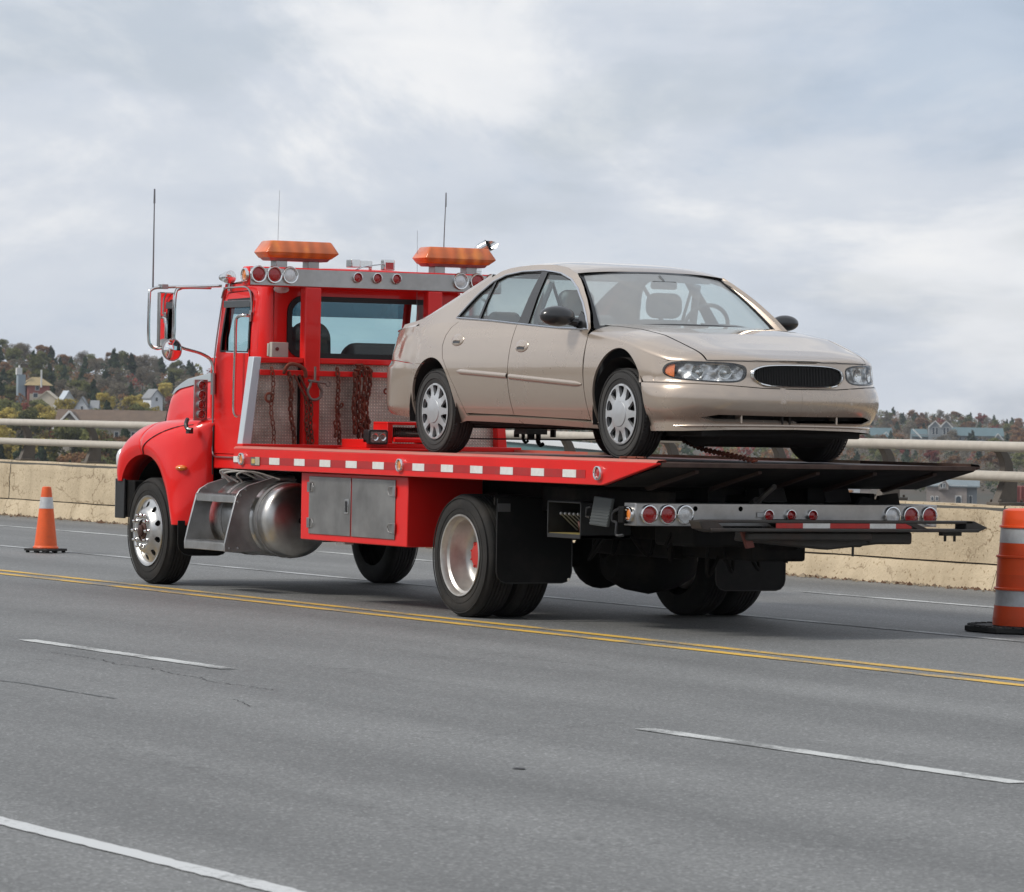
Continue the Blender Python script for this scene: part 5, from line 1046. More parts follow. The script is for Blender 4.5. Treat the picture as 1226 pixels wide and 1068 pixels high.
# headlamp outline in (s, z): from the inner end near the grille round the corner to a point on the side
s_in, s_out = s_of_y_front(.415), s_of_x(3.385)
def HLo(g=0): 
    q = [(s_in-g, .61), (s_in-.3*g, .655+g), (s_in+.05, .678+g), (s_in+.16, .689+g), (lerp(s_in, s_out, .62), .693+g), (s_out-.11, .690+g), (s_out-.03, .673+g), (s_out+g, .640), (s_out-.02, .605-.6*g), (s_out-.12, .578-g), (lerp(s_in, s_out, .5), .562-g), (s_in+.16, .556-g), (s_in+.06, .562-g), (s_in+.015-.5*g, .582-.5*g)]
    return [(p.x, p.y) for p in spline([(a, b, 0) for a, b in q], 3, closed=True)]
sfc = s_of_x(XF+.36)
for sg, fl in ((-1, True), (1, False)):
    fn = half(shell, sg); kw = dict(flip=fl)
    # sg=-1 is the side nearest the camera
    xd0, xd1, xm = .47, 2.365, 1.255
    # front bumper + nose fascia
    arcF = circ_at(FA, 22)
    ff = [p for p in arcF if p[0] < SX(XF)+.0]        # front half of the front arch
    ff = [(s, z) for s, z in arch_pts(FA['xc'], FA['zc'], FA['rx'], FA['rz'], -16, 38, 8)]
    bump = [(0, .512), (0, .326)]+[(s_of_y_front(.12), .326)]+[(s_of_y_front(.60), .330), (s_of_y_front(.70), .308), (s_of_y_front(.62), .284), (0, .278), (0, .236), (s_of_y_front(.5), .228), (s_of_y_front(.80), .214)]+ff+[(ff[-1][0]-.004, .548), (SX(3.42), .545), (s_of_y_front(.6), .535), (s_of_y_front(.5), .528), (s_of_y_front(.3), .515)]
    m = MB(); patch(m, bump, [], .035, fn, depth=.03, **kw); cpart('front_bumper', m, BEI)
    nose = [(0, .694), (0, .541), (s_of_y_front(.6), .541), (SX(3.42), .551), (SX(3.30), .553), (SX(3.285), .625), (SX(3.32), .675), (SX(3.42), .697)]+[(s_of_y_front(y), .697) for y in (.76, .6, .4, .2)]
    gr = [(0, .686), (s_of_y_front(.16), .684), (s_of_y_front(.29), .674), (s_of_y_front(.362), .648), (s_of_y_front(.378), .612), (s_of_y_front(.358), .570), (s_of_y_front(.29), .540), (s_of_y_front(.16), .528), (0, .527)]
    nose_o = [(0, .694)]+gr[1:-1]+[(s_of_y_front(.10), .541)] 
    poly = [(0.0, .695), (0.0, .6875)]+[(a, b) for a, b in gr[1:-1]]+[(0.0, .5255), (0.0, .518), (s_of_y_front(.3), .521), (s_of_y_front(.5), .534), (s_of_y_front(.6), .5405), (SX(3.42), .5505), (SX(3.30), .553), (SX(3.285), .625), (SX(3.32), .675), (SX(3.42), .697)]+[(s_of_y_front(y), .697) for y in (.76, .6, .4, .2)]
    m = MB(); patch(m, poly, [HLo(.004)], .03, fn, depth=.02, **kw); cpart('nose_panel', m, BEI)
    # headlamp
    hl = empty('headlight', CAR)
    m = MB(); patch(m, HLo(0), [], .035, fn, depth=.0, off=.002, **kw); cpart('lens', m, HLG, hl)
    m = MB(); patch(m, HLo(.004), [[(lerp(a, .5*(s_in+s_out), .035), lerp(b, .625, .10)) for a, b in HLo(0)]], .03, fn, depth=.04, off=.0015, **kw); cpart('lens_rim', m, BK2, hl)
    HRF = mat('headlamp reflector', (.92, .92, .92), .28, .7, nscale=25, noise_=.25, bump=.5, bscale=26, bdist=.02)
    def deep(s, z): p = Vector(fn(s, z)); o_, nn = O(s); k = .045+.010*math.sin(s*46)*math.cos(z*60); return (p.x-nn.x*k, p.y-sg*nn.y*k, z)
    m = MB(); patch(m, HLo(.006), [], .02, deep, depth=0, **kw); cpart('reflector', m, HRF, hl)
    for f_, rr in ((.24, .042), (.56, .040)):
        s_ = lerp(s_in, s_out, f_); c = Vector(fn(s_, .622)); o_, nn = O(s_); nn = Vector((nn.x, sg*nn.y, 0)); M = nn.to_track_quat('X', 'Z').to_matrix()
        m = MB(); m.lathe([(rr, -.012), (rr*.8, -.028), (rr*.4, -.042), (.008, -.044), (.010, -.020), (0, -.016)], (0, 0, 0), 'X', 20, cap=False); m.lathe([(rr, -.012), (rr+.004, -.010), (rr+.004, -.02)], (0, 0, 0), 'X', 20, cap=False); m.xform(lambda v: M @ v+c); cpart('lamp_bowl', m, CHR, hl, smooth=50)
    sa = lerp(s_in, s_out, .845); am = [(a, lerp(b, .63, .08)) for a, b in HLo(0) if a > sa]; am = [(sa, .585)]+sorted([q for q in am if q[1] < .64], key=lambda q: q[0])+sorted([q for q in am if q[1] >= .64], key=lambda q: -q[0])+[(sa, .676)]
    m = MB(); patch(m, am, [], .03, fn, depth=0, off=-.010, **kw); cpart('amber_segment', m, mat('salmon turn lens', (.85, .22, .06), .3, coat=.6, nscale=80, noise_=.3), hl)
    # fender (side part and crown)
    zt = lambda x: SHZ(x)
    fpoly = [(SX(xd1+G), .238)]+[(s, z) for s, z in arch_pts(FA['xc'], FA['zc'], FA['rx'], FA['rz'], 195, 36, 26)]+[(SX(3.19), .553), (SX(3.30), .553), (SX(3.285), .625), (SX(3.32), .675), (SX(3.42), .6985)]+[(SX(x), zt(x)) for x in (3.35, 3.2, 3.1, 3.0, 2.9, 2.8, 2.7, 2.6, 2.5, 2.42)]+[(SX(xd1+G), zt(2.37))]
    fpoly[0] = (SX(xd1+G), .265)
    m = MB(); patch(m, fpoly, [], .045, fn, depth=.018, **kw); cpart('front_fender', m, BEI)
    # doors
    rd = empty('door', CAR); fd = empty('door', CAR)
    cut = [(.495, .315), (.47, .375), (.40, .50), (.29, .625), (.19, .73), (.155, .82), (.17, .90), (.225, .965), (.31, 1.005)]
    rpoly = [(SX(x), z) for x, z in cut]+[(SX(x), z) for x, z in ((.7, .998), (1.0, .982), (xm-G, .970))]+[(SX(xm-G-.01), .84), (SX(xm-G-.015), .6), (SX(xm-G-.01), .305)]+[(SX(.9), .309)]
    m = MB(); patch(m, rpoly, [], .05, fn, depth=.02, **kw); cpart('door_skin', m, BEI, rd)
    dpoly = [(SX(xm+G-.01), .305), (SX(xm+G-.015), .6), (SX(xm+G-.01), .84), (SX(xm+G), .970)]+[(SX(x), z) for x, z in ((1.6, .950), (2.0, .925), (2.29, .905), (xd1-G, .885), (xd1-G-.01, .7), (xd1-G, .5), (xd1-G, .280), (1.8, .292))]
    m = MB(); patch(m, dpoly, [], .05, fn, depth=.02, **kw); cpart('door_skin', m, BEI, fd)
    # upper strip between the crown of the front fender and the hood seam is added with the hood below
    # rocker
    rk = [(SX(.50), .300), (SX(.9), .300), (SX(1.8), .284), (SX(2.46), .264), (SX(2.46), .225), (SX(1.8), .242), (SX(.9), .258), (SX(.48), .262)]
    m = MB(); patch(m, rk, [], .05, fn, depth=.06, off=.016, **kw); cpart('sill', m, BEI)
    m = MB(); patch(m, [(SX(.5), .308), (SX(1.4), .302), (SX(2.45), .282), (SX(2.45), .20), (SX(.5), .235)], [], .08, fn, depth=.1, off=-.03, **kw); cpart('sill_underside', m, UND)
    # quarter panel
    q = [(SX(x-2*G), z) for x, z in cut][::-1]+[(SX(.505), .27), (SX(.50), .262)]
    aR = arch_pts(RA['xc'], RA['zc'], RA['rx'], RA['rz'], -14, 118, 20)
    zq = lambda x: interp(x, [-1.1, -.9, -.6, -.2, .31], [.93, .945, .968, .99, 1.005])
    lampz = .70
    qp = q+aR+[(SX(-.29), .688), (SX(-.6), .712), (SX(-.84), .722)]+[(SX(-.84), .93)]+[(SX(x), zq(x)) for x in (-.8, -.6, -.4, -.2, 0, .2)]
    m = MB(); patch(m, qp, [], .035, fn, depth=.018, **kw); cpart('quarter_panel', m, BEI)
    # rear bumper
    aB = arch_pts(RA['xc'], RA['zc'], RA['rx'], RA['rz'], 119, 190, 10)
    rb = aB+[(SX(-.45), .27), (SX(-.8), .30)]+[(LTOT-.55, .33), (LTOT, .33), (LTOT, .69), (LTOT-.5, .70), (SX(-.84), .716), (SX(-.6), .706), (SX(-.29), .682)]
    m = MB(); patch(m, rb, [], .045, fn, depth=.02, **kw); cpart('rear_bumper', m, BEI)
    # tail lamp wrapping the corner, boot face
    tl = [(SX(-.848), .728), (SX(-.85), .925), (LTOT-.42, .93), (LTOT-.42, .715)]
    m = MB(); patch(m, tl, [], .04, fn, depth=.02, **kw); cpart('tail_light', m, mat('tail lamp lens', (.33, .02, .02), .15, coat=.8), CAR)
    m = MB(); patch(m, [(LTOT-.415, .705), (LTOT-.415, .93), (LTOT, .93), (LTOT, .70)], [], .06, fn, depth=.02, **kw); cpart('boot_face', m, BEI)
    # side mouldings
    for x0, x1, z0, z1, par in ((.44, 1.235, .628, .592, rd), (1.272, 2.335, .588, .532, fd)):
        P = []
        for i in range(25):
            x = lerp(x0, x1, i/24); zc = lerp(z0, z1, i/24); e = min(1, min(i, 24-i)/2.2+.12) if (par is rd and i < 12) or (par is fd and i > 12) else 1; h_ = .020*math.sqrt(e); row = []
            for j in range(9):
                a = PI*j/8; z = zc+h_*math.cos(a); p = Vector(shell(SX(x), z)); row.append((p.x, sg*(p.y+.014*math.sin(a)*math.sqrt(e)), z))
            P.append(row)
        m = MB(); m.grid(P); cpart('side_moulding', m, BEI, par, smooth=60)
    # handles
    for xh, zh, par in ((.385, .865, rd), (1.42, .812, fd)):
        c = Vector(shell(SX(xh), zh)); m = MB(); m.ball((xh, 0, zh), .100, .018, .046, 24, 12); m.v = [(x, sg*(Vector(shell(SX(x), z)).y+y*.6+.001), z) for x, y, z in m.v]; cpart('handle_surround', m, BEI, par, smooth=60)
        m = MB(); m.prism([(xh-.052, zh-.024), (xh+.052, zh-.024), (xh+.056, zh-.010), (xh+.04, zh-.006), (xh-.04, zh-.006), (xh-.056, zh-.010)], 'Y', 0, .004); m.v = [(x, sg*(Vector(shell(SX(x), z)).y+.0075+y), z) for x, y, z in m.v]; cpart('handle_recess', m, BK2, par)
        m = MB(); m.tube([(xh-.055, 0, zh-.004), (xh, .006, zh+.001), (xh+.055, 0, zh-.004)], .008, 8); m.v = [(x, sg*(Vector(shell(SX(x), z)).y+.006+y), z) for x, y, z in m.v]; cpart('handle', m, BEI, par)
# ---- upper surfaces
W_ = lambda x: float(np.interp(-x, [-p.x for p in OC], [p.y for p in OC]))
def wz(x): return ztop_sh(x)
ZCN = lambda x: interp(x, [-1.10, -1.0, -.8, -.5, 2.3, 2.5, 2.8, 3.1, 3.35, 3.55, 3.68, 3.75, 3.785, 3.80], [.96, .985, 1.01, 1.055, .978, .970, .945, .902, .838, .790, .752, .724, .704, .695])
def ysh(x): p = shell(SX(x), SHZ(x)); return max(1e-4, p.y)
_xs = np.linspace(3.795, 2.37, 60); _ys = []; _px = []
for x in _xs: p = shell(SX(float(x)), SHZ(float(x))); _ys.append(p.y); _px.append(p.x)
_o = np.argsort(_px); _px = np.array(_px)[_o]; _ys = np.array(_ys)[_o]
def ztf(x, y):
    b = float(np.interp(x, _px, _ys)); zs = SHZ(x); zc = ZCN(x)
    if x > _px[-1]: b = .02
    r_ = min(1., abs(y)/max(b, 1e-3)); crown = (1-r_**5.0)**.62
    # pulled in beside the seam: a soft fender crown with a shallow valley
    return zs+(zc-zs)*crown-.022*math.exp(-((abs(y)-.60)/.13)**2)*sm(3.7, 3.2, x)*0
seam = [(2.29, .70), (2.5, .695), (2.9, .69), (3.2, .685), (3.40, .672), (3.52, .655), (3.60, .635)]
sy = lambda x: interp(x, [a for a, b in seam], [b for a, b in seam])
def hood_front_x(y):   # plan x of the nose edge at lateral y
    ys = _ys[::-1]; xs = _px[::-1]; m_ = [(b, a) for a, b in zip(xs, ys)]; m_.sort(); return float(np.interp(abs(y), [q[0] for q in m_], [q[1] for q in m_]))
P = []
ny = 40
for i in range(43):
    u = i/42; u = 1-(1-u)**1.35; row = []
    for j in range(ny+1):
        w = -1+2*j/ny; xb = 2.42-.21*abs(w)**2.2-.0
        ye = w*lerp(.70, .655, u); xf = hood_front_x(ye)-.004
        x = lerp(xb, xf, u); y = ye; row.append((x, y, ztf(x, y)+(.0 if u < 1 else -.0)))
    P.append(row)
P.append([(p[0]-.012, p[1], p[2]-.03) for p in P[-1]])
m = MB(); m.grid(P); cpart('hood', m, BEI, smooth=70)
m = MB(); m.tube([(q[0]+.001, q[1], q[2]-.002) for q in P[-2]], .0035, 5); cpart('hood_gap', m, BK2)
for sg in (-1, 1):
    P = []
    for i in range(41):
        u = i/40; x = lerp(2.371, 3.66, u); row = []
        for j in range(15):
            v_ = j/14; v_ = 1-(1-v_)**1.0; ys_ = min(lerp(.705, .66, u)+.004, float(np.interp(x, _px, _ys))-.002); yo = float(np.interp(x, _px, _ys)); y = lerp(ys_, yo, math.sin(v_*PI/2)); row.append((x, sg*y, ztf(x, y)-(.0)))
        row.insert(0, (x, row[0][1], row[0][2]-.02)); P.append(row)
    m = MB(); m.grid(P); cpart('fender_crown', m, BEI, smooth=70)
    P = []  # cowl corner ahead of the door, up to the windscreen foot
    for i in range(11):
        x = lerp(2.16, 2.372, i/10); row = []
        for j in range(9):
            v_ = j/8; yo = shell(SX(x), .885).y; y = lerp(.70, yo, v_); row.append((x, sg*y, lerp(.93-.02*i/10, .885, v_**2.2)))
        P.append(row)
    m = MB(); m.grid(P); cpart('cowl_corner', m, BEI, smooth=70)
    m = MB(); m.grid([[(x, sg*yy, zz) for yy, zz in ((float(np.interp(x, _px, _ys))-.002, SHZ(x)+.03), (float(np.interp(x, _px, _ys))+.004, SHZ(x)-.002))] for x in (2.36, 2.37)]); 
# cowl under the wipers
m = MB(); P = []
for i in range(5):
    u = i/4; P.append([(lerp(2.26, 2.435, u)-(.21)*abs(w)**2.2*u-.20*abs(w)**2*(1-u)*.9, w*.74, lerp(.945, .952, u)-.03*abs(w)**2) for w in [-1+2*j/20 for j in range(21)]])
m.grid(P); cpart('cowl', m, BK2)
# greenhouse side surface
def gy(x, z): return .845-.52*(z-.96)-.10*max(0, z-1.2)-.035*max(0, (.55-x))**1.5-.02*max(0, x-1.7)
def gsf(x, z): return (x, gy(x, z), z)
dlo = [(0.209, 1.036), (0.292, 1.127), (0.393, 1.225), (0.514, 1.312), (0.659, 1.358), (0.897, 1.380), (1.218, 1.382), (1.503, 1.355), (1.714, 1.304), (1.887, 1.230), (2.069, 1.118), (2.198, 1.022), (2.308, .928), (1.829, .943), (1.330, .973), (0.819, 1.006)]
bel = [(x, z-.012) for x, z in ((.318, 1.036), (.80, 1.006), (1.35, .972), (1.9, .938), (2.30, .905))]
frame = [(-0.702, .995), (-0.492, 1.022), (-0.379, 1.040), (-0.242, 1.081), (-0.093, 1.127), (0.061, 1.183), (0.212, 1.245), (0.338, 1.304), (0.463, 1.356), (0.558, 1.392), (0.658, 1.410), (0.758, 1.418), (1.018, 1.427), (1.343, 1.420), (1.558, 1.395), (1.738, 1.348), (1.838, 1.305), (1.948, 1.243), (2.088, 1.152), (2.218, 1.052), (2.336, .935), (2.328, .893), (1.858, .925), (1.308, .958), (0.758, .990), (0.276, 1.003), (-0.142, .985), (-0.442, .972), (-0.702, .953)]
for sg, fl in ((-1, False), (1, True)):
    fn = half(gsf, sg); kw = dict(flip=fl)
    m = MB(); patch(m, frame, [dlo], .045, fn, depth=.03, **kw); cpart('side_frame', m, BEI)
    # chrome and black reveals
    def shrink(poly, k): cx = sum(p[0] for p in poly)/len(poly); cz = sum(p[1] for p in poly)/len(poly); return [(x+(cx-x)*k/max(.2, math.hypot(cx-x, cz-z)), z+(cz-z)*k/max(.1, math.hypot(cx-x, cz-z))) for x, z in poly]
    m = MB(); m.tube([Vector(fn(x, z))+Vector((0, sg*.004, 0)) for x, z in densify(dlo, .05)], .0075, 6, closed=True); cpart('window_trim', m, CHT)
    inner = shrink(dlo, .016)
    m = MB(); patch(m, shrink(dlo, .002), [inner], .05, fn, depth=.02, off=-.004, **kw); cpart('window_rubber', m, BK2)
    # B pillar and quarter divider
    m = MB(); patch(m, [(1.233, .979), (1.186, 1.378), (1.280, 1.376), (1.394, .971)], [], .08, fn, depth=.02, off=.001, **kw); cpart('centre_pillar', m, mat('satin black pillar', (.045, .045, .047), .4))
    m = MB(); patch(m, [(0.573, 1.022), (0.530, 1.315), (0.554, 1.324), (0.606, 1.020)], [], .08, fn, depth=.02, off=.001, **kw); cpart('window_divider', m, BK2)
    gl = shrink(dlo, .006)
    def clip(x0a, x0b, x1a, x1b):   # glass between two leaning lines given at z=1.0 and z=1.36
        o_ = []; L0 = lambda z: lerp(x0a, x0b, (z-1.0)/.36); L1 = lambda z: lerp(x1a, x1b, (z-1.0)/.36)
        D = densify(gl, .02)
        for x, z in D: o_.append((min(max(x, L0(z)), L1(z)), z))
        r_ = []
        for q in o_:
            if not r_ or math.dist(q, r_[-1]) > .004: r_.append(q)
        return r_
    for a in ((-1, -1, .570, .526), (.598, .550, 1.248, 1.193), (1.383, 1.278, 9, 9)):
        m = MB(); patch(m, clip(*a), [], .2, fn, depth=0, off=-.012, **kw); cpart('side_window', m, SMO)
    m = MB(); patch(m, [(2.098, 1.06), (2.158, 1.035), (2.293, .935), (2.098, .945)], [], .1, fn, depth=.02, off=.006, **kw); cpart('mirror_sail', m, BK2)
def curve_mirror(pts): return [(x, -y, z) for x, y, z in pts[::-1]][:-1]+pts if False else None
# windscreen, roof and rear window as lofted surfaces between measured curves
def ws_bot(w): return Vector((2.455-.18*abs(w)**2.2, .778*w, .955-.027*abs(w)**2))
def ws_top(w): return Vector((1.79-.07*abs(w)**2.5, .600*w, 1.372-.032*abs(w)**2.2))
def rw_top(w): return Vector((.30+.10*abs(w)**2, .570*w, 1.376-.012*abs(w)**2))
def rw_bot(w): return Vector((-.56+.14*abs(w)**2, .680*w, 1.055-.020*abs(w)**2))
def loft(A, B, n, k, bulge):
    P = []
    for i in range(n+1):
        u = i/n; P.append([A(w)*(1-u)+B(w)*u+Vector((0, 0, bulge*math.sin(PI*u)*(1-.4*abs(w)**2))) for w in [-1+2*j/k for j in range(k+1)]])
    return P
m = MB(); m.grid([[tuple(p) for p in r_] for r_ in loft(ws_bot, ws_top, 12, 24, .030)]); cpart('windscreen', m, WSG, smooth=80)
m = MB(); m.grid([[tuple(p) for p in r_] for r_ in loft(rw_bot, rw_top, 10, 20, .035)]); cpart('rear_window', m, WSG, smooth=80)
# dark ceramic border of the windscreen
def border(A, B, bulge, ins, off):
    k = 24; m = MB(); f = lambda u, w: A(w)*(1-u)+B(w)*u+Vector((0, 0, bulge*math.sin(PI*u)*(1-.4*abs(w)**2)+off))
    m.grid([[tuple(f(u, w)) for w in [-1+2*j/k for j in range(k+1)]] for u in (0, ins*.9)]); m.grid([[tuple(f(1-u, w)) for w in [-1+2*j/k for j in range(k+1)]] for u in (0, ins*.7)])
    for sg in (-1, 1): m.grid([[tuple(f(u, sg*w)) for w in (1, 1-ins*.9)] for u in [i/12 for i in range(13)]])
    return m
m = border(ws_bot, ws_top, .030, .055, .003); cpart('windscreen_border', m, BK2)
m = border(rw_bot, rw_top, .035, .06, .003); cpart('rear_window_border', m, BK2)
# roof
rail = [(1.738, 1.348), (1.558, 1.395), (1.343, 1.420), (1.018, 1.427), (0.758, 1.418), (0.558, 1.392), (0.438, 1.345)]
def rail_at(u):
    s_ = u*(len(rail)-1); i = min(len(rail)-2, int(s_)); x = lerp(rail[i][0], rail[i+1][0], s_-i); z = lerp(rail[i][1], rail[i+1][1], s_-i); return Vector((x, gy(x, z), z))
RL_ = [Vector(p) for p in spline([tuple(rail_at(i/12)) for i in range(13)], 2)]
P = []; nu = len(RL_)-1
for i in range(nu+1):
    u = i/nu; row = []
    for j in range(25):
        w = -1+2*j/24; a = ws_top(w); b = rw_top(w); e = RL_[i]; c = Vector((lerp(a.x, b.x, u), 0, 0))
        x = lerp(lerp(1.79, .30, u), e.x, abs(w)**2.5); zc = lerp(1.372, 1.372, u)+.090*math.sin(PI*(.04+.92*u))**.8
        if u == 0: zc = 1.372
        if u == 1: zc = 1.372
        row.append((x, e.y*w, lerp(zc, e.z, abs(w)**3.4)))
    P.append(row)
m = MB(); m.grid(P); cpart('roof', m, BEI, smooth=80)
for sg in (-1, 1):   # A pillars
    P = []; fe = [(1.738, 1.348), (1.838, 1.305), (1.948, 1.243), (2.088, 1.152), (2.218, 1.052), (2.336, .935)]
    for i in range(11):
        u = i/10; s_ = u*(len(fe)-1); k = min(len(fe)-2, int(s_)); x = lerp(fe[k][0], fe[k+1][0], s_-k); z = lerp(fe[k][1], fe[k+1][1], s_-k); a = Vector((x, gy(x, z), z)); t_ = 1-u
        b = ws_bot(1)*(1-t_)+ws_top(1)*t_+Vector((0, 0, .030*math.sin(PI*t_)*.6+.004)); c = (a+b)/2+Vector((.010, .012, .008)); row = []
        for q in spline([a, c, b], 3): row.append((q.x, sg*q.y, q.z))
        P.append(row)
    m = MB(); m.grid(P); cpart('windscreen_pillar', m, BEI, smooth=80)
    m = MB(); m.tube([(r_[-1][0]+.002, r_[-1][1], r_[-1][2]+.002) for r_ in P], .006, 6); cpart('pillar_trim', m, BK2)
    # C pillar return to the rear glass
    P = []; ce = [(0.438, 1.345), (0.338, 1.304), (0.212, 1.245), (0.061, 1.183), (-0.093, 1.127), (-0.242, 1.081), (-0.379, 1.040), (-0.492, 1.022)]
    for i in range(13):
        u = i/12; s_ = u*(len(ce)-1); k = min(len(ce)-2, int(s_)); x = lerp(ce[k][0], ce[k+1][0], s_-k); z = lerp(ce[k][1], ce[k+1][1], s_-k); a = Vector((x, gy(x, z), z)); t_ = 1-u
        b = rw_bot(1)*(1-t_)+rw_top(1)*t_+Vector((0, 0, .035*math.sin(PI*t_)*.6+.003)); row = []
        for q in spline([a, (a+b)/2+Vector((-.006, .008, .012)), b], 3): row.append((q.x, sg*q.y, q.z))
        P.append(row)
    m = MB(); m.grid(P); cpart('rear_pillar', m, BEI, smooth=80)
# boot lid and quarter tops
P = []
for i in range(17):
    u = i/16; row = []
    for j in range(33):
        w = -1+2*j/32; xa = -.56+.14*abs(w)**2; xb = -1.085+.02*abs(w)-.20*abs(w)**5; x = lerp(xa, xb, u); yo = Vector(shell(SX(max(-1.10, x)), zq(x))).y if True else 0
        y = w*min(yo, lerp(gy(-.5, 1.0), yo, 1)); zc = lerp(1.062, .965, u**1.4); ze = zq(x)+(0 if u < .99 else 0); row.append((x, y, ze+(zc-ze)*(1-abs(w)**4.5)**.7))
    P.append(row)
P.append([(p[0]-.012, p[1], p[2]-.04) for p in P[-1]])
m = MB(); m.grid(P); cpart('boot_lid', m, BEI, smooth=70)
# grille
m = MB(); go = [(.0, .689), (.16, .687), (.29, .677), (.365, .650), (.382, .612), (.362, .568), (.29, .537), (.16, .525), (0, .524)]; ring = go+[(-y, z) for y, z in go[::-1][1:-1]]
rs = spline([(y, z, 0) for y, z in ring], 4, closed=True)
P = []
for i in range(len(rs)+1):
    y, z = rs[i % len(rs)].x, rs[i % len(rs)].y; k_y, k_z = y*.0, z; row = []
    for ins, out_ in ((0, -.006), (.015, .016), (.05, .022), (.085, .008), (.095, -.02)):
        yy = y*(1-ins*.75); zz = .608+(z-.608)*(1-ins*2.3); p = shell(s_of_y_front(abs(yy)), zz); row.append((p.x+out_, yy, zz))
    P.append(row)
m = MB(); m.grid(P); cpart('grille_surround', m, CHR, smooth=60)
m = MB(); gi = [(y*.935, .613+(z-.613)*.76) for y, z in ring]
for k in range(58):
    y = -.362+.724*k/57; zz = [z for a, z in gi]; hh = .068*math.sqrt(max(0, 1-(abs(y)/.366)**3.2)); p = shell(s_of_y_front(abs(y)), .608)
    if hh > .01: m.box(p.x-.025, p.x-.008, y-.0018, y+.0018, .608-hh, .608+hh)
GB = mat('grille black', (.012, .012, .012), .4)
cpart('grille_bars', m, mat('grille bar', (.035, .034, .034), .35), kind=None) if False else cpart('grille_bars', m, mat('grille bar', (.035, .034, .034), .35))
CAR.children[-1]['kind'] = 'stuff'
m = MB(); m.prism([(a, b) for a, b in [(p.x*.96, .608+(p.y-.608)*.82) for p in rs]], 'X', 3.69, 3.722); cpart('grille_mesh', m, GB)
m = MB(); m.box(3.45, 3.66, -.50, .50, .262, .345); m.box(3.30, 3.55, -.68, .68, .262, .345); cpart('lower_intake', m, UND)
for y in (-.43, -.10, .34):
    for dy in ((0,) if y != -.10 else (-.02, .04)): m = MB(); m.box(3.64, shell(s_of_y_front(abs(y)), .30).x-.012, y+dy-.008, y+dy+.008, .270, .338); cpart('intake_rib', m, BEI if abs(y) > .2 else UND, bevel=.003)
for y in (-.15, .44):
    p = shell(s_of_y_front(abs(y)), .44)
    m = MB(); m.grid([[(shell(s_of_y_front(abs(y+dy)), z).x+.003*math.cos(dy/.022*PI/2), y+dy, z) for dy in (-.022, -.01, 0, .01, .022)] for z in (.41, .45, .50, .525)]); cpart('bumper_pad', m, BEI, smooth=60)
m = MB(); L_ = []
for sg in (-1, 1):
    q_ = [shell(s_of_y_front(y), .258) for y in (.84, .78, .7, .6, .5, .4, .3, .2, .1, .02)]; q_ = [Vector((p.x+.003, sg*p.y, .258-.010*(p.y/.84)**2)) for p in q_]; L_ += q_ if sg < 0 else q_[::-1]
m.tube(L_, [.003]+[.009]*(len(L_)-2)+[.003], 8); cpart('air_dam_lip', m, BEI)
# wipers
m = MB(); m.tube(spline([(2.12, -.66, .965), (2.24, -.45, .985), (2.33, -.2, .99)], 5), .007, 6); m.tube([(2.30, -.22, .995), (2.42, -.12, .965)], .009, 6); m.box(2.23, 2.28, -.50, -.38, .985, .998); m.tube(spline([(2.33, .08, .99), (2.27, .4, .985), (2.18, .62, .965)], 5), .007, 6); cpart('wipers', m, BK2)
# door mirrors
for sg, ym, q_ in ((-1, 1.0, 1.0), (1, .935, .80)):
    mr_ = empty('mirror', CAR); m = MB(); m.ball((2.12, sg*ym, 1.02), .09*q_, .138*q_, .074*q_, 20, 14); m.v = [(x-.0 if x > 2.07 else 2.07-(2.07-x)*.15, y, z) for x, y, z in m.v]; cpart('mirror_shell', m, mat('mirror black', (.022, .022, .023), .3, coat=.5), mr_, smooth=60)
    m = MB(); m.tube([(2.14, sg*.84, .975), (2.12, sg*.92, .99)], .03, 8); cpart('mirror_stalk', m, BK2, mr_)
    m = MB(); m.prism([(sg*ym+.10*q_*math.cos(a), 1.02+.052*math.sin(a)) for a in [2*PI*i/24 for i in range(24)]], 'X', 2.052, 2.056); cpart('mirror_glass', m, MIRM, mr_)
# structure inside and below
m = MB(); m.box(-.6, 3.5, -.70, .70, .215, .26); m.box(3.1, 3.60, -.66, .64, .175, .245); m.box(.45, 2.4, -.80, .80, .235, .27); m.cyl((0, -.75, .30), (0, .75, .30), .04, 8); m.box(-.3, .3, -.5, .5, .2, .3); m.cyl((-.8, .3, .23), (2.4, .3, .22), .03, 8); cpart('underbody', m, UND, bevel=.015)
m = MB(); m.prism([(3.05, .24), (3.62, .245), (3.58, .17), (3.50, .118), (3.22, .105), (3.08, .15)], 'Y', -.50, .44); m.box(2.55, 3.1, -.55, .55, .14, .30); m.cyl((2.824, -.8, .32), (2.824, .8, .32), .03, 8); m.tube([(2.5, -.4, .16), (3.0, -.62, .18)], .025, 6); cpart('splash_tray', m, UND, bevel=.02)
for xc, a in ((XF, FA), (XR, RA)):
    for sg in (-1, 1):
        m = MB(); m.lathe([(.385, .50), (.385, .885)], (a['xc'], 0, .34), 'Y', 24, a0=-.25, a1=PI+.25, cap=False); m.add([(a['xc']+.385*math.cos(t_), .50, .34+.385*math.sin(t_)) for t_ in [-.25+(PI+.5)*i/16 for i in range(17)]], [tuple(range(17))]); m.v = [(x, sg*y, z) for x, y, z in m.v]; cpart('wheel_arch_liner', m, UND)
m = MB(); m.box(-.6, 2.2, -.82, .82, .30, .34); m.box(2.10, 2.50, -.78, .78, .34, .90); m.box(-.62, -.1, -.62, .62, .80, 1.0); cpart('cabin_floor', m, CIN2, bevel=.02)
m = MB(); P = []
for i in range(6):
    u = i/5; P.append([(lerp(2.38, 1.95, u)-.12*abs(w)**2*(1-u), .74*w, lerp(.935, .93, u)+.02*math.sin(PI*u)+.03*math.exp(-((w-.5)/.22)**2)*math.sin(PI*u)) for w in [-1+2*j/20 for j in range(21)]])
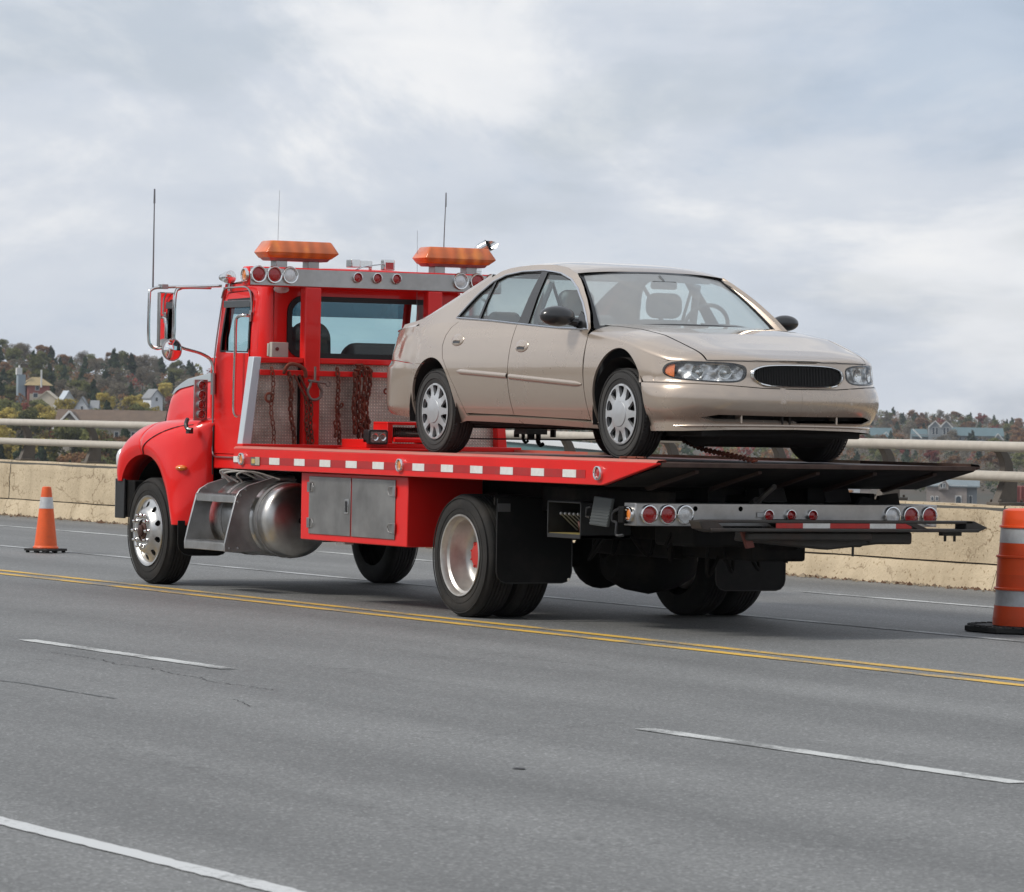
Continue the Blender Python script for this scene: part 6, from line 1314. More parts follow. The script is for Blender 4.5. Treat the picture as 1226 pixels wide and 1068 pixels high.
P.append([(1.93, p[1], .70) for p in P[-1]]); m.grid(P); cpart('dashboard', m, CIN2, smooth=60)
def seat(x, y, w, zt, head=True):
    e = empty('seat', CAR); m = MB(); m.prism([(yy, z) for yy, z in rrect(y-w/2, y+w/2, .50, zt, .09, 5)], 'X', x-.07, x+.06)
    m.v = [(px-.22*(pz-.5), py, pz) for px, py, pz in m.v]; cpart('backrest', m, CIN, e, bevel=.035, segs=3)
    m = MB(); m.box(x-.05, x+.50, y-w/2, y+w/2, .42, .56); cpart('cushion', m, CIN, e, bevel=.04, segs=3)
    if head: m = MB(); m.prism(rrect(y-.14, y+.14, zt+.01, zt+.20, .07, 5), 'X', x-.22*(zt-.5)-.06, x-.22*(zt-.5)+.05); cpart('headrest', m, CIN, e, bevel=.035, segs=3)
seat(1.42, -.38, .52, 1.04); seat(1.42, .38, .52, 1.04); seat(.38, 0, 1.30, .98, False)
for y in (-.42, .42): m = MB(); m.prism(rrect(y-.13, y+.13, .97, 1.09, .05, 4), 'X', .22, .30); cpart('rear_headrest', m, CIN, bevel=.03, segs=3)
m = MB(); m.tube([(1.90+.06*math.sin(a), .38+.19*math.cos(a), .97+.17*math.sin(a)) for a in [2*PI*i/32 for i in range(32)]], .016, 8, closed=True); m.tube([(1.90, .20, .97), (1.90, .56, .97)], .018, 6); m.tube([(1.90, .38, .97), (2.1, .38, .88)], .03, 6); cpart('steering_wheel', m, mat('steering wheel grey', (.13, .14, .145), .5))
m = MB(); m.prism(rrect(-.11, .11, 1.245, 1.305, .02), 'X', 1.92, 1.935); m.cyl((1.93, 0, 1.30), (1.86, 0, 1.345), .01, 6); cpart('interior_mirror', m, CIN2, bevel=.004)
for sg in (-1, 1):
    m = MB(); m.prism([(sg*.13, 1.355), (sg*.50, 1.345), (sg*.50, 1.30), (sg*.13, 1.305)], 'X', 1.74, 1.755); cpart('sun_visor', m, CIN)
    m = MB(); m.tube([(1.36, sg*.63, 1.30), (1.22, sg*.68, 1.0), (1.20, sg*.70, .6)], .03, 8); cpart('pillar_lining', m, CIN)
    m = MB(); m.tube([(1.33, sg*.60, 1.28), (1.35, sg*.50, 1.0), (1.45, sg*.20, .60)], .012, 4); cpart('seat_belt', m, CIN2)
m = MB(); P = []
for i in range(9):
    u = i/8; P.append([(lerp(1.72, .40, u), .56*w, 1.345+.05*math.sin(PI*u)*(1-w*w)) for w in [-1+2*j/10 for j in range(11)]])
m.grid(P); cpart('headlining', m, mat('headlining', (.28, .28, .28), .9))
# ---- wheels with ten-spoke covers
RC = .325
def car_wheel(x, sg):
    w = empty('wheel', CAR); yo = .872
    def put(nm_, mb, mt, sm_=40):
        q = MB(); q.v = [(x+vx, sg*(yo-vy), RC+vz) for vx, vy, vz in mb.v]; q.f = list(mb.f); q.m = list(mb.m); cpart(nm_, q, mt, w, smooth=sm_)
    put('tyre', CT[0], CTM, 35); put('rim', CT[1], mat('steel wheel', (.04, .04, .04), .5), 40); put('wheel_cover', CT[2], HUBM, 30); put('centre_cap', CT[3], HUBM, 40); put('brake', CT[4], mat('brake steel', (.06, .055, .05), .5, .6), 40)
HUBM = mat('silver wheel cover', (.56, .57, .58), .30, .55, nscale=8, noise_=.08, dirt=.25, dirtc=(.25, .23, .2)); CTM = mat('car tyre rubber', (.042, .041, .040), .75, nscale=7, noise_=.25, dirt=.6, dirtc=(.085, .075, .062), bump=.15, bscale=60)
t_ = tyre_mb(RC, .205, .219, 72, 5)
bl = MB()
for k in range(72):    # shoulder tread blocks
    a = 2*PI*k/72
    for yy in (.020,):
        M = Matrix.Rotation(-a, 3, 'Y'); bl.obox(M @ Vector((RC-.004, 0, 0))+Vector((0, yy, 0)), .003, .022, .016, M)
t_.add(bl.v, bl.f)
r0 = MB(); r0.lathe([(.219, .012), (.222, .006), (.219, .001), (.213, .004), (.205, .03), (.19, .06), (.12, .065), (0, .065)], (0, 0, 0), 'Y', 48, cap=False)
cv = MB()
def cvf(x, z): r_ = math.hypot(x, z); return (x, interp(r_, [0, .085, .10, .125, .17, .185, .193], [-.010, -.008, -.004, .004, .006, -.001, .004]), z)
hol = []
for k in range(10):
    a = 2*PI*(k+.5)/10; h_ = []
    for r_, w_ in ((.108, .05), (.125, .125), (.145, .175), (.165, .195), (.178, .17), (.181, 0), (.178, -.17), (.165, -.195), (.145, -.175), (.125, -.125), (.108, -.05)): h_.append((r_*math.cos(a+w_), r_*math.sin(a+w_)))
    hol.append([(p.x, p.y) for p in spline([(u_, v_, 0) for u_, v_ in h_], 2, closed=True)])
patch(cv, [(.193*math.cos(2*PI*j/60), .193*math.sin(2*PI*j/60)) for j in range(60)], hol, .016, cvf, depth=.022)
cv.v = [(x*1.105, y, z*1.105) for x, y, z in cv.v]
cv.nrm = {}
cc = MB(); cc.lathe([(.092, -.008), (.088, -.013), (.05, -.018), (0, -.020)], (0, 0, 0), 'Y', 36, cap=False)
bk = MB(); bk.lathe([(.15, .05), (.15, .045), (0, .045)], (0, 0, 0), 'Y', 24, cap=False)
CT = (t_, r0, cv, cc, bk)
for x in (XR, XF):
    for sg in (-1, 1): car_wheel(x, sg)
# ================================================================ land beyond the bridge
HZ = lambda px: 501.5+(px-613)*.01805
def ray_xy(px):
    """horizontal unit direction of the picture column px at the horizon"""
    d = _fw+_r*((px-613)/FPX)-_u*((HZ(px)-534)/FPX); v = Vector((d.x, d.y, 0)); return v.normalized()
TOPS = [(-3000, 440), (-1200, 420), (-300, 398), (0, 406), (40, 408), (60, 418), (100, 422), (120, 418), (150, 422), (180, 426), (200, 430), (300, 440), (400, 450), (500, 458), (650, 468), (800, 474), (960, 480), (1040, 485), (1100, 489), (1160, 490), (1226, 499), (1500, 506), (2500, 480), (4000, 470)]
def ridge_d(px): return interp(px, [200, 950], [1500, 2200])
def ridge_h(px): D = ridge_d(px); return 1.46+(HZ(px)-interp(px, [a for a, b in TOPS], [b for a, b in TOPS]))/FPX*D-interp(px, [200, 950], [6.5, 6.0])
BASE = -15.5
def ground_h(px, d):
    D = ridge_d(px); R_ = ridge_h(px); st = interp(px, [300, 1000], [650, 950])
    if d < st: h = BASE
    elif d < D: t_ = (d-st)/(D-st); h = BASE+(R_-BASE)*(t_**interp(px, [200, 900], [1.0, 1.15]))
    else: h = R_-(d-D)*.004
    return h+.8*noise.noise(Vector((px*.012, d*.006, 1)))
def gp(px, d, dz=0): v = CAM+ray_xy(px)*d; return Vector((v.x, v.y, ground_h(px, d)+dz))
GRASS = mat('scrub ground', (.070, .052, .034), .95, nscale=.02, col2=(.045, .042, .028), coord='Object')
P = []
pxs = [-3600+90*i for i in range(92)]
for d in [30, 60, 120, 250, 400, 550, 700, 850, 1000, 1150, 1300, 1450, 1600, 1800, 2000, 2200, 2400, 2700, 3200]:
    P.append([tuple(gp(px, d)) for px in pxs])
m = MB(); m.grid(P); solo('hillside_ground', m, GRASS, 'scrubby ground of the hills beyond the bridge', None, kind='structure', smooth=60)
m = MB(); m.box(-3390, 3390, -3390, 3390, -17.6, -17.0); solo('ground', m, GRASS, 'low ground all round the bridge', None, kind='structure', smooth=0)
# ---- trees
def leafmat(name, a, b, c):
    m = bpy.data.materials.new(name); m.use_nodes = True; nt = m.node_tree; nt.nodes.clear(); n, l, N = NT(nt)
    o = N('ShaderNodeOutputMaterial'); d = N('ShaderNodeBsdfDiffuse'); t = N('ShaderNodeBsdfTranslucent'); x = N('ShaderNodeMixShader'); x.inputs[0].default_value = .3
    g = N('ShaderNodeNewGeometry'); oi = N('ShaderNodeObjectInfo'); r = N('ShaderNodeValToRGB'); e = r.color_ramp.elements; e[0].position = .1; e[0].color = (*b, 1); e[1].position = .55; e[1].color = (*a, 1); q = e.new(.9); q.color = (*c, 1)
    nz = N('ShaderNodeTexNoise', i_Scale=.7, i_Detail=3); tcn = N('ShaderNodeTexCoord'); l.new(tcn.outputs['Object'], nz.inputs['Vector'])
    ad = N('ShaderNodeMath', operation='MULTIPLY_ADD'); ad.inputs[1].default_value = .45; l.new(g.outputs['Random Per Island'], ad.inputs[0]); s2 = N('ShaderNodeMath', operation='MULTIPLY_ADD'); s2.inputs[1].default_value = 1.1; s2.inputs[2].default_value = -.28; l.new(nz.outputs[0], s2.inputs[0]); l.new(s2.outputs[0], ad.inputs[2])
    l.new(ad.outputs[0], r.inputs[0])
    hs = N('ShaderNodeHueSaturation'); mr = N('ShaderNodeMapRange'); mr.inputs['To Min'].default_value = .75; mr.inputs['To Max'].default_value = 1.25; l.new(oi.outputs['Random'], mr.inputs[0]); l.new(mr.outputs[0], hs.inputs['Value']); l.new(r.outputs[0], hs.inputs['Color'])
    l.new(hs.outputs[0], d.inputs[0]); l.new(hs.outputs[0], t.inputs[0]); l.new(d.outputs[0], x.inputs[1]); l.new(t.outputs[0], x.inputs[2]); l.new(x.outputs[0], o.inputs[0]); return m
LM = {'rust': leafmat('rust brown leaves', (0.240, 0.134, 0.071), (0.136, 0.078, 0.047), (0.335, 0.206, 0.100)), 'olive': leafmat('olive leaves', (0.168, 0.172, 0.071), (0.080, 0.094, 0.042), (0.271, 0.266, 0.100)), 'green': leafmat('dark evergreen needles', (0.064, 0.089, 0.053), (0.035, 0.048, 0.033), (0.104, 0.129, 0.071)),
      'yellow': leafmat('yellow leaves', (0.431, 0.344, 0.100), (0.255, 0.206, 0.067), (0.573, 0.482, 0.150)), 'red': leafmat('red leaves', (0.271, 0.078, 0.063), (0.143, 0.048, 0.042), (0.367, 0.129, 0.084)), 'grey': leafmat('grey brown twigs', (0.199, 0.172, 0.130), (0.119, 0.103, 0.084), (0.271, 0.241, 0.185))}
BARK = mat('bark', (.06, .048, .038), .9)
def crown(seed, H, Wd, kind, n, leaf):
    rnd = random.Random(seed); v = []; f = []
    cl_ = []
    if kind == 'green':
        for k in range(22): z = lerp(.22, .98, k/21.0); rr = Wd*.5*(1.05-z)**.8*rnd.uniform(.75, 1.15); a = rnd.uniform(0, 2*PI); cl_.append((rr*.55*math.cos(a), rr*.55*math.sin(a), z*H, rr*.62, H*.10))
    else:
        for k in range(20):
            a = rnd.uniform(0, 2*PI); z = rnd.uniform(.30, .92); rr = Wd*.5*math.sqrt(max(.05, 1-((z-.55)/.48)**2)); q = rr*rnd.uniform(.2, .85); cl_.append((q*math.cos(a), q*math.sin(a), z*H, Wd*rnd.uniform(.13, .24), H*rnd.uniform(.09, .16)))
    for i in range(n):
        c = rnd.choice(cl_); a = rnd.gauss(0, 1); b = rnd.gauss(0, 1); d = rnd.gauss(0, 1); L = math.sqrt(a*a+b*b+d*d)+1e-6; k = rnd.uniform(.55, 1.0); p = Vector((c[0]+a/L*c[3]*k, c[1]+b/L*c[3]*k, c[2]+d/L*c[4]*k))
        nv = Vector((a/L+rnd.uniform(-.7, .7), b/L+rnd.uniform(-.7, .7), d/L+rnd.uniform(-.3, .9))).normalized(); u1 = nv.orthogonal().normalized(); u2 = nv.cross(u1); s_ = leaf*rnd.uniform(.6, 1.4); b0 = len(v)
        ang = rnd.uniform(0, PI); e1 = u1*math.cos(ang)+u2*math.sin(ang); e2 = u2*math.cos(ang)-u1*math.sin(ang)
        v += [p-e1*s_, p-e2*s_*.6, p+e1*s_, p+e2*s_*.6+nv*s_*.2]; f.append((b0, b0+1, b0+2, b0+3))
    m = MB(); m.add(v, f); return m
def trunk_mb(seed, H, Wd):
    rnd = random.Random(seed+50); m = MB(); m.tube([(0, 0, -.5), (.05*H*.1, 0, H*.3), (rnd.uniform(-.1, .1), rnd.uniform(-.1, .1), H*.8)], [H*.025, H*.018, H*.006], 7)
    for k in range(7):
        a = rnd.uniform(0, 2*PI); z = rnd.uniform(.25, .6)*H; m.tube([(0, 0, z), (Wd*.25*math.cos(a), Wd*.25*math.sin(a), z+H*.12), (Wd*.42*math.cos(a), Wd*.42*math.sin(a), z+H*.28)], [H*.010, H*.007, H*.003], 5)
    return m
PROTO = {}; NAMES = {'rust': 'autumn_tree', 'olive': 'olive_tree', 'green': 'pine_tree', 'yellow': 'yellow_tree', 'red': 'red_tree', 'grey': 'bare_tree'}
NAMES = {'rust': 'leafy_tree', 'olive': 'leafy_tree', 'green': 'pine_tree', 'yellow': 'leafy_tree', 'red': 'leafy_tree', 'grey': 'bare_tree'}
LABL = {'rust': 'rust brown autumn tree', 'olive': 'dull olive green tree', 'green': 'dark green pine tree', 'yellow': 'pale yellow autumn tree', 'red': 'dark red autumn tree', 'grey': 'grey brown half bare tree'}
VAR = []
for kind, cnt in (('rust', 3), ('olive', 2), ('green', 3), ('yellow', 2), ('red', 1), ('grey', 2)):
    for k in range(cnt):
        H = 7.0; Wd = {'green': 5.4, 'grey': 6.2}.get(kind, 6.8); n_ = {'grey': 2600}.get(kind, 3600); VAR.append((kind, crown(len(VAR)*7+1, H, Wd, kind, n_, {'grey': .17, 'green': .20}.get(kind, .23)), trunk_mb(len(VAR), H, Wd)))
MESH = []
for kind, cm, tm in VAR:
    cm_ = cm.build('crown', LM[kind], None, smooth=0, fixn=False); tm_ = tm.build('trunk', BARK, None, smooth=30)
    MESH.append((kind, cm_.data, tm_.data)); bpy.data.objects.remove(cm_); bpy.data.objects.remove(tm_)
def put_tree(vi, px, d, s, where, dz=-.3, parts_=True, sx=1.0):
    kind, cmd, tmd = MESH[vi]; p = gp(px, d, dz); t = bpy.data.objects.new(NAMES[kind], None); C.objects.link(t); t.location = p; t.rotation_euler = (0, 0, random.uniform(0, 6.28)); t.scale = (s*sx, s*sx, s)
    setp(t, LABL[kind]+' '+where[0], 'tree', LABL[kind]+'s '+where[1])
    c = bpy.data.objects.new('crown', cmd); C.objects.link(c); c.parent = t
    if parts_: q = bpy.data.objects.new('trunk', tmd); C.objects.link(q); q.parent = t
    return t
KI = {k: [i for i, q in enumerate(MESH) if q[0] == k] for k in LABL}
random.seed(21); rnd = random.Random(21)
LEFT = ('on the wooded hillside left of the truck', 'on the left hillside'); RIGHT = ('on the distant hill right of the sedan', 'on the right hill'); MID = ('on the low hill seen under the sedan', 'seen under the sedan')
def pick(w): return rnd.choices(list(w), list(w.values()))[0]
# left hillside
rows = [(700, 15), (790, 14), (880, 14), (980, 14), (1080, 14), (1180, 13), (1280, 13), (1380, 14), (1450, 15), (1500, 16)]
for ri, (d, n_) in enumerate(rows):
    for k in range(n_):
        px = lerp(-25, 232, (k+rnd.uniform(.1, .9))/n_); dd = d+rnd.uniform(-30, 30)
        w = {'green': 6, 'rust': 3, 'grey': 3, 'olive': 3} if d > 1250 else ({'rust': 3, 'olive': 5, 'green': 4, 'grey': 3, 'yellow': 1.0, 'red': .5} if d > 900 else {'green': 4, 'olive': 3, 'rust': 3, 'red': 1.2, 'yellow': .6})
        if px < 100 and 700 < d < 1000: w = {'yellow': 5, 'olive': 5, 'green': .8, 'red': .8}
        if 110 < px < 180 and 800 < d < 1100: w = {'yellow': 4, 'olive': 3, 'red': .6, 'green': 1}
        kind = pick(w); s_ = rnd.uniform(.75, 1.1)*(1.0 if kind != 'green' else 1.1)*(1.15 if d < 900 else 1)
        put_tree(rnd.choice(KI[kind]), px, dd, s_, LEFT, sx=rnd.uniform(.9, 1.15))
for px, kd, s_ in ((88, 'olive', 1.75), (102, 'green', 1.6), (118, 'olive', 1.55), (131, 'rust', 1.5), (150, 'green', 1.55), (163, 'red', 1.35), (178, 'olive', 1.5), (205, 'green', 1.7), (222, 'rust', 1.7)):
    put_tree(rnd.choice(KI[kd]), px, 728+rnd.uniform(-10, 10), s_, LEFT, sx=rnd.uniform(.8, 1.0))
# right hill, farther
for d, n_ in ((1150, 10), (1300, 12), (1450, 13), (1600, 15), (1750, 16), (1900, 17), (2050, 19), (2200, 22)):
    for k in range(n_):
        px = lerp(1015, 1236, (k+rnd.uniform(.1, .9))/n_); kind = pick({'green': 5, 'rust': 3.6, 'grey': 4, 'olive': 2, 'red': .6, 'yellow': .15} if d < 2100 else {'green': 4, 'rust': 3, 'grey': 3})
        put_tree(rnd.choice(KI[kind]), px, d+rnd.uniform(-45, 45), rnd.uniform(.6, 1.0)*(.95 if d < 2150 else .85), RIGHT, parts_=False, sx=rnd.uniform(.9, 1.2))
# the wood that reads as one mass: between the two, behind the vehicles, and all round out of the frame
def woodland(name, lab, cells, kinds, seed, nbl=130):
    rnd = random.Random(seed); Vt = []; Ft = []; Mi = []
    for px, d, s_ in cells:
        k = rnd.choices(range(len(kinds)), [q[1] for q in kinds])[0]; p = gp(px, d, -.3); H = 6.5*s_; Wd = 5.5*s_; nb = nbl
        for i in range(nb):
            a = rnd.uniform(0, 2*PI); ph = math.acos(rnd.uniform(-1, 1)); rr = rnd.uniform(.6, 1.0); q = p+Vector((Wd*.5*rr*math.sin(ph)*math.cos(a), Wd*.5*rr*math.sin(ph)*math.sin(a), H*.52+H*.46*rr*math.cos(ph)))
            nv = Vector((rnd.gauss(0, 1), rnd.gauss(0, 1), rnd.gauss(0, 1)+.4)).normalized(); u1 = nv.orthogonal().normalized()*rnd.uniform(.3, .75)*s_; u2 = nv.cross(u1)*.7; b0 = len(Vt); Vt += [q-u1, q-u2, q+u1, q+u2]; Ft.append((b0, b0+1, b0+2, b0+3)); Mi.append(k)
    m = MB(); m.v = [tuple(v) for v in Vt]; m.f = Ft; m.m = Mi; return solo(name, m, [LM[q[0]] for q in kinds], lab, None, kind='stuff', smooth=0, fixn=False)
KK = [('rust', 5), ('green', 4), ('grey', 3), ('olive', 3), ('red', 1)]
cells = []
for d in range(720, 2150, 110):
    D = ridge_d(600)
    for px in range(232, 1016, 22): 
        if d < ridge_d(px)+30: cells.append((px+rnd.uniform(-10, 10), d+rnd.uniform(-45, 45), rnd.uniform(.8, 1.15)))
woodland('woodland', 'mixed autumn woodland on the hill behind the truck and sedan', cells, KK, 5)
cells = []
for d in range(700, 1560, 50):
    for px in range(-30, 240, 9): cells.append((px+rnd.uniform(-6, 6), d+rnd.uniform(-25, 25), rnd.uniform(.45, .75)))
for d in range(1050, 2260, 60):
    for px in range(1010, 1242, 8): cells.append((px+rnd.uniform(-5, 5), d+rnd.uniform(-30, 30), rnd.uniform(.4, .7)))
woodland('undergrowth', 'brown and green undergrowth between the hillside trees', cells, [('rust', 5), ('green', 3), ('grey', 5), ('olive', 3), ('red', .6)], 15, 70)
cells = []
for px in list(range(-3400, -30, 42))+list(range(1240, 4600, 42)):
    for d in (820, 1150, 1500): cells.append((px+rnd.uniform(-20, 20), d+rnd.uniform(-60, 60), rnd.uniform(1.1, 1.7)))
woodland('outer_woodland', 'autumn woodland continuing on the hills to either side', cells, KK, 6)
# the near side of the bridge, behind the camera: parapet and rail, plus an unseen wooded slope added to darken reflections
m = MB(); m.box(-420, 90, -44.6, -44, 0, .78); solo('near_parapet', m, CONC, 'tan concrete parapet along the near side of the bridge', 'barrier')
m = MB(); m.tube([(-420+10*i, -44.2, 1.29) for i in range(52)], .047, 10); m.tube([(-420+10*i, -44.2, 1.02) for i in range(52)], .047, 10); 
solo('near_guard_rail', m, RAILM, 'two pipe guard rail on the near parapet', 'guard rail')['kind'] = 'structure'
m = MB(); P = []
for j, (y, z) in enumerate(((-70, -15), (-120, -6), (-170, 4), (-220, 12), (-270, 14), (-600, 10))):
    P.append([(x, y+10*noise.noise(Vector((x*.01, j, 0))), z+3*noise.noise(Vector((x*.012, j*.4, 5)))) for x in range(-600, 601, 30)])
m.grid(P); solo('unseen_slope', m, GRASS, 'unseen wooded slope added on the near side to darken reflections', None, kind='structure', smooth=60)
rr_ = random.Random(9); Vt = []; Ft = []; Mi = []  # trees out of view, added to keep bright sky out of the paint
for k in range(620):
    x = rr_.uniform(-560, 560); y = rr_.uniform(-240, -95); z = interp(-y, [70, 120, 170, 220, 270], [-15, -6, 4, 12, 14]); s_ = rr_.uniform(.9, 1.6); kd = rr_.choices(range(5), [5, 4, 3, 3, 1])[0]
    for i in range(60):
        a = rr_.uniform(0, 2*PI); ph = math.acos(rr_.uniform(-1, 1)); q = Vector((x+4*s_*math.sin(ph)*math.cos(a), y+4*s_*math.sin(ph)*math.sin(a), z+4.2*s_+4*s_*math.cos(ph))); nv = Vector((rr_.gauss(0, 1), rr_.gauss(0, 1), rr_.gauss(0, 1))).normalized(); u1 = nv.orthogonal().normalized()*1.1*s_; u2 = nv.cross(u1)*.8; b0 = len(Vt); Vt += [q-u1, q-u2, q+u1, q+u2]; Ft.append((b0, b0+1, b0+2, b0+3)); Mi.append(kd)
m = MB(); m.v = [tuple(v) for v in Vt]; m.f = Ft; m.m = Mi; solo('unseen_woodland', m, [LM[q[0]] for q in KK], 'unseen autumn woodland added on the near side to darken reflections', None, kind='stuff', smooth=0, fixn=False)
# ---- buildings
def frame_at(px, d, z, yaw=0.):
    """local frame: x across the view, y away, z up"""
    dv = ray_xy(px); o = CAM+dv*d; a = math.atan2(dv.y, dv.x)-PI/2+yaw; return Vector((o.x, o.y, z)), a
class Bld:
    def __init__(s, name, label, cat, px, d, z, yaw=0.):
        o, a = frame_at(px, d, z, yaw); s.t = thing(name, label, cat, (0, 0, 0)); s.t.location = o; s.t.rotation_euler = (0, 0, a)
    def p(s, nm_, mb, mt, parent=None, **k): return part(nm_, mb, mt, parent or s.t, **k)
    def box(s, nm_, mt, *a, parent=None, **k): m = MB(); m.box(*a); return s.p(nm_, m, mt, parent, **k)
    def gable(s, nm_, mt, x0, x1, y0, y1, z, h, along='X', over=.4, th=.25):
        m = MB()
        if along == 'X': yc = (y0+y1)/2; m.prism([(y0-over, z-over*h/((y1-y0)/2)), (yc, z+h), (y1+over, z-over*h/((y1-y0)/2)), (y1+over, z-over*h/((y1-y0)/2)+th), (yc, z+h+th), (y0-over, z-over*h/((y1-y0)/2)+th)], 'X', x0-over, x1+over)
        else: xc = (x0+x1)/2; m.prism([(x0-over, z-over*h/((x1-x0)/2)), (xc, z+h), (x1+over, z-over*h/((x1-x0)/2)), (x1+over, z-over*h/((x1-x0)/2)+th), (xc, z+h+th), (x0-over, z-over*h/((x1-x0)/2)+th)], 'Y', y0-over, y1+over)
        return s.p(nm_, m, mt)
    def gwall(s, mt, x0, x1, y, z, h): m = MB(); m.prism([(x0, z), (x1, z), ((x0+x1)/2, z+h)], 'Y', y, y+.2); return s.p('gable_wall', m, mt)
    def win(s, x, z, w, h, y=0, arch=False):
        f = s.box('window', WHTP, x-w/2-.12, x+w/2+.12, y-.10, y+.02, z-.12, z+h+.12); m = MB()
        if arch: m.prism([(x-w/2, z), (x+w/2, z)]+[(x+w/2*math.cos(a), z+h-w/2+w/2*math.sin(a)) for a in [PI*i/8 for i in range(9)]], 'Y', y-.13, y-.101)
        else: m.box(x-w/2, x+w/2, y-.13, y-.101, z, z+h)
        s.p('pane', m, PANE, f); return f
WHTP = mat('white house paint', (.62, .62, .60), .6); PANE = mat('far window glass', (.05, .065, .08), .15, spec=.8)
PINKW = mat('brick pink wall', (.36, .13, .105), .8, nscale=2, noise_=.15); TANR = mat('tan roof', (.40, .31, .17), .8, nscale=1, noise_=.2); GREYR = mat('grey shingle roof', (.26, .27, .28), .8, nscale=1, noise_=.2); CREAM = mat('cream gable', (.60, .53, .42), .7)
BRNR = mat('brown shingle roof', (.16, .115, .085), .85, nscale=.8, noise_=.25); WHTW = mat('white clapboard', (.62, .64, .66), .6); TEALR = mat('teal metal roof', (.105, .165, .18), .5, nscale=.5, noise_=.2); TEALW = mat('teal corrugated wall', (.08, .17, .175), .6, nscale=1, noise_=.15); STONE = mat('mauve grey stone wall', (.31, .27, .245), .85, nscale=1, noise_=.2); STONES = mat('blue grey wall', (.25, .275, .29), .85)
def z_at(px, d, py): return 1.46+(HZ(px)-py)/FPX*d
# red-walled house with a tan hip roof
d = 1060; k = d/FPX; zb = z_at(46, d, 476); b = Bld('hillside_house', 'pink red house with tan hip roof and a white chimney on the left hillside', 'house', 46, d, zb, .25)
b.box('wall', PINKW, -13*k, 13*k, 0, 6, -3, 15*k-.4+.2); m = MB(); x0, x1, z0, z1 = -17*k, 17*k, 22.5*k-.1-1.6, 32*k-1.6; m.add([(x0, -.6, z0), (x1, -.6, z0), (x1, 6.6, z0), (x0, 6.6, z0), (x0*.3, 2.5, z1), (x1*.3, 2.5, z1)], [(0, 1, 5, 4), (1, 2, 5), (2, 3, 4, 5), (3, 0, 4), (0, 3, 2, 1)]); b.p('roof', m, TANR)
b.box('lower_wall', CREAM, -11*k, 10*k, -.05, .0, -3.2, 4.5*k); b.win(-4*k, .5*k, 5*k, 4.5*k, -.05); b.win(-2*k, 9.0*k, 4*k, 5*k)
m = MB(); m.box(-24*k, -15*k, 1, 3, -2, 27*k); b.p('stair_tower', m, mat('pale blue tower', (.27, .33, .37), .5)); m = MB(); m.box(-25.5*k, -19*k, 1.2, 2.6, 27*k, 35*k); m.cyl((-22*k, 1.8, 35*k), (-22*k, 1.8, 38*k), .25, 8); b.p('chimney', m, WHTP)
m = MB(); m.cyl((2*k, -.8, 12*k), (2*k, -.8, 33*k), .22, 6); b.p('pole', m, WHTP)
# cream gable and white gables below it
d = 1010; k = d/FPX; zb = z_at(55, d, 486); b = Bld('hillside_house', 'cream gabled house just below the pink red one', 'house', 55, d, zb, -.15)
b.box('wall', CREAM, -11*k, 12*k, 0, 5, -3, 8*k); b.gwall(CREAM, -11*k, 12*k, 0, 8*k, 9*k); b.gable('roof', mat('pale tan roof', (.52, .46, .36), .8), -11*k, 12*k, 0, 5, 8*k, 9*k, 'Y', .3)
d = 990; k = d/FPX; zb = z_at(82, d, 492); b = Bld('hillside_house', 'pale blue white steep gabled house right of the cream one', 'house', 82, d, zb, .2)
b.box('wall', WHTW, -10*k, 10*k, 0, 6, -3, 7*k); b.gwall(WHTW, -10*k, 10*k, 0, 7*k, 16*k); b.gable('roof', mat('pale blue roof', (.46, .51, .56), .6), -10*k, 10*k, 0, 6, 7*k, 16*k, 'Y', .4); b.win(0, 8*k, 2.5*k, 4*k)
d = 960; k = d/FPX; zb = z_at(98, d, 498); b = Bld('hillside_house', 'white gabled cottage with grey roof beside the pale blue house', 'house', 98, d, zb, -.1)
b.box('wall', WHTW, -9*k, 8*k, 0, 5, -3, 8*k); b.gwall(WHTW, -9*k, 8*k, 0, 8*k, 14*k); b.gable('roof', GREYR, -9*k, 8*k, 0, 5, 8*k, 14*k, 'Y', .3); b.win(0, 7*k, 2.4*k, 4.5*k); m = MB(); m.prism([(.5, 6*k), (4, 19*k), (7, 6*k)], 'X', 8*k, 19*k); b.p('side_roof', m, GREYR)
d = 1020; k = d/FPX; zb = z_at(189, d, 482); b = Bld('hillside_house', 'small white house with dark roof nearest the truck hood', 'house', 189, d, zb, .4)
b.box('wall', WHTW, -9*k, 6*k, 0, 5, -3, 6*k); b.gwall(WHTW, -9*k, 6*k, 0, 6*k, 9*k); b.gable('roof', GREYR, -9*k, 6*k, 0, 5, 6*k, 9*k, 'Y', .3); b.win(-2*k, 2*k, 2.5*k, 4*k)
# long brown-roofed building
d = 760; k = d/FPX; zb = z_at(130, d, 522); b = Bld('long_house', 'long building with a wide brown shingle roof just above the rail', 'house', 130, d, zb, -.12)
b.box('wall', mat('beige siding', (.40, .36, .31), .8), -60*k, 62*k, 0, 9, -4, 14*k); b.gable('roof', BRNR, -60*k, 62*k, 0, 9, 14*k, 17*k-.2, 'X', .7)
m = MB(); m.prism([(-59*k, 10*k), (-28*k, 10*k), (-44*k, 27*k)], 'Y', -3, 3); b.p('front_gable', m, mat('beige siding', (.40, .36, .31), .8)); b.gable('gable_roof', BRNR, -59*k, -28*k, -3, 3, 10*k, 17*k, 'Y', .7)
for sg in (-1, 1): m = MB(); m.tube([(-43.5*k, -3.8, 29*k), (-43.5*k+sg*20*k, -3.8, 7*k)], .22, 4); b.p('barge_board', m, WHTP)
for x in (-50, -38, -10, 10, 30, 48): b.win(x*k, -2*k, 4*k, 7*k, -3 if x < -30 else 0)
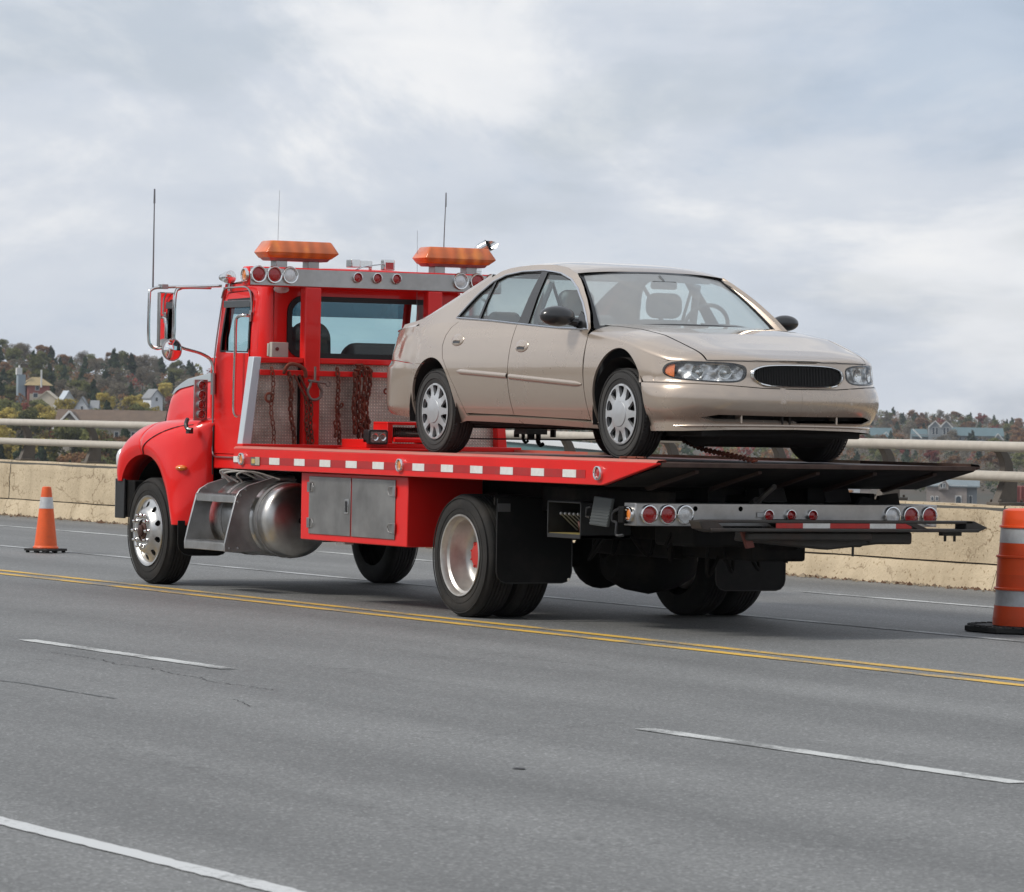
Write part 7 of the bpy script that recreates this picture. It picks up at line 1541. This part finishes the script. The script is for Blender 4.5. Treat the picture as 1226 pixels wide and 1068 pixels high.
# institution with the twin-gabled tower and teal roofs
d = 1620; k = d/FPX; zb = z_at(1120, d, 526); b = Bld('institution', 'long grey building with teal roofs and a white edged twin gable tower', 'building', 1120, d, zb, .05)
b.box('wall', STONES, -28*k, 82*k, 2, 14, -3, 6*k); b.box('tower', STONES, -8*k, 19*k, -1, 6, -3, 15*k)
for x0, x1 in ((-7, 6), (6, 19)):
    m = MB(); m.prism([(x0*k, 15*k), (x1*k, 15*k), ((x0+x1)/2*k, 21.5*k)], 'Y', -1, 6); b.p('gable', m, STONES)
    m = MB(); m.tube([(x0*k-.4, -1.3, 14.5*k), ((x0+x1)/2*k, -1.3, 22*k), (x1*k+.4, -1.3, 14.5*k)], .32, 4); b.p('gable_trim', m, WHTP)
    for j in range(2): b.win(((x0+x1)/2-2+4*j)*k, 6*k, 2.4*k, 8*k, -1)
m = MB(); m.prism([(1, 5*k), (8, 15*k), (15, 5*k)], 'X', 18.5*k, 82*k); b.p('roof', m, TEALR); m = MB(); m.prism([(1, 3*k), (8, 12*k), (15, 3*k)], 'X', -28*k, -8.5*k); b.p('roof', m, TEALR)
m = MB(); m.prism([(68*k, 1*k), (80*k, 1*k), (74*k, 8*k)], 'Y', -2, 3); b.p('dormer', m, STONES); m = MB(); m.tube([(67.5*k, -2.3, .5*k), (74*k, -2.3, 8*k), (80.5*k, -2.3, .5*k)], .28, 4); b.p('dormer_trim', m, WHTP)
m = MB(); m.tube([(-27*k, -.5, 12*k), (-16*k, -1.2, 1*k)], .3, 4); b.p('roof_trim', m, WHTP)
for x in (30, 42, 54): b.win(x*k, 0*k, 3*k, 4*k, 2)
d = 1640; k = d/FPX; zb = z_at(1045, d, 526); b = Bld('institution_wing', 'low teal roofed wing with a small white gable beside the sedan bumper', 'building', 1045, d, zb, .05)
b.box('wall', STONES, -32*k, 25*k, 2, 12, -3, 4*k); m = MB(); m.prism([(1, 3*k), (7, 14*k), (13, 3*k)], 'X', -32*k, 24*k); b.p('roof', m, TEALR); m = MB(); m.tube([(8*k, -.4, 1*k), (16*k, -.4, 9*k), (22*k, -.4, 3*k)], .28, 4); b.p('gable_trim', m, WHTP)
# stone house with arched windows above the barrier
d = 900; k = d/FPX; zb = z_at(1145, d, 606); b = Bld('stone_house', 'pinkish grey stone house with arched windows and blue grey roof above the barrier', 'house', 1145, d, zb, .0)
b.box('wall', STONE, -34*k, 14*k, 0, 8, -2, 24*k); b.box('side_wall', STONES, 14.2*k, 26*k, 1.2, 8, -2, 24*k)
b.gable('roof', mat('blue grey roof', (.20, .24, .26), .7, nscale=1, noise_=.2), -34*k, 27*k, 0, 8, 24*k, 1.3, 'X', .4)
m = MB(); m.prism([(-20*k, 20*k), (-8*k, 20*k), (-8*k, 27*k), (-12*k, 31*k), (-17*k, 27*k), (-20*k, 25*k)], 'Y', -.8, 1); b.p('dormer', m, STONE); m = MB(); m.tube([(-20*k, -1.0, 25*k), (-12.5*k, -1.0, 32*k), (-8*k, -1.0, 26.5*k)], .12, 4); b.p('dormer_trim', m, WHTP)
b.box('eaves', WHTP, -34*k, 14.5*k, -.35, -.15, 24*k, 25.2*k)
for x in (-16.4, -13.2): b.win(x*k, 22.5*k, 1.8*k, 4.5*k, -.8)
for x in (-27, -21.5): b.win(x*k, 7*k, 2.2*k, 4.5*k, 0, True)
b.win(4*k, 4*k, 6*k, 8.5*k, 0, True); b.win(18.5*k, 4*k, 3*k, 9*k, 1.2, True)
# low white shed and containers
d = 820; k = d/FPX; zb = z_at(1032, d, 604); b = Bld('white_shed', 'low white and grey shed between the deck tail and the barrier', 'building', 1032, d, zb, 0)
b.box('wall', WHTW, -34*k, -1*k, 0, 5, -2, 21*k); b.box('grey_wall', STONE, 0*k, 11*k, 0, 5, -2, 21*k); b.box('roof_edge', GREYR, -35*k, 12*k, -.3, 5.3, 21.2*k, 22.2*k)
for j in range(3): b.box('siding', WHTP, -33*k, -2*k, -.06, -.02, (3+6*j)*k, (3.8+6*j)*k)
CRED = mat('container red', (.22, .05, .04), .6, nscale=1, noise_=.2)
for i, (px_, lab) in enumerate(((1212, 'red shipping container with pale doors at the right edge'), (1236, 'plain red shipping container behind the traffic barrel'))):
    d = 610+8*i; k = d/FPX; zb = z_at(px_, d, 606); b = Bld('shipping_container', lab, 'container', px_, d, zb, .1); b.box('body', CRED, -12*k, 10.5*k, 0, 6, 0, 24*k)
    for j in range(9): b.box('rib', CRED, (-11.5+2.4*j)*k, (-10.6+2.4*j)*k, -.06, -.005, .5*k, 23.5*k)
    if i == 0:
        for x in (-8, -1.5): b.box('pale_door', mat('pale door', (.5, .52, .53), .6), (x-1.5)*k, (x+1.5)*k, -.12, -.065, 1*k, 22*k)
# teal corrugated warehouse seen under the sedan
pa, pb = Vector((*(CAM+ray_xy(592)*538).xy, 0)), Vector((*(CAM+ray_xy(730)*384).xy, 0))
t = thing('warehouse', 'long teal corrugated warehouse with white fascia seen under the sedan', 'warehouse', (pa.x, pa.y, -15)); L_ = (pb-pa).length; t.rotation_euler = (0, 0, math.atan2(pb.y-pa.y, pb.x-pa.x)); ORG[t.name] = Vector((0, 0, 0))
zr = 14.12
m = MB(); P = []
nn_ = int(L_/.9); P = [[(i*.9, .12*(i % 2), z) for z in (0, zr-.36)] for i in range(nn_+1)]; m.grid(P); part('wall', m, TEALW, t, smooth=0)
m = MB(); m.box(-.5, L_+.5, -.35, .3, zr-.40, zr+.1); part('fascia', m, mat('white fascia', (.70, .72, .74), .5), t)
m = MB(); m.box(0, L_, .35, 3.2, zr-.4, zr); part('roof', m, mat('pale flat roof', (.42, .43, .44), .7), t)
m = MB(); m.box(0, L_, .35, 3.0, 0, zr-.45); part('core', m, TEALW, t)
m = MB(); q = CAM+ray_xy(804)*330; m.cyl((q.x, q.y, -15), (q.x, q.y, z_at(804, 330, 531)), .30, 10); solo('white_post', m, WHTP, 'white post standing behind the rail under the sedan nose', 'post', loc=(q.x, q.y, -15))

# ---- the air itself
m = MB(); m.box(-3400, 3400, -3400, 3400, -18.6, 60); hz = solo('haze', m, None, 'thin pale haze over the far hills', None, kind='stuff', smooth=0) if False else None
hm = bpy.data.materials.new('haze air'); hm.use_nodes = True; nt = hm.node_tree; nt.nodes.clear(); n, l, N = NT(nt); o_ = N('ShaderNodeOutputMaterial'); v_ = N('ShaderNodeVolumePrincipled'); v_.inputs['Density'].default_value = .00007; v_.inputs['Color'].default_value = (.80, .86, .95, 1); l.new(v_.outputs[0], o_.inputs['Volume'])
solo('haze', m, hm, 'thin pale haze over the far hills', None, kind='stuff', smooth=0)
